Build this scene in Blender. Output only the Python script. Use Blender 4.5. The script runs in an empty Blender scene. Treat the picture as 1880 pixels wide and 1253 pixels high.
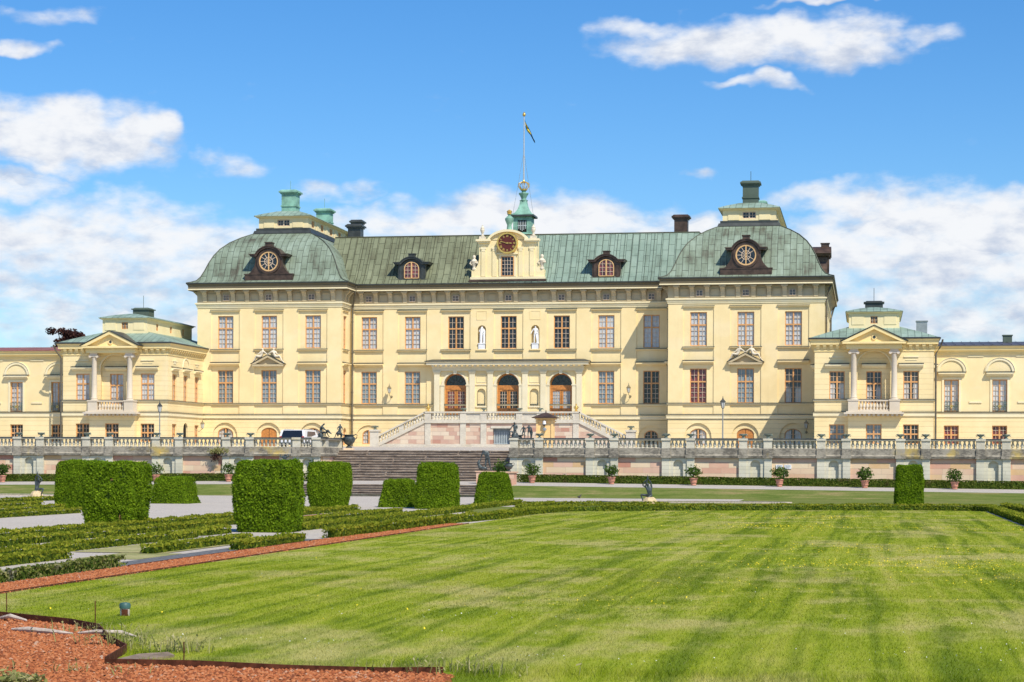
import bpy, bmesh, math, random
import numpy as np
from mathutils import Vector, Matrix
random.seed(7)
RNG = np.random.default_rng(7)
PI = math.pi
S = bpy.context.scene
COL = S.collection

# ---------------------------------------------------------------- camera
CAMX, EYE = 26.67, 1.9
cam_data = bpy.data.cameras.new("camera")
cam = bpy.data.objects.new("camera", cam_data)
COL.objects.link(cam)
cam.location = (CAMX, 0, EYE)
cam.rotation_mode = 'XYZ'
YAW = math.atan(0.1757)
cam.matrix_world = Matrix.Translation((CAMX, 0, EYE)) @ Matrix.Rotation(YAW, 4, 'Z') @ Matrix.Rotation(PI / 2, 4, 'X') @ Matrix.Rotation(0.0045, 4, 'Z')
cam_data.sensor_width = 36
cam_data.lens = 36 * 3700 / 1880
cam_data.shift_y = (850 - 626.5) / 1880
cam_data.clip_start = 0.5
cam_data.clip_end = 6000
S.camera = cam

# ---------------------------------------------------------------- exposure
S.view_settings.view_transform = 'Standard'
S.view_settings.look = 'None'
S.view_settings.exposure = EXPOSURE = 0.14
S.view_settings.gamma = 1
S.view_settings.use_curve_mapping = False

# ---------------------------------------------------------------- sun
SUN = Vector((0.57, -0.615, 1.0)).normalized()
sun_data = bpy.data.lights.new("sun", 'SUN')
sun_data.energy = 4.7
sun_data.angle = math.radians(0.5)
sun_data.color = (1.0, 0.93, 0.80)
sun = bpy.data.objects.new("sun", sun_data)
sun.rotation_euler = SUN.to_track_quat('Z', 'Y').to_euler()
sun.location = (60, -60, 120)
COL.objects.link(sun)

# ---------------------------------------------------------------- node helper
class NT:
    def __init__(s, nt):
        s.nt = nt
    def n(s, typ, ins=None, **kw):
        nd = s.nt.nodes.new(typ)
        for k, v in kw.items():
            setattr(nd, k, v)
        for k, v in (ins or {}).items():
            s.put(nd.inputs[k], v)
        return nd
    def put(s, sock, v):
        if isinstance(v, bpy.types.NodeSocket):
            s.nt.links.new(v, sock)
        else:
            if hasattr(sock.default_value, '__len__') and not hasattr(v, '__len__'):
                v = [v] * len(sock.default_value)
            if hasattr(sock.default_value, '__len__') and len(sock.default_value) == 4 and len(v) == 3:
                v = (*v, 1)
            sock.default_value = v
    def m(s, op, a, b=0.0, c=0.0, clamp=False):
        nd = s.nt.nodes.new('ShaderNodeMath')
        nd.operation = op
        nd.use_clamp = clamp
        for i, v in enumerate((a, b, c)):
            s.put(nd.inputs[i], v)
        return nd.outputs[0]
    def mix(s, f, a, b, blend='MIX'):
        nd = s.nt.nodes.new('ShaderNodeMix')
        nd.data_type = 'RGBA'
        nd.blend_type = blend
        s.put(nd.inputs[0], f)
        s.put(nd.inputs[6], a)
        s.put(nd.inputs[7], b)
        return nd.outputs[2]
    def noise(s, vec, scale, detail=4, rough=.55, out=0):
        return s.n('ShaderNodeTexNoise', {'Vector': vec, 'Scale': scale, 'Detail': detail, 'Roughness': rough}).outputs[out]
    def ramp(s, f, stops):
        nd = s.nt.nodes.new('ShaderNodeValToRGB')
        s.put(nd.inputs[0], f)
        el = nd.color_ramp.elements
        while len(el) < len(stops):
            el.new(.5)
        for e, (p, c) in zip(el, stops):
            e.position = p
            e.color = (*c, 1) if len(c) == 3 else c
        return nd.outputs[0]
    def span(s, f, a, b, c=0.0, d=1.0):
        nd = s.n('ShaderNodeMapRange', {'Value': f, 'From Min': a, 'From Max': b, 'To Min': c, 'To Max': d})
        nd.interpolation_type = 'SMOOTHSTEP'
        return nd.outputs[0]
    def scaled(s, vec, sc, rot=(0, 0, 0), loc=(0, 0, 0)):
        return s.n('ShaderNodeMapping', {'Vector': vec, 'Scale': sc, 'Rotation': rot, 'Location': loc}).outputs[0]

# ---------------------------------------------------------------- world: sky and clouds (by direction)
W = bpy.data.worlds.new("World")
S.world = W
W.use_nodes = True
W.node_tree.nodes.clear()
w = NT(W.node_tree)
sky = w.n('ShaderNodeTexSky', sky_type='NISHITA', sun_disc=False)
sky.sun_elevation = math.asin(SUN.z)
sky.sun_rotation = math.atan2(SUN.x, SUN.y)
sky.altitude = 50
sky.air_density = 1.0
sky.dust_density = 0.3
sky.ozone_density = 4.0
SKY_STRENGTH = 0.122
geo = w.n('ShaderNodeTexCoord').outputs['Generated']
sep = w.n('ShaderNodeSeparateXYZ', {0: geo})
az = w.m('ARCTAN2', sep.outputs[0], sep.outputs[1])
el = w.m('ARCSINE', sep.outputs[2])
warp = w.noise(geo, 38, 3, .5, 1)
wsep = w.n('ShaderNodeSeparateColor', {0: warp})
azw = w.m('ADD', az, w.m('MULTIPLY', w.m('SUBTRACT', wsep.outputs[0], .5), .05))
elw = w.m('ADD', el, w.m('MULTIPLY', w.m('SUBTRACT', wsep.outputs[1], .5), .022))
CLOUDS = [(-0.0512, 0.2047, 0.0878, 0.0141, 1), (-0.0088, 0.2001, 0.0342, 0.0122, 1), (-0.0524, 0.1856, 0.0253, 0.0038, 0.8), (-0.1074, 0.2115, 0.035, 0.0059, 0.8), (-0.3953, 0.1559, 0.0605, 0.0211, 1.15), (-0.3559, 0.16, 0.0196, 0.013, 1), (-0.4157, 0.1333, 0.0306, 0.0092, 0.8), (-0.416, 0.1983, 0.0191, 0.0043, 0.9), (-0.4032, 0.2121, 0.0308, 0.0049, 0.55), (-0.3847, 0.1044, 0.1111, 0.027, 0.95), (-0.2688, 0.132, 0.0295, 0.0076, 0.7), (-0.3325, 0.0924, 0.0448, 0.0189, 0.85), (-0.3923, 0.0741, 0.0309, 0.007, 0.6), (-0.1691, 0.1197, 0.0811, 0.0157, 1.05), (-0.1285, 0.1158, 0.0405, 0.0114, 1), (-0.2392, 0.1165, 0.0323, 0.0122, 0.9), (-0.0801, 0.1143, 0.0214, 0.0108, 0.9), (0.0334, 0.1063, 0.088, 0.0324, 1.05), (-0.0137, 0.1276, 0.0342, 0.0103, 0.9), (0.0616, 0.12, 0.0409, 0.0176, 1), (-0.087, 0.1419, 0.0121, 0.0038, 0.62), (-0.3116, 0.1461, 0.0252, 0.0076, 0.6), (0.0375, 0.0603, 0.0233, 0.0059, 0.6), (-0.0247, 0.2233, 0.0396, 0.0027, 0.8), (0.0277, 0.2066, 0.0194, 0.0065, 0.65), (-0.1312, 0.1024, 0.1349, 0.0162, 0.55),
          (-0.33, 0.078, 0.19, 0.05, 0.72), (0.05, 0.082, 0.12, 0.05, 0.8), (-0.15, .085, .2, .03, .5),
          (0.35, 0.12, 0.16, 0.03, 1), (0.6, 0.16, 0.2, 0.05, 1), (-0.75, 0.13, 0.22, 0.05, 1), (-1.2, 0.3, 0.3, 0.06, .9), (1.3, 0.25, 0.3, 0.07, .9), (2.4, .3, .5, .1, .9), (-2.3, .25, .5, .1, .9)]
field = 0.0
shade_field = 0.0
for (a, e, ra, re, wt) in CLOUDS:
    dx = w.m('DIVIDE', w.m('SUBTRACT', azw, a), ra * 1.18)
    dy = w.m('DIVIDE', w.m('SUBTRACT', elw, e), re * 1.18)
    r2 = w.m('ADD', w.m('MULTIPLY', dx, dx), w.m('MULTIPLY', dy, dy))
    mk = w.m('MULTIPLY', w.m('SUBTRACT', 1.0, r2, clamp=True), wt)
    field = mk if field == 0.0 else w.m('MAXIMUM', field, mk)
    sh = w.m('MULTIPLY', w.m('GREATER_THAN', mk, 0.001), dy)
    shade_field = sh if shade_field == 0.0 else w.m('ADD', shade_field, w.m('MULTIPLY', sh, .6))
stretched = w.scaled(geo, (1, 1, 2.1))
puffs = w.noise(stretched, 46, 9, .56)
dens = w.m('ADD', w.m('MULTIPLY', field, 1.3), w.m('MULTIPLY', w.m('SUBTRACT', puffs, .5), 1.6))
alpha = w.span(dens, .24, 1.25)
lumps = w.noise(w.scaled(geo, (1, 1, 2.0), loc=(.003, 0, -.012)), 60, 7, .55)
lit = w.m('ADD', w.m('MULTIPLY', shade_field, .16), w.m('ADD', w.m('MULTIPLY', lumps, 1.5), w.m('MULTIPLY', dens, .15)), clamp=False)
lit = w.span(lit, .40, 1.15)
cloud_col = w.mix(lit, (.47, .54, .68), (.85, .86, .88))
tint = w.n('ShaderNodeHueSaturation', {'Color': sky.outputs[0], 'Saturation': 1.28, 'Value': 1.0, 'Hue': .5})
sky_dim = w.n('ShaderNodeVectorMath', {0: tint.outputs[0], 1: (SKY_STRENGTH,) * 3}, operation='MULTIPLY')
above = w.m('MULTIPLY', alpha, w.span(el, 0.0, .02))
bg_sky = w.n('ShaderNodeBackground', {'Color': w.mix(1.0, tint.outputs[0], (.80, .95, 1.08), 'MULTIPLY'), 'Strength': SKY_STRENGTH})
bg_cloud = w.n('ShaderNodeBackground', {'Color': cloud_col, 'Strength': 1.0})
mx = w.n('ShaderNodeMixShader', {0: w.m('MULTIPLY', above, .97), 1: bg_sky.outputs[0], 2: bg_cloud.outputs[0]})
W.node_tree.nodes.remove(sky_dim)
w.n('ShaderNodeOutputWorld', {0: mx.outputs[0]})

# ---------------------------------------------------------------- object helpers
ORG = {}                      # world origin of every container / part

class MB:
    """collects faces; build() links them as ONE mesh object"""
    def __init__(s):
        s.v, s.f, s.mi, s.uv = [], [], [], {}
        s.T = None
        s.cur = 0
    def add(s, vs, fs, uvs=None):
        o = len(s.v)
        for p in vs:
            p = Vector(p)
            s.v.append(s.T @ p if s.T else p)
        for i, f in enumerate(fs):
            if uvs:
                s.uv[len(s.f)] = uvs[i]
            s.f.append([o + k for k in f])
            s.mi.append(s.cur)
        return s
    def box(s, x0, x1, y0, y1, z0, z1):
        v = [(x0, y0, z0), (x1, y0, z0), (x1, y1, z0), (x0, y1, z0), (x0, y0, z1), (x1, y0, z1), (x1, y1, z1), (x0, y1, z1)]
        return s.add(v, [(0, 3, 2, 1), (4, 5, 6, 7), (0, 1, 5, 4), (1, 2, 6, 5), (2, 3, 7, 6), (3, 0, 4, 7)])
    def frustum(s, x0, x1, y0, y1, z0, z1, ins):
        v = [(x0, y0, z0), (x1, y0, z0), (x1, y1, z0), (x0, y1, z0), (x0 + ins, y0 + ins, z1), (x1 - ins, y0 + ins, z1), (x1 - ins, y1 - ins, z1), (x0 + ins, y1 - ins, z1)]
        return s.add(v, [(0, 3, 2, 1), (4, 5, 6, 7), (0, 1, 5, 4), (1, 2, 6, 5), (2, 3, 7, 6), (3, 0, 4, 7)])
    def prism(s, poly, a, b, axis='y'):
        """poly of (u,v): axis y -> (u=x,v=z); x -> (u=y,v=z); z -> (u=x,v=y)"""
        def P(u, v, t):
            return (u, t, v) if axis == 'y' else (t, u, v) if axis == 'x' else (u, v, t)
        n = len(poly)
        area = sum(poly[i][0] * poly[(i + 1) % n][1] - poly[(i + 1) % n][0] * poly[i][1] for i in range(n))
        if area < 0:
            poly = poly[::-1]
        vs = [P(u, v, a) for u, v in poly] + [P(u, v, b) for u, v in poly]
        flip = axis == 'y'
        f0 = list(range(n)) if flip else list(range(n))[::-1]
        f1 = list(range(n, 2 * n))[::-1] if flip else list(range(n, 2 * n))
        fs = [f0, f1]
        for i in range(n):
            j = (i + 1) % n
            q = (i, n + i, n + j, j) if flip else (i, j, n + j, n + i)
            fs.append(q)
        return s.add(vs, fs)
    def lathe(s, prof, cx=0, cy=0, seg=12, a0=0):
        vs, fs = [], []
        n = len(prof)
        for k in range(seg):
            a = a0 + 2 * PI * k / seg
            for r, z in prof:
                vs.append((cx + r * math.cos(a), cy + r * math.sin(a), z))
        for k in range(seg):
            k2 = (k + 1) % seg
            for i in range(n - 1):
                fs.append((k * n + i, k2 * n + i, k2 * n + i + 1, k * n + i + 1))
        fs.append([k * n + n - 1 for k in range(seg)])
        fs.append([k * n for k in range(seg)][::-1])
        return s.add(vs, fs)
    def tube(s, pts, r, seg=6):
        pts = [Vector(p) for p in pts]
        rs = r if isinstance(r, (list, tuple)) else [r] * len(pts)
        vs, fs = [], []
        for i, p in enumerate(pts):
            d = (pts[min(i + 1, len(pts) - 1)] - pts[max(i - 1, 0)]).normalized()
            up = Vector((0, 0, 1)) if abs(d.z) < .9 else Vector((1, 0, 0))
            a = d.cross(up).normalized()
            b = a.cross(d).normalized()
            for k in range(seg):
                t = 2 * PI * k / seg
                vs.append(p + (a * math.cos(t) + b * math.sin(t)) * rs[i])
        for i in range(len(pts) - 1):
            for k in range(seg):
                k2 = (k + 1) % seg
                fs.append((i * seg + k, i * seg + k2, (i + 1) * seg + k2, (i + 1) * seg + k))
        fs.append(list(range(seg))[::-1])
        fs.append([(len(pts) - 1) * seg + k for k in range(seg)])
        return s.add(vs, fs)
    def sweep(s, path, prof, closed=False):
        """path of (x,y) walked with the outside on the RIGHT; prof of (out,z); mitred corners"""
        n = len(path)
        P = [Vector((p[0], p[1])) for p in path]
        rows = []
        for i in range(n):
            ds = []
            if i > 0 or closed:
                ds.append((P[i] - P[i - 1]).normalized())
            if i < n - 1 or closed:
                ds.append((P[(i + 1) % n] - P[i]).normalized())
            ns = [Vector((d.y, -d.x)) for d in ds]
            if len(ns) == 2:
                m = (ns[0] + ns[1])
                m = m / max(.2, m.dot(ns[0])) if m.length > 1e-6 else ns[0]
            else:
                m = ns[0]
            rows.append([(P[i].x + m.x * o, P[i].y + m.y * o, z) for o, z in prof])
        k = len(prof)
        vs = [p for r in rows for p in r]
        fs = []
        for i in range(n if closed else n - 1):
            j = (i + 1) % n
            for a in range(k - 1):
                fs.append((i * k + a, j * k + a, j * k + a + 1, i * k + a + 1))
        return s.add(vs, fs)
    def wall(s, u0, u1, z0, z1, y, ops=(), rev=.15):
        """sheet facing -y with openings (x0,x1,z0,z1,rise): rise 0 = square head, else arched head of that rise"""
        us = sorted({u0, u1} | {o[0] for o in ops} | {o[1] for o in ops})
        zs = sorted({z0, z1} | {o[2] for o in ops} | {o[3] for o in ops})
        us = [q for q in us if u0 - 1e-6 <= q <= u1 + 1e-6]
        zs = [q for q in zs if z0 - 1e-6 <= q <= z1 + 1e-6]
        idx = {}
        vs = []
        def V(u, z):
            k = (round(u, 5), round(z, 5))
            if k not in idx:
                idx[k] = len(vs)
                vs.append((u, y, z))
            return idx[k]
        fs = []
        for i in range(len(us) - 1):
            for j in range(len(zs) - 1):
                uc, zc = (us[i] + us[i + 1]) / 2, (zs[j] + zs[j + 1]) / 2
                if any(o[0] < uc < o[1] and o[2] < zc < o[3] for o in ops):
                    continue
                fs.append((V(us[i], zs[j]), V(us[i + 1], zs[j]), V(us[i + 1], zs[j + 1]), V(us[i], zs[j + 1])))
        s.add(vs, fs)
        for o in ops:
            x0, x1, a, b = o[:4]
            rise = o[4] if len(o) > 4 else 0
            loop = [(x0, a), (x1, a)]
            if rise:
                c, hw = (x0 + x1) / 2, (x1 - x0) / 2
                arc = [(c + hw * math.cos(t), b - rise + rise * math.sin(t)) for t in np.linspace(0, PI, 15)]
                loop += arc
                h = len(arc) // 2
                for side, seq in (((x1, b), arc[:h + 1]), ((x0, b), arc[h:])):
                    vs = [(side[0], y, side[1])] + [(p[0], y, p[1]) for p in seq]
                    s.add(vs, [(0, k + 1, k) if False else (0, k + 1, k) for k in range(1, len(seq))])
            else:
                loop += [(x1, b), (x0, b)]
            n = len(loop)
            vs = [(p[0], y, p[1]) for p in loop] + [(p[0], y + rev, p[1]) for p in loop]
            s.add(vs, [(k, n + k, n + (k + 1) % n, (k + 1) % n) for k in range(n)])
        return s
    def strip(s, inner, outer, y0, y1):
        """band between two (x,z) polylines, thick from y0 (front) to y1"""
        n = len(inner)
        vs = [(p[0], y0, p[1]) for p in inner] + [(p[0], y0, p[1]) for p in outer] + [(p[0], y1, p[1]) for p in inner] + [(p[0], y1, p[1]) for p in outer]
        fs = []
        for i in range(n - 1):
            fs += [(i, i + 1, n + i + 1, n + i), (n + i, n + i + 1, 3 * n + i + 1, 3 * n + i), (2 * n + i + 1, 2 * n + i, i, i + 1)[::-1]]
        fs += [(0, n, 3 * n, 2 * n), (n - 1, 2 * n - 1, 4 * n - 1, 3 * n - 1)[::-1]]
        return s.add(vs, fs)
    def build(s, name, mats, parent=None, smooth=False, at=None):
        """at: mesh is given in local coordinates and the object stands at `at`; else coordinates are world"""
        me = bpy.data.meshes.new(name)
        po = ORG.get(parent, Vector((0, 0, 0))) if parent else Vector((0, 0, 0))
        if at is None:
            vs = [v - po for v in s.v]
            loc = Vector((0, 0, 0))
        else:
            vs = s.v
            loc = Vector(at) - po
        me.from_pydata([tuple(v) for v in vs], [], s.f)
        if not isinstance(mats, (list, tuple)):
            mats = [mats]
        for m in mats:
            me.materials.append(m)
        me.polygons.foreach_set('material_index', s.mi)
        if s.uv:
            ul = me.uv_layers.new(name='UVMap')
            for p in me.polygons:
                u = s.uv.get(p.index)
                if u:
                    for li, q in zip(p.loop_indices, u):
                        ul.data[li].uv = q
        if smooth:
            me.polygons.foreach_set('use_smooth', [True] * len(me.polygons))
            try:
                me.set_sharp_from_angle(angle=math.radians(40))
            except Exception:
                pass
        me.update()
        return link(name, me, parent, loc)

def link(name, me, parent=None, loc=(0, 0, 0), rot=0):
    o = bpy.data.objects.new(name, me)
    COL.objects.link(o)
    o.location = loc
    o.rotation_euler = (0, 0, rot)
    if parent:
        o.parent = parent
    ORG[o] = ORG.get(parent, Vector((0, 0, 0))) + Vector(loc) if parent else Vector(loc)
    return o

def tag(o, label, cat, group=None, kind=None):
    o['label'] = label
    o['category'] = cat
    if group:
        o['group'] = group
    if kind:
        o['kind'] = kind
    return o

def structure(o):
    o['kind'] = 'structure'
    return o

def thing(name, label, cat, loc=(0, 0, 0), group=None, rot=0):
    o = bpy.data.objects.new(name, None)
    o.empty_display_size = .3
    COL.objects.link(o)
    o.location = loc
    o.rotation_euler = (0, 0, rot)
    ORG[o] = Vector(loc)
    return tag(o, label, cat, group)

def copy_tree(o, loc=None, rot=None, label=None, parent=None):
    c = o.copy()
    COL.objects.link(c)
    if parent:
        c.parent = parent
    if loc is not None:
        c.location = loc
    if rot is not None:
        c.rotation_euler = (0, 0, rot)
    if label:
        c['label'] = label
    for ch in [x for x in KIDS.get(o, [])]:
        KIDS.setdefault(c, []).append(copy_tree(ch, parent=c))
    return c
KIDS = {}
def note_kids(root):
    kids = [x for x in COL.objects if x.parent == root]
    KIDS[root] = kids
    for k in kids:
        note_kids(k)

def np_mesh(name, verts, faces, mat, parent=None, smooth=False, loc=(0, 0, 0)):
    """verts (N,3), faces (M,k) all of the same size"""
    me = bpy.data.meshes.new(name)
    verts = np.asarray(verts, dtype=np.float32)
    faces = np.asarray(faces, dtype=np.int32)
    M, k = faces.shape
    me.vertices.add(len(verts))
    me.vertices.foreach_set('co', verts.ravel())
    me.loops.add(M * k)
    me.loops.foreach_set('vertex_index', faces.ravel())
    me.polygons.add(M)
    me.polygons.foreach_set('loop_start', np.arange(0, M * k, k, dtype=np.int32))
    if smooth:
        me.polygons.foreach_set('use_smooth', np.ones(M, dtype=bool))
    for m in (mat if isinstance(mat, (list, tuple)) else [mat]):
        me.materials.append(m)
    me.update(calc_edges=True)
    me.validate()
    return link(name, me, parent, loc)

# ---------------------------------------------------------------- materials
def new_mat(name):
    m = bpy.data.materials.new(name)
    m.use_nodes = True
    m.node_tree.nodes.clear()
    t = NT(m.node_tree)
    return m, t

def finish(t, col, rough=.8, spec=.3, bump=None, dist=.02, metal=0.0, strength=.6, coat=0.0):
    ins = {'Base Color': col, 'Roughness': rough, 'Specular IOR Level': spec, 'Metallic': metal}
    if coat:
        ins['Coat Weight'] = coat
    p = t.n('ShaderNodeBsdfPrincipled', ins)
    if bump is not None:
        b = t.n('ShaderNodeBump', {'Height': bump, 'Distance': dist, 'Strength': strength})
        t.nt.links.new(b.outputs[0], p.inputs['Normal'])
    t.n('ShaderNodeOutputMaterial', {0: p.outputs[0]})
    return p

def world_pos(t):
    return t.n('ShaderNodeNewGeometry').outputs['Position']

def plain(name, col, rough=.6, spec=.4, metal=0.0, var=.12, scale=3.0):
    m, t = new_mat(name)
    p = world_pos(t)
    n = t.noise(p, scale, 5)
    c = t.mix(t.span(n, .3, .7), tuple(x * (1 - var) for x in col), tuple(min(1, x * (1 + var)) for x in col))
    finish(t, c, rough, spec, t.noise(p, scale * 8, 3), .004, metal, .3)
    return m

def plaster(name, base, joints=False):
    m, t = new_mat(name)
    p = world_pos(t)
    blot = t.span(t.noise(p, .5, 7, .68), .3, .72)
    c = t.mix(blot, (base[0] * .93, base[1] * .90, base[2] * .84), tuple(min(1, x * 1.03) for x in base))
    patch = t.span(t.noise(t.scaled(p, (.5, .5, .9), loc=(5, 3, 1)), .7, 3), .58, .63)
    c = t.mix(t.m('MULTIPLY', patch, .16), c, (base[0] * .98, base[1] * 1.02, min(1, base[2] * 1.3)))
    runs = t.noise(t.scaled(p, (1.6, 1.6, .12)), 1.3, 6, .65)
    c = t.mix(t.m('MULTIPLY', t.span(runs, .54, .78), .24), c, (base[0] * .72, base[1] * .68, base[2] * .62))
    h = t.noise(p, 22, 4)
    if joints:
        sp = t.n('ShaderNodeSeparateXYZ', {0: p})
        fr = t.m('FRACT', t.m('DIVIDE', t.m('SUBTRACT', sp.outputs[2], 3.02), .36))
        j = t.m('LESS_THAN', fr, .07)
        low = t.m('MULTIPLY', j, t.m('LESS_THAN', sp.outputs[2], joints))
        c = t.mix(t.m('MULTIPLY', low, .3), c, tuple(x * .5 for x in base))
        h = t.m('SUBTRACT', h, t.m('MULTIPLY', low, 2.0))
    finish(t, c, .9, .15, h, .012)
    return m

YEL = (.89, .725, .41)
M = {}
M['plaster'] = plaster('yellow_plaster', YEL, 5.1)
M['plaster_ashlar'] = plaster('jointed_yellow_plaster', YEL, 9.6)
M['plaster_pale'] = plaster('pale_plaster', (.86, .735, .44))
M['stone_trim'] = plaster('painted_stone_trim', (.85, .75, .50))
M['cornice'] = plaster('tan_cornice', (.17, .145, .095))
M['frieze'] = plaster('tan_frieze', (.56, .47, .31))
M['portico'] = plaster('portico_stone', (.80, .72, .52))
M['yellow_cornice'] = plaster('yellow_cornice', (.88, .71, .36))
M['white_stone'] = plaster('white_column_stone', (.66, .58, .47))
M['wood'] = plain('orange_window_wood', (.66, .34, .13), .5, .4, 0, .15, 6)
M['door_wood'] = plain('varnished_door_wood', (.52, .21, .05), .4, .5, 0, .2, 8)
M['bar'] = plain('pale_glazing_bar', (.64, .50, .37), .5, .4, 0, .05, 4)
M['dark_metal'] = plain('dark_gutter_metal', (.055, .06, .055), .45, .5, .2, .25, 2)
M['bronze_sheet'] = plain('brown_sheet_metal', (.085, .052, .036), .42, .5, .3, .35, 2.5)
M['bronze'] = plain('weathered_bronze', (.07, .085, .085), .45, .5, .35, .5, 6)
M['urn'] = plain('green_bronze_urn', (.26, .31, .26), .55, .4, .2, .4, 8)
M['gold'] = plain('gilded_metal', (.75, .50, .13), .35, .6, .6, .2, 8)
M['dial'] = plain('oxblood_clock_dial', (.10, .018, .012), .5, .4, 0, .1, 4)
M['copper_bright'] = plain('bright_verdigris', (.23, .42, .325), .6, .3, .1, .3, 1.6)
M['pipe'] = plain('grey_brown_pipe', (.14, .12, .085), .5, .4, .2, .2, 3)
M['grey_gate'] = plain('grey_gate_paint', (.23, .27, .29), .5, .4, 0, .15, 3)
M['pale_bar'] = plain('pale_gate_bar', (.55, .60, .60), .5, .4, 0, .1, 3)
M['white_marble'] = plain('white_marble', (.80, .80, .80), .6, .4, 0, .08, 6)
M['cream_sculpture'] = plain('cream_sculpture_stone', (.70, .62, .48), .8, .2, 0, .15, 8)
M['kiosk'] = plain('apricot_kiosk_paint', (.86, .58, .26), .7, .3, 0, .05, 3)
M['white_paint'] = plain('white_car_paint', (.78, .78, .79), .25, .6, 0, .02, 2)
M['black_glass'] = plain('black_window_glass', (.012, .014, .018), .06, .8, 0, .1, 2)
M['rubber'] = plain('black_rubber', (.02, .02, .02), .8, .2, 0, .1, 6)
M['red_lamp'] = plain('red_tail_lamp', (.4, .02, .015), .3, .6, 0, .05, 3)
M['grey_metal'] = plain('grey_metal', (.34, .36, .36), .4, .5, .4, .1, 4)
M['terracotta'] = plain('terracotta', (.52, .25, .17), .85, .2, 0, .25, 9)
M['soil'] = plain('dark_soil', (.05, .035, .025), .95, .1, 0, .3, 20)
M['rust'] = plain('rusty_steel', (.105, .036, .018), .85, .2, .2, .4, 14)
M['sand_rock'] = plain('sand_rock', (.60, .46, .27), .9, .15, 0, .2, 6)
M['red_roof'] = plain('red_sheet_roof', (.30, .115, .085), .55, .4, .1, .25, 1.5)
M['grey_roof'] = plain('dark_grey_sheet_roof', (.085, .08, .09), .5, .4, .1, .25, 1.5)
M['brass'] = plain('brass_lantern', (.30, .25, .15), .4, .5, .4, .2, 8)
M['lamp_glass'] = plain('lantern_glass', (.65, .66, .62), .15, .6, 0, .05, 4)
M['bark'] = plain('bark', (.09, .065, .045), .95, .1, 0, .3, 8)
M['flag'] = plain('flag_blue', (.015, .04, .09), .8, .2, 0, .1, 3)
M['flag_yellow'] = plain('flag_yellow', (.75, .58, .05), .8, .2, 0, .1, 3)
M['white_sign'] = plain('white_sign', (.82, .82, .82), .5, .4, 0, .03, 3)
M['sign_ink'] = plain('grey_sign_ink', (.18, .2, .22), .6, .3, 0, .05, 3)
M['green_cap'] = plain('green_plastic_cap', (.045, .11, .10), .5, .4, 0, .15, 6)
M['driftwood'] = plain('bleached_wood', (.52, .44, .36), .9, .2, 0, .25, 14)
M['dark_inside'] = plain('dark_interior', (.02, .018, .016), .9, .1, 0, .1, 1)
M['feather'] = plain('grey_feather', (.09, .08, .07), .8, .2, 0, .4, 30)
M['iron_green'] = plain('green_balcony_iron', (.10, .17, .14), .6, .3, .2, .3, 8)

def glass(name, kind):
    """a window pane with what hangs behind it; the gloss reflects the real sky and garden"""
    m, t = new_mat(name)
    oc = t.n('ShaderNodeTexCoord').outputs['Object']
    sp = t.n('ShaderNodeSeparateXYZ', {0: oc})
    rnd = t.n('ShaderNodeObjectInfo').outputs['Random']
    fold = t.n('ShaderNodeTexWave', {'Vector': t.scaled(oc, (1, 1, .22)), 'Scale': 4.2, 'Distortion': 3.5, 'Detail': 2.0, 'Detail Scale': 1.2})
    fv = fold.outputs['Fac']
    swag = t.noise(t.n('ShaderNodeVectorMath', {0: t.scaled(oc, (5, 5, 3.2)), 1: t.n('ShaderNodeCombineXYZ', {0: t.m('MULTIPLY', rnd, 40)}).outputs[0]}, operation='ADD').outputs[0], 1.6, 3)
    fv = t.m('MULTIPLY', fv, t.m('ADD', .6, t.m('MULTIPLY', rnd, .7)))
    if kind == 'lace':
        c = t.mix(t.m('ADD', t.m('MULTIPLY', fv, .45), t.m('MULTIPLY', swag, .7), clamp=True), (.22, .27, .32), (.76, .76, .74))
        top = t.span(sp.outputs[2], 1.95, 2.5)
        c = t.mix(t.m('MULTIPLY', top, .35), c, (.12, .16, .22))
    elif kind == 'mid':
        c = t.mix(t.m('ADD', t.m('MULTIPLY', fv, .4), t.m('MULTIPLY', swag, .5), clamp=True), (.08, .13, .16), (.40, .48, .52))
    elif kind == 'half':
        side = t.m('ABSOLUTE', sp.outputs[0])
        drape = t.m('MULTIPLY', t.span(side, .12, .2), t.span(sp.outputs[2], 1.3, .9))
        c = t.mix(drape, t.mix(swag, (.015, .018, .022), (.12, .12, .12)), t.mix(fv, (.35, .36, .36), (.75, .74, .70)))
    elif kind == 'red':
        c = t.mix(t.span(swag, .35, .6), (.045, .018, .022), (.26, .07, .07))
    elif kind == 'blind':
        c = t.mix(fv, (.50, .31, .19), (.60, .40, .26))
    else:
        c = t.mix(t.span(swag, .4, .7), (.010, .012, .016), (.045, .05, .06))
    finish(t, c, .06, .5, t.noise(oc, 2.2, 2), .01, 0, .12)
    return m
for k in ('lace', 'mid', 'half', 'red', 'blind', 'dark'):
    M['pane_' + k] = glass('pane_' + k, k)

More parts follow.
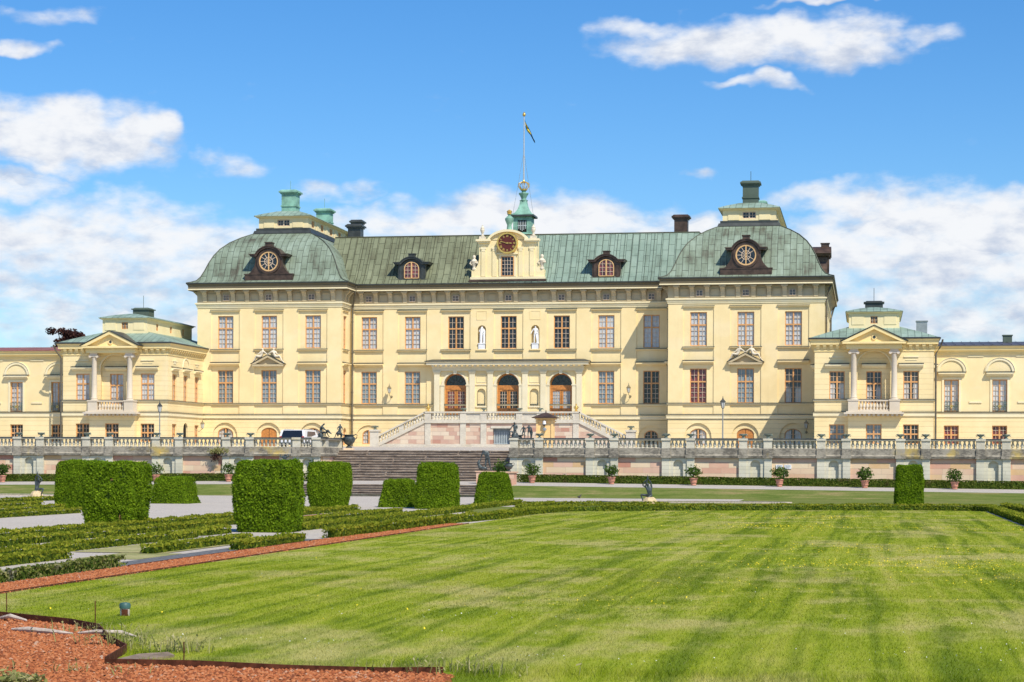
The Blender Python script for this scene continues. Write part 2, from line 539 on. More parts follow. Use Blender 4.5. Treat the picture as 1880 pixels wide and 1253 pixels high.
def copper(name, dark, mid, light, streak=.5):
    """standing-seam copper sheets: UV u runs along the eaves, v up the slope, in metres"""
    m, t = new_mat(name)
    uv = t.n('ShaderNodeUVMap', uv_map='UVMap').outputs[0]
    sp = t.n('ShaderNodeSeparateXYZ', {0: uv})
    sw = t.n('ShaderNodeCombineXYZ', {0: sp.outputs[1], 1: sp.outputs[0]}).outputs[0]
    br = t.n('ShaderNodeTexBrick', {'Vector': sw, 'Color1': (.2, .2, .2), 'Color2': (.8, .8, .8), 'Mortar': (0, 0, 0), 'Scale': 1.0, 'Mortar Size': .016, 'Mortar Smooth': .3, 'Bias': 0.0, 'Brick Width': 1.1, 'Row Height': .46}, offset=.5)
    p = world_pos(t)
    n = t.noise(p, .5, 6, .62)
    per = t.n('ShaderNodeSeparateColor', {0: br.outputs[0]}).outputs[0]
    f = t.m('ADD', t.m('MULTIPLY', n, 1.15), t.m('MULTIPLY', t.m('SUBTRACT', per, .5), .24))
    runs = t.noise(t.n('ShaderNodeCombineXYZ', {0: t.m('MULTIPLY', sp.outputs[0], 3.2), 1: t.m('MULTIPLY', sp.outputs[1], .35)}).outputs[0], 1.4, 5, .6)
    f = t.m('ADD', f, t.m('MULTIPLY', t.m('SUBTRACT', runs, .5), streak))
    c = t.ramp(f, [(.28, dark), (.52, mid), (.86, light)])
    c = t.mix(t.m('MULTIPLY', br.outputs['Fac'], .75), c, tuple(x * .35 for x in dark))
    spd = t.noise(p, 3, 3)
    finish(t, c, .62, .35, t.m('ADD', t.m('MULTIPLY', br.outputs['Fac'], 1.6), t.m('MULTIPLY', spd, .35)), .03, .05, .7)
    return m
M['copper_old'] = copper('old_olive_copper', (.115, .115, .065), (.165, .18, .105), (.25, .27, .165))
M['copper_new'] = copper('verdigris_copper', (.15, .20, .155), (.21, .29, .23), (.285, .37, .30), .4)
M['copper_dome'] = copper('dome_copper', (.09, .085, .06), (.185, .23, .165), (.29, .36, .28), .75)
M['copper_attic'] = copper('attic_copper', (.16, .20, .15), (.24, .33, .26), (.33, .43, .36), .4)

def ashlar(name, cols, bw, bh, grey=0.0, stain=.5):
    m, t = new_mat(name)
    p = world_pos(t)
    sp = t.n('ShaderNodeSeparateXYZ', {0: p})
    v = t.n('ShaderNodeCombineXYZ', {0: t.m('ADD', sp.outputs[0], sp.outputs[1]), 1: sp.outputs[2]}).outputs[0]
    br = t.n('ShaderNodeTexBrick', {'Vector': v, 'Color1': (0, 0, 0), 'Color2': (1, 1, 1), 'Mortar': (.5, .5, .5), 'Scale': 1.0, 'Mortar Size': .007, 'Mortar Smooth': .2, 'Bias': 0.0, 'Brick Width': bw, 'Row Height': bh}, offset=.37, squash=1.35, squash_frequency=3)
    per = t.n('ShaderNodeSeparateColor', {0: br.outputs[0]}).outputs[0]
    n = t.noise(p, 1.7, 5, .6)
    f = t.m('ADD', per, t.m('MULTIPLY', t.m('SUBTRACT', n, .5), .22), clamp=True)
    k = len(cols)
    c = t.ramp(f, [(.06 + .88 * i / (k - 1), q) for i, q in enumerate(cols)])
    c = t.mix(t.m('MULTIPLY', br.outputs['Fac'], .4), c, (.22, .19, .16))
    st = t.noise(t.scaled(p, (.7, .7, .3)), 1.2, 6, .65)
    c = t.mix(t.m('MULTIPLY', t.span(st, .52, .8), stain), c, (.16, .145, .12))
    finish(t, c, .9, .15, t.m('SUBTRACT', t.noise(p, 14, 4), t.m('MULTIPLY', br.outputs['Fac'], 1.5)), .015)
    return m
M['pink_stone'] = ashlar('pink_sandstone', [(.55, .27, .19), (.68, .42, .30), (.74, .56, .38), (.77, .62, .43), (.66, .44, .23), (.70, .46, .34)], 1.15, .33, 0, .18)
M['perron_stone'] = ashlar('perron_sandstone', [(.50, .27, .20), (.66, .48, .36), (.70, .56, .43), (.72, .60, .46), (.68, .52, .38), (.56, .36, .28)], .62, .30, 0, .18)
M['grey_stone'] = ashlar('pale_grey_stone', [(.60, .57, .44), (.65, .62, .48), (.68, .64, .51)], 3.0, .22, 0, .3)

def weathered(name, base, dirt, amount, lichen=0.0, blotch=1.0):
    m, t = new_mat(name)
    p = world_pos(t)
    n1 = t.noise(p, 1.1 * blotch, 7, .68)
    n2 = t.noise(t.scaled(p, (1, 1, 2.5)), 5.5 * blotch, 6, .7)
    f = t.m('ADD', t.m('MULTIPLY', n1, .6), t.m('MULTIPLY', n2, .5))
    c = t.mix(t.m('MULTIPLY', t.span(f, .46, .66), amount), base, dirt)
    if lichen:
        li = t.span(t.noise(p, .42, 4, .6), .60, .72)
        c = t.mix(t.m('MULTIPLY', li, lichen), c, (.52, .38, .09))
    spk = t.span(t.noise(p, 17, 3, .6), .66, .74)
    c = t.mix(t.m('MULTIPLY', spk, .35), c, (.70, .68, .60))
    finish(t, c, .92, .12, t.noise(p, 16, 5), .02)
    return m
M['rail_stone'] = weathered('balustrade_stone', (.64, .60, .48), (.36, .32, .25), .45, .3)
M['plinth_stone'] = weathered('blackened_plinth_stone', (.36, .325, .26), (.10, .092, .078), .85, .75)
M['perron_rail'] = weathered('perron_rail_stone', (.68, .62, .51), (.42, .37, .30), .5, .1)

def steps_mat():
    m, t = new_mat('worn_step_stone')
    p = world_pos(t)
    n = t.noise(t.scaled(p, (.6, 1, 3)), 2.2, 7, .7)
    c = t.ramp(n, [(.3, (.10, .08, .065)), (.45, (.235, .185, .145)), (.58, (.34, .27, .21)), (.72, (.47, .41, .34))])
    spk = t.span(t.noise(p, 9, 5, .65), .60, .68)
    c = t.mix(t.m('MULTIPLY', spk, .7), c, (.60, .56, .49))
    finish(t, c, .95, .1, t.noise(p, 15, 5), .03)
    return m
M['steps'] = steps_mat()

def gravel(name, base, var, scale=28, patch=.5):
    m, t = new_mat(name)
    p = world_pos(t)
    vo = t.n('ShaderNodeTexVoronoi', {'Vector': p, 'Scale': scale})
    g = t.n('ShaderNodeSeparateColor', {0: vo.outputs['Color']}).outputs[0]
    c = t.mix(g, tuple(x * (1 - var) for x in base), tuple(min(1, x * (1 + var)) for x in base))
    pn = t.span(t.noise(p, .35, 6, .65), .35, .7)
    c = t.mix(t.m('MULTIPLY', pn, patch), c, tuple(x * .8 for x in base))
    finish(t, c, .95, .1, vo.outputs['Distance'], .02, 0, .5)
    return m
M['gravel'] = gravel('pale_gravel', (.47, .425, .37), .22, 26, .35)
M['grey_gravel'] = gravel('grey_gravel', (.135, .14, .145), .35, 24, .2)
M['chip'] = gravel('red_chip', (.37, .125, .045), .42, 22, .35)

def lawn_color(t, p):
    """mown stripes along y, dry patches stretched across; real colour of the turf"""
    sp = t.n('ShaderNodeSeparateXYZ', {0: p})
    wob = t.noise(t.scaled(p, (.25, .06, 1)), 1.0, 3)
    xs = t.m('ADD', sp.outputs[0], t.m('MULTIPLY', wob, .9))
    stripe = t.noise(t.n('ShaderNodeCombineXYZ', {0: t.m('MULTIPLY', xs, 2.3), 1: t.m('MULTIPLY', sp.outputs[1], .04)}).outputs[0], 1.0, 4, .6)
    fine = t.noise(t.scaled(p, (1.2, .5, 1)), 1.0, 7, .68)
    dry = t.noise(t.scaled(p, (.30, .22, 1), loc=(3, 1, 0)), 1.0, 5, .6)
    f = t.m('ADD', t.m('ADD', .58, t.m('MULTIPLY', t.m('SUBTRACT', stripe, .5), 1.15)), t.m('MULTIPLY', t.m('SUBTRACT', fine, .5), .55))
    c = t.ramp(f, [(.44, (.16, .22, .012)), (.56, (.275, .335, .02)), (.70, (.36, .39, .042)), (.84, (.43, .42, .08))])
    ln = t.noise(t.n('ShaderNodeCombineXYZ', {0: t.m('MULTIPLY', t.m('ADD', xs, t.m('MULTIPLY', fine, .18)), 2.7), 1: t.m('MULTIPLY', sp.outputs[1], .045)}).outputs[0], 1.0, 3, .5)
    lk = t.m('MULTIPLY', t.span(ln, .52, .66), t.span(t.noise(t.scaled(p, (.10, .07, 1), loc=(9, 2, 0)), 1.0, 3), .36, .6))
    d = t.m('ADD', dry, t.m('MULTIPLY', t.m('SUBTRACT', fine, .5), .7))
    c = t.mix(t.m('MULTIPLY', t.span(d, .46, .70), .66), c, (.54, .46, .19))
    c = t.mix(t.m('MULTIPLY', lk, .58), c, (.115, .175, .010))
    return c

def lawn_mat():
    m, t = new_mat('mown_lawn')
    p = world_pos(t)
    c = lawn_color(t, p)
    h = t.noise(p, 30, 3)
    c = t.mix(t.span(h, .35, .7, 0, .3), c, (.07, .10, .010))
    finish(t, c, .9, .1, t.m('ADD', h, t.noise(p, 5, 4)), .05)
    return m
M['lawn'] = lawn_mat()

def blade_mat():
    m, t = new_mat('grass_blade')
    p = world_pos(t)
    c = lawn_color(t, p)
    r = t.n('ShaderNodeNewGeometry').outputs['Random Per Island']
    c = t.mix(t.m('MULTIPLY', t.span(r, .86, 1.0), .6), c, (.40, .36, .16))
    c = t.mix(t.m('MULTIPLY', t.m('SUBTRACT', 1.0, t.span(r, 0, .3)), .4), c, (.08, .16, .012))
    d = t.n('ShaderNodeBsdfDiffuse', {'Color': c})
    tr = t.n('ShaderNodeBsdfTranslucent', {'Color': c})
    mx = t.n('ShaderNodeMixShader', {0: .35, 1: d.outputs[0], 2: tr.outputs[0]})
    t.n('ShaderNodeOutputMaterial', {0: mx.outputs[0]})
    return m
M['blade'] = blade_mat()

def rough_grass(name, a, b, d):
    m, t = new_mat(name)
    p = world_pos(t)
    n = t.noise(t.scaled(p, (.3, .8, 1)), 1.3, 6, .65)
    c = t.ramp(n, [(.35, a), (.52, b), (.68, d)])
    h = t.noise(p, 9, 5, .7)
    c = t.mix(t.span(h, .4, .7, 0, .4), c, tuple(x * .45 for x in a))
    finish(t, c, .95, .1, h, .05)
    return m
M['bank'] = rough_grass('bank_grass', (.10, .145, .022), (.165, .195, .045), (.32, .25, .11))
M['meadow'] = rough_grass('far_grass', (.07, .12, .02), (.10, .15, .03), (.14, .17, .05))
M['dry_grass'] = rough_grass('dry_grass', (.25, .26, .10), (.36, .34, .15), (.44, .40, .20))

def leaf(name, a, b, c3, trans=.35, spot=None, thr=.62):
    m, t = new_mat(name)
    r = t.n('ShaderNodeNewGeometry').outputs['Random Per Island']
    p = world_pos(t)
    n = t.noise(p, 1.6, 4, .6)
    f = t.m('ADD', t.m('MULTIPLY', r, .7), t.m('MULTIPLY', t.m('SUBTRACT', n, .5), .9))
    c = t.ramp(f, [(.0, a), (.4, b), (.8, c3)])
    if spot:
        c = t.mix(t.m('MULTIPLY', t.span(t.noise(p, 1.1 if thr < .65 else 2.3, 3), thr, thr + .08), .7), c, spot)
    d = t.n('ShaderNodeBsdfPrincipled', {'Base Color': c, 'Roughness': .6, 'Specular IOR Level': .12})
    tr = t.n('ShaderNodeBsdfTranslucent', {'Color': c})
    mx = t.n('ShaderNodeMixShader', {0: trans, 1: d.outputs[0], 2: tr.outputs[0]})
    t.n('ShaderNodeOutputMaterial', {0: mx.outputs[0]})
    return m
M['yew'] = leaf('clipped_leaf', (.09, .165, .006), (.20, .325, .011), (.33, .47, .020), .5, (.30, .22, .06), .70)
M['box'] = leaf('box_leaf', (.09, .14, .010), (.20, .25, .018), (.33, .34, .03), .45)
M['box_tip_lit'] = leaf('golden_lit_box_tip', (.16, .22, .014), (.32, .35, .028), (.48, .45, .055), .5)  # golden new shoots; the colour also carries the sunlit look of hedge tops
M['box_grey'] = leaf('greying_box_leaf', (.06, .11, .014), (.18, .21, .035), (.38, .34, .15), .35, (.40, .36, .26))
M['wall_hedge'] = leaf('long_hedge_leaf', (.06, .10, .012), (.125, .165, .02), (.20, .22, .045), .4, (.16, .13, .05))
M['citrus'] = leaf('glossy_leaf', (.03, .07, .010), (.075, .14, .02), (.17, .25, .05), .35)
M['beech'] = leaf('copper_beech_leaf', (.03, .014, .014), (.065, .026, .022), (.12, .05, .035), .25)
M['weed'] = leaf('weed_leaf', (.20, .23, .06), (.36, .35, .13), (.50, .44, .23), .35)
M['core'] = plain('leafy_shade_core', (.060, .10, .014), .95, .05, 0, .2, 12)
M['flower_yellow'] = plain('yellow_petal', (.80, .62, .03), .7, .2, 0, .1, 10)
M['flower_white'] = plain('white_petal', (.78, .78, .74), .7, .2, 0, .05, 10)
def chip_mat():
    m, t = new_mat('loose_red_chip')
    r = t.n('ShaderNodeNewGeometry').outputs['Random Per Island']
    c = t.ramp(r, [(0, (.16, .05, .022)), (.3, (.34, .10, .035)), (.68, (.45, .155, .055)), (.96, (.48, .20, .09)), (1, (.46, .34, .25))])
    finish(t, c, .85, .2)
    return m
M['loose_chip'] = chip_mat()

# ================================================================ windows
WIN = {}
def strip_object(o):
    d = o.data
    ORG.pop(o, None)
    bpy.data.objects.remove(o)
    return d

def arch_pts(x0, x1, z0, z1, rise, n=13):
    c, hw = (x0 + x1) / 2, (x1 - x0) / 2
    return [(x0, z0)] + [(c - hw * math.cos(t), z1 - rise + rise * math.sin(t)) for t in np.linspace(0, PI, n)] + [(x1, z0)]

def window_data(w_, h_, rise, rows, cols, transom, merged):
    fr = MB()
    hw, f = w_ / 2, (.06 if w_ > .7 else .035)
    mu = .05 if w_ > .7 else .022
    if rise:
        fr.strip(arch_pts(-hw + f, hw - f, f, h_ - f, max(.05, rise - f * .6)), arch_pts(-hw, hw, 0, h_, rise), 0, .1)
        fr.box(-hw + f, hw - f, 0, .1, 0.001, f)
    else:
        fr.box(-hw, -hw + f, 0, .1, 0, h_)
        fr.box(hw - f, hw, 0, .1, 0, h_)
        fr.box(-hw + f, hw - f, .002, .098, 0, f)
        fr.box(-hw + f, hw - f, .002, .098, h_ - f, h_)
    if cols > 1:
        fr.box(-mu, mu, -.012, .09, f * .5, h_ - f * .5)
    if transom:
        tz = h_ * transom
        fr.box(-hw + .02, hw - .02, -.006, .094, tz - .05, tz + .05)
    fr.cur = 1
    b = .013
    spans = [(-hw + f, -mu), (mu, hw - f)] if cols > 1 else [(-hw + f, hw - f)]
    zones = [(f, h_ * transom - .055, rows[0]), (h_ * transom + .055, h_ - f, rows[1])] if transom else [(f, h_ - f, rows[0])]
    for (a, c) in spans:
        k = 2 if cols > 1 else 4
        for i in range(1, k):
            x = a + (c - a) * i / k
            top = h_ - f * .8
            if rise:
                top = h_ - rise + rise * math.sqrt(max(0, 1 - (x / hw) ** 2)) - f * .5
            fr.box(x - b, x + b, .02, .065, f, top)
        for (z0, z1, r) in zones:
            for j in range(1, r):
                z = z0 + (z1 - z0) * j / r
                xa, xb = a, c
                if rise and z > h_ - rise:
                    lim = hw * math.sqrt(max(0, 1 - ((z - (h_ - rise)) / rise) ** 2)) - f * .5
                    xa, xb = max(a, -lim), min(c, lim)
                    if xb <= xa:
                        continue
                fr.box(xa, xb, .022, .067, z - b, z + b)
    pn = MB()
    q = .075
    poly = arch_pts(-hw + .03, hw - .03, .03, h_ - .03, rise) if rise else [(-hw + .03, .03), (hw - .03, .03), (hw - .03, h_ - .03), (-hw + .03, h_ - .03)]
    if merged:
        fr.cur = 2
        fr.prism(poly, q, q + .015)
    else:
        pn.prism(poly, q, q + .015)
    return fr, pn

def put_window(parent, x, y, z, w_, h_, kind, rise=0, rows=(4, 2), cols=2, transom=.62, rot=0, merged=False, name='window', fmat='wood'):
    key = (fmat, round(w_, 3), round(h_, 3), rise, rows, cols, transom, merged)
    if key not in WIN:
        fr, pn = window_data(w_, h_, rise, rows, cols, transom, merged)
        WIN[key] = (fr, pn, {})
    fr, pn, cache = WIN[key]
    k1 = ('f', kind if merged else '')
    if k1 not in cache:
        mats = [M[fmat], M['bar']] + ([M['pane_' + kind]] if merged else [])
        cache[k1] = strip_object(fr.build('window', mats, None, at=(0, 0, 0)))
    o = link(name, cache[k1], parent, Vector((x, y, z)) - ORG[parent], rot)
    if not merged:
        k2 = ('p', kind)
        if k2 not in cache:
            cache[k2] = strip_object(pn.build('pane', M['pane_' + kind], None, at=(0, 0, 0)))
        link('pane', cache[k2], o).rotation_euler = (random.uniform(-.012, .012), 0, random.uniform(-.02, .02))
    return o

def TF(x0, y0, deg):
    """local front frame (u along the wall, +y inward) placed at (x0,y0) turned by deg about z"""
    return Matrix.Translation((x0, y0, 0)) @ Matrix.Rotation(math.radians(deg), 4, 'Z')

def hood(mb, c, z, hw, y, big, tf=None):
    """straight window hood or sill: painted moulding (slot 0) with a dark metal top (slot 1)"""
    mb.T = tf
    p = .30 if big else .13
    h_ = .22 if big else .11
    mb.cur = 0
    mb.prism([(y, z), (y - p * .35, z), (y - p * .5, z + h_ * .45), (y - p, z + h_ * .55), (y - p, z + h_), (y, z + h_)], c - hw, c + hw, 'x')
    mb.cur = 1
    mb.prism([(y, z + h_ + .001), (y - p - .02, z + h_ + .001), (y - p - .02, z + h_ + .03), (y, z + h_ + (.09 if big else .05))], c - hw - .02, c + hw + .02, 'x')
    mb.cur = 0
    mb.T = None

# ================================================================ the palace
Y0, YB = 150.0, 147.4
BACK = 168.75
palace = thing('palace', 'wide yellow plastered baroque palace with two domed corner blocks and green copper roofs', 'palace', (0, 149, 2.6))
BX = 18.0
OUT_PATH = [(-23.66, BACK), (-23.66, YB), (-12.33, YB), (-12.33, Y0), (12.33, Y0), (12.33, YB), (23.66, YB), (23.66, BACK)]
BAYS = [-10.84, -7.44, -4.06, 0, 4.06, 7.44, 10.84]

# --- central wall
wl = MB()
ops = [(c - 1.12, c + 1.12, 9.75 if abs(c) < 5 else 5.5, 13.36) for c in BAYS]
ops += [(s * 2.05 - .32, s * 2.05 + .32, 10.5, 12.3, .32) for s in (-1, 1)]
ops += [(-5.5, 5.5, 4.9, 8.75)]
ops += [(c - 1.0, c + 1.0, 2.6, 4.72, 1.0) for c in (-10.84, 10.84)]
wl.wall(-12.33, 12.33, 2.3, 14.0, Y0, ops, .07)
for s in (-1, 1):
    wl.wall(s * 2.05 - .6, s * 2.05 + .6, 10.3, 12.5, Y0 + .4, [])
    nx = [(s * 2.05 - .32, s * 2.05 + .32, 10.5, 12.3, .32)]
    wl.wall(s * 2.05 - .5, s * 2.05 + .5, 10.45, 12.45, Y0 + .07, nx, .34)
for c in BAYS:
    o = [(c - .61, c + .61, 10.53, 13.0)]
    if abs(c) > 5:
        o.append((c - .61, c + .61, 6.36, 8.82))
    wl.wall(c - 1.12, c + 1.12, 5.5 if abs(c) > 5 else 9.7, 13.36, Y0 + .07, o, .16)
for c in (-10.84, 10.84):
    wl.wall(c - 1.05, c + 1.05, 2.5, 4.8, Y0 + .1, [(c - .52, c + .52, 3.28, 4.36, .4)], .12)
wl.build('wall', M['plaster'], palace)

# --- corner blocks
GK = {}
for s in (-1, 1):
    cx = s * BX
    wl = MB()
    cs = [cx - 3.44, cx, cx + 3.44]
    x0, x1 = cx - 5.66, cx + 5.66
    ops = [(c - 1.12, c + 1.12, 5.5, 13.3) for c in cs] + [(c - .98, c + .98, 2.6, 4.86, .98) for c in cs]
    wl.wall(x0, x1, 2.3, 14.0, YB, ops, .07)
    for c in cs:
        wl.wall(c - 1.12, c + 1.12, 5.5, 13.3, YB + .07, [(c - .61, c + .61, 10.5, 12.98), (c - .61, c + .61, 6.33, 8.85)], .16)
        wo = (c - .62, c + .62, 3.28, 4.46, .45) if c != cx else (c - .62, c + .62, 2.6, 4.48, .42)
        wl.wall(c - 1.05, c + 1.05, 2.5, 4.95, YB + .13, [wo], .12)
    # flanks: inner short one, outer long one
    inner_x, outer_x = (x1, x0) if s < 0 else (x0, x1)
    d_in = 90 if s < 0 else -90
    L = Y0 - YB
    u0, u1 = (0, L) if s < 0 else (-L, 0)
    wl.T = TF(inner_x, YB, d_in)
    uc = (u0 + u1) / 2 - (.15 if s < 0 else -.15)
    wl.wall(u0, u1, 2.3, 14.0, 0, [(uc - .5, uc + .5, 10.5, 12.98), (uc - .5, uc + .5, 6.33, 8.85), (uc - .5, uc + .5, 3.2, 4.5, .4)], .2)
    wl.T = TF(outer_x, YB, -d_in)
    Lb = BACK - YB
    u0, u1 = (-Lb, 0) if s < 0 else (0, Lb)
    sgn = -1 if s < 0 else 1
    fl = [sgn * q for q in (3.2, 7.2, 11.2, 15.2, 18.8)]
    wl.wall(u0, u1, 2.3, 14.0, 0, [(q - .61, q + .61, a, b) for q in fl for a, b in ((10.5, 12.98), (6.33, 8.85))], .2)
    wl.T = TF(cx, BACK, 180)
    wl.wall(-5.66, 5.66, 2.3, 14.0, 0, [])
    wl.T = None
    wl.build('wall', M['plaster'], palace)
    for q in fl:
        yy = YB + abs(q)
        for (a, b) in ((10.5, 12.98), (6.33, 8.85)):
            put_window(palace, outer_x - s * .12, yy, a, 1.22, b - a, 'lace', rot=math.radians(-d_in))
    yy = YB + abs(uc)
    for (a, b, k) in ((10.5, 12.98, 'blind'), (6.33, 8.85, 'blind')):
        put_window(palace, inner_x + s * .12, yy, a, 1.0, b - a, k, rot=math.radians(d_in))
    put_window(palace, inner_x + s * .12, yy, 3.2, 1.0, 1.3, 'blind', rise=.4, rows=(3, 1), transom=0, rot=math.radians(d_in))
    # front windows
    kinds = [('lace', 'mid'), ('lace', 'mid'), ('lace', 'mid')] if s < 0 else [('lace', 'red'), ('lace', 'mid'), ('lace', 'half')]
    for c, (ku, kl) in zip(cs, kinds):
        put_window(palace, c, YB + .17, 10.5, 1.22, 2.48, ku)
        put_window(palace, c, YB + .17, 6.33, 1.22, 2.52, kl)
        if c != cx:
            put_window(palace, c, YB + .2, 3.28, 1.24, 1.18, 'half', rise=.45, rows=(3, 1), transom=0)
        else:
            d = MB()
            d.prism(arch_pts(-.62, .62, 0, 1.88, .42), 0, .08)
            d.cur = 1
            d.box(-.012, .012, -.01, .02, 0, 1.8)
            d.build('door', [M['door_wood'], M['dark_inside']], palace, at=(c, YB + .2, 2.6))
for c in BAYS:
    k = 'dark' if abs(c) < 5 else 'lace'
    put_window(palace, c, Y0 + .16, 10.53, 1.22, 2.47, k)
    if abs(c) > 5:
        put_window(palace, c, Y0 + .16, 6.36, 1.22, 2.46, 'mid' if c < 9 else 'dark')
for c in (-10.84, 10.84):
    put_window(palace, c, Y0 + .15, 3.28, 1.04, 1.08, 'half' if c < 0 else 'dark', rise=.4, rows=(3, 1), transom=0)
# back and core of the main body (keeps daylight out)
bk = MB()
bk.T = TF(0, 166, 180)
bk.wall(-12.4, 12.4, 2.3, 15.3, 0, [])
bk.T = None
bk.build('wall', M['plaster'], palace)

# --- mouldings
md = MB()
for c in BAYS:
    hood(md, c, 13.36, 1.16, Y0 + .03, False)
    hood(md, c, 10.33, 1.16, Y0 + .03, False)
    if abs(c) > 5:
        hood(md, c, 9.2, 1.13, Y0 + .03, True)
for s in (-1, 1):
    for i, c in enumerate((s * BX - 3.44, s * BX, s * BX + 3.44)):
        hood(md, c, 13.3, 1.16, YB + .03, False)
        hood(md, c, 10.3, 1.16, YB + .03, False)
        if i != 1:
            hood(md, c, 9.18, 1.13, YB + .03, True)
        else:   # pediment over the middle window
            md.cur = 2
            md.box(c - 1.22, c + 1.22, YB - .30, YB + .03, 9.12, 9.27)
            md.prism([(c - 1.05, 9.27), (c + 1.05, 9.27), (c, 9.78)], YB - .06, YB + .03)
            for t in (-1, 1):
                md.prism([(c + t * 1.32, 9.271), (c + t * 1.02, 9.271), (c, 9.80), (c, 9.98)], YB - .32, YB + .03)
            md.cur = 1
            for t in (-1, 1):
                md.prism([(c + t * 1.36, 9.29), (c + t * 1.36, 9.33), (c, 10.03), (c, 9.99)], YB - .35, YB + .03)
            md.cur = 0
    # niche aprons
    md.box(s * 2.05 - .42, s * 2.05 + .42, Y0 - .1, Y0 + .03, 10.40, 10.5)
    md.strip([(s * 2.05 - .37, 12.75), (s * 2.05 + .37, 12.75), (s * 2.05 + .37, 13.35), (s * 2.05 - .37, 13.35), (s * 2.05 - .37, 12.75)],
             [(s * 2.05 - .41, 12.71), (s * 2.05 + .41, 12.71), (s * 2.05 + .41, 13.39), (s * 2.05 - .41, 13.39), (s * 2.05 - .41, 12.71)], Y0 - .02, Y0 + .03)
    # flank hoods
    xi = s * (BX - 5.66)
    tf = TF(xi, YB, 90 if s < 0 else -90)
    uc = 1.15 if s < 0 else -1.15
    hood(md, uc, 13.3, .8, .0, False, tf)
    hood(md, uc, 10.3, .8, .0, False, tf)
    hood(md, uc, 9.18, .8, .0, True, tf)
md.build('moulding', [M['plaster'], M['dark_metal'], M['frieze']], palace)
bd = MB()
bd.sweep(OUT_PATH, [(0, 5.14), (.05, 5.14), (.05, 5.18), (.09, 5.2), (.09, 5.40), (.13, 5.42), (.13, 5.47), (0, 5.5)])
bd.sweep(OUT_PATH, [(0, 6.2), (.045, 6.2), (.05, 6.26), (.1, 6.28), (.1, 6.31), (0, 6.325)])
bd.cur = 1
bd.sweep(OUT_PATH, [(.0, 5.115), (.04, 5.115), (.04, 5.139), (0, 5.139)])
bd.sweep(OUT_PATH, [(.0, 5.501), (.15, 5.471), (.15, 5.495), (0, 5.53)])
bd.sweep(OUT_PATH, [(.0, 6.326), (.12, 6.311), (.12, 6.33), (0, 6.352)])
bd.build('string_course', [M['stone_trim'], M['dark_metal']], palace)
ar = MB()
ar.sweep(OUT_PATH, [(0, 13.60), (.05, 13.60), (.05, 13.7), (.09, 13.72), (.09, 13.84), (.17, 13.88), (.17, 13.97), (.02, 14.0)])
ar.build('architrave', M['stone_trim'], palace)
fz = MB()
fz.sweep(OUT_PATH, [(.02, 14.0), (.02, 14.9)])
BR = [(0, 14.03), (-.09, 14.03), (-.11, 14.2), (-.16, 14.42), (-.27, 14.62), (-.42, 14.74), (-.42, 14.80), (0, 14.80)]
CAP = [(0, 14.801), (-.50, 14.801), (-.50, 14.88), (0, 14.88)]
def bracket(mb, x, y, tf=None):
    mb.T = tf
    mb.prism([(y + a, b) for a, b in BR], x - .16, x + .16, 'x')
    mb.prism([(y + a, b) for a, b in CAP], x - .24, x + .24, 'x')
    mb.T = None
def panel(mb, x, y, tf=None):
    mb.T = tf
    a, b = [(x - .3, 14.1), (x + .3, 14.1), (x + .3, 14.62), (x - .3, 14.62), (x - .3, 14.1)], [(x - .34, 14.06), (x + .34, 14.06), (x + .34, 14.66), (x - .34, 14.66), (x - .34, 14.06)]
    mb.strip(a, b, y - .06, y)
    mb.T = None
fwin = []
bps = [-11.95]
for i, c in enumerate(BAYS):
    bps += [c - .57, c + .57]
    fwin.append((c, Y0))
    if i < 6:
        mid = (c + BAYS[i + 1]) / 2
        bps.append(mid)
        for q in ((c + .57 + mid) / 2, (mid + BAYS[i + 1] - .57) / 2):
            panel(fz, q, Y0 - .02)
for x in bps[1:]:
    bracket(fz, x, Y0)
for s in (-1, 1):
    for k in range(10):
        bracket(fz, s * BX - 5.04 + 1.12 * k, YB)
    for k in range(-4, 5):
        x = s * BX + 1.12 * k
        if k in (-3, 0, 3):
            fwin.append((x, YB))
        else:
            panel(fz, x, YB - .02)
    xi, xo = s * (BX - 5.66), s * (BX + 5.66)
    for k in range(2):
        bracket(fz, (.75 + .95 * k) * (1 if s < 0 else -1), 0, TF(xi, YB, 90 if s < 0 else -90))
    for k in range(18):
        bracket(fz, (.75 + 1.12 * k) * (-1 if s < 0 else 1), 0, TF(xo, YB, -90 if s < 0 else 90))
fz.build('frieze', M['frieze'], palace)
for x, y in fwin:
    put_window(palace, x, y - .12, 14.12, .46, .46, 'dark', rows=(2, 1), transom=0, merged=True, name='frieze_window', fmat='bar')
co = MB()
co.sweep(OUT_PATH, [(.0, 14.89), (.56, 14.89), (.56, 14.93)])
co.cur = 1
co.sweep(OUT_PATH, [(.56, 14.93), (.60, 14.93), (.60, 15.0), (.56, 15.02)])
co.cur = 0
co.sweep(OUT_PATH, [(.56, 15.02), (.58, 15.26), (.65, 15.34), (.65, 15.40)])
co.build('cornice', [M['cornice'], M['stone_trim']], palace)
gt = MB()
gt.sweep(OUT_PATH, [(.65, 15.38), (.70, 15.38), (.71, 15.47), (.62, 15.48), (.5, 15.46)])
gt.build('gutter', M['dark_metal'], palace)

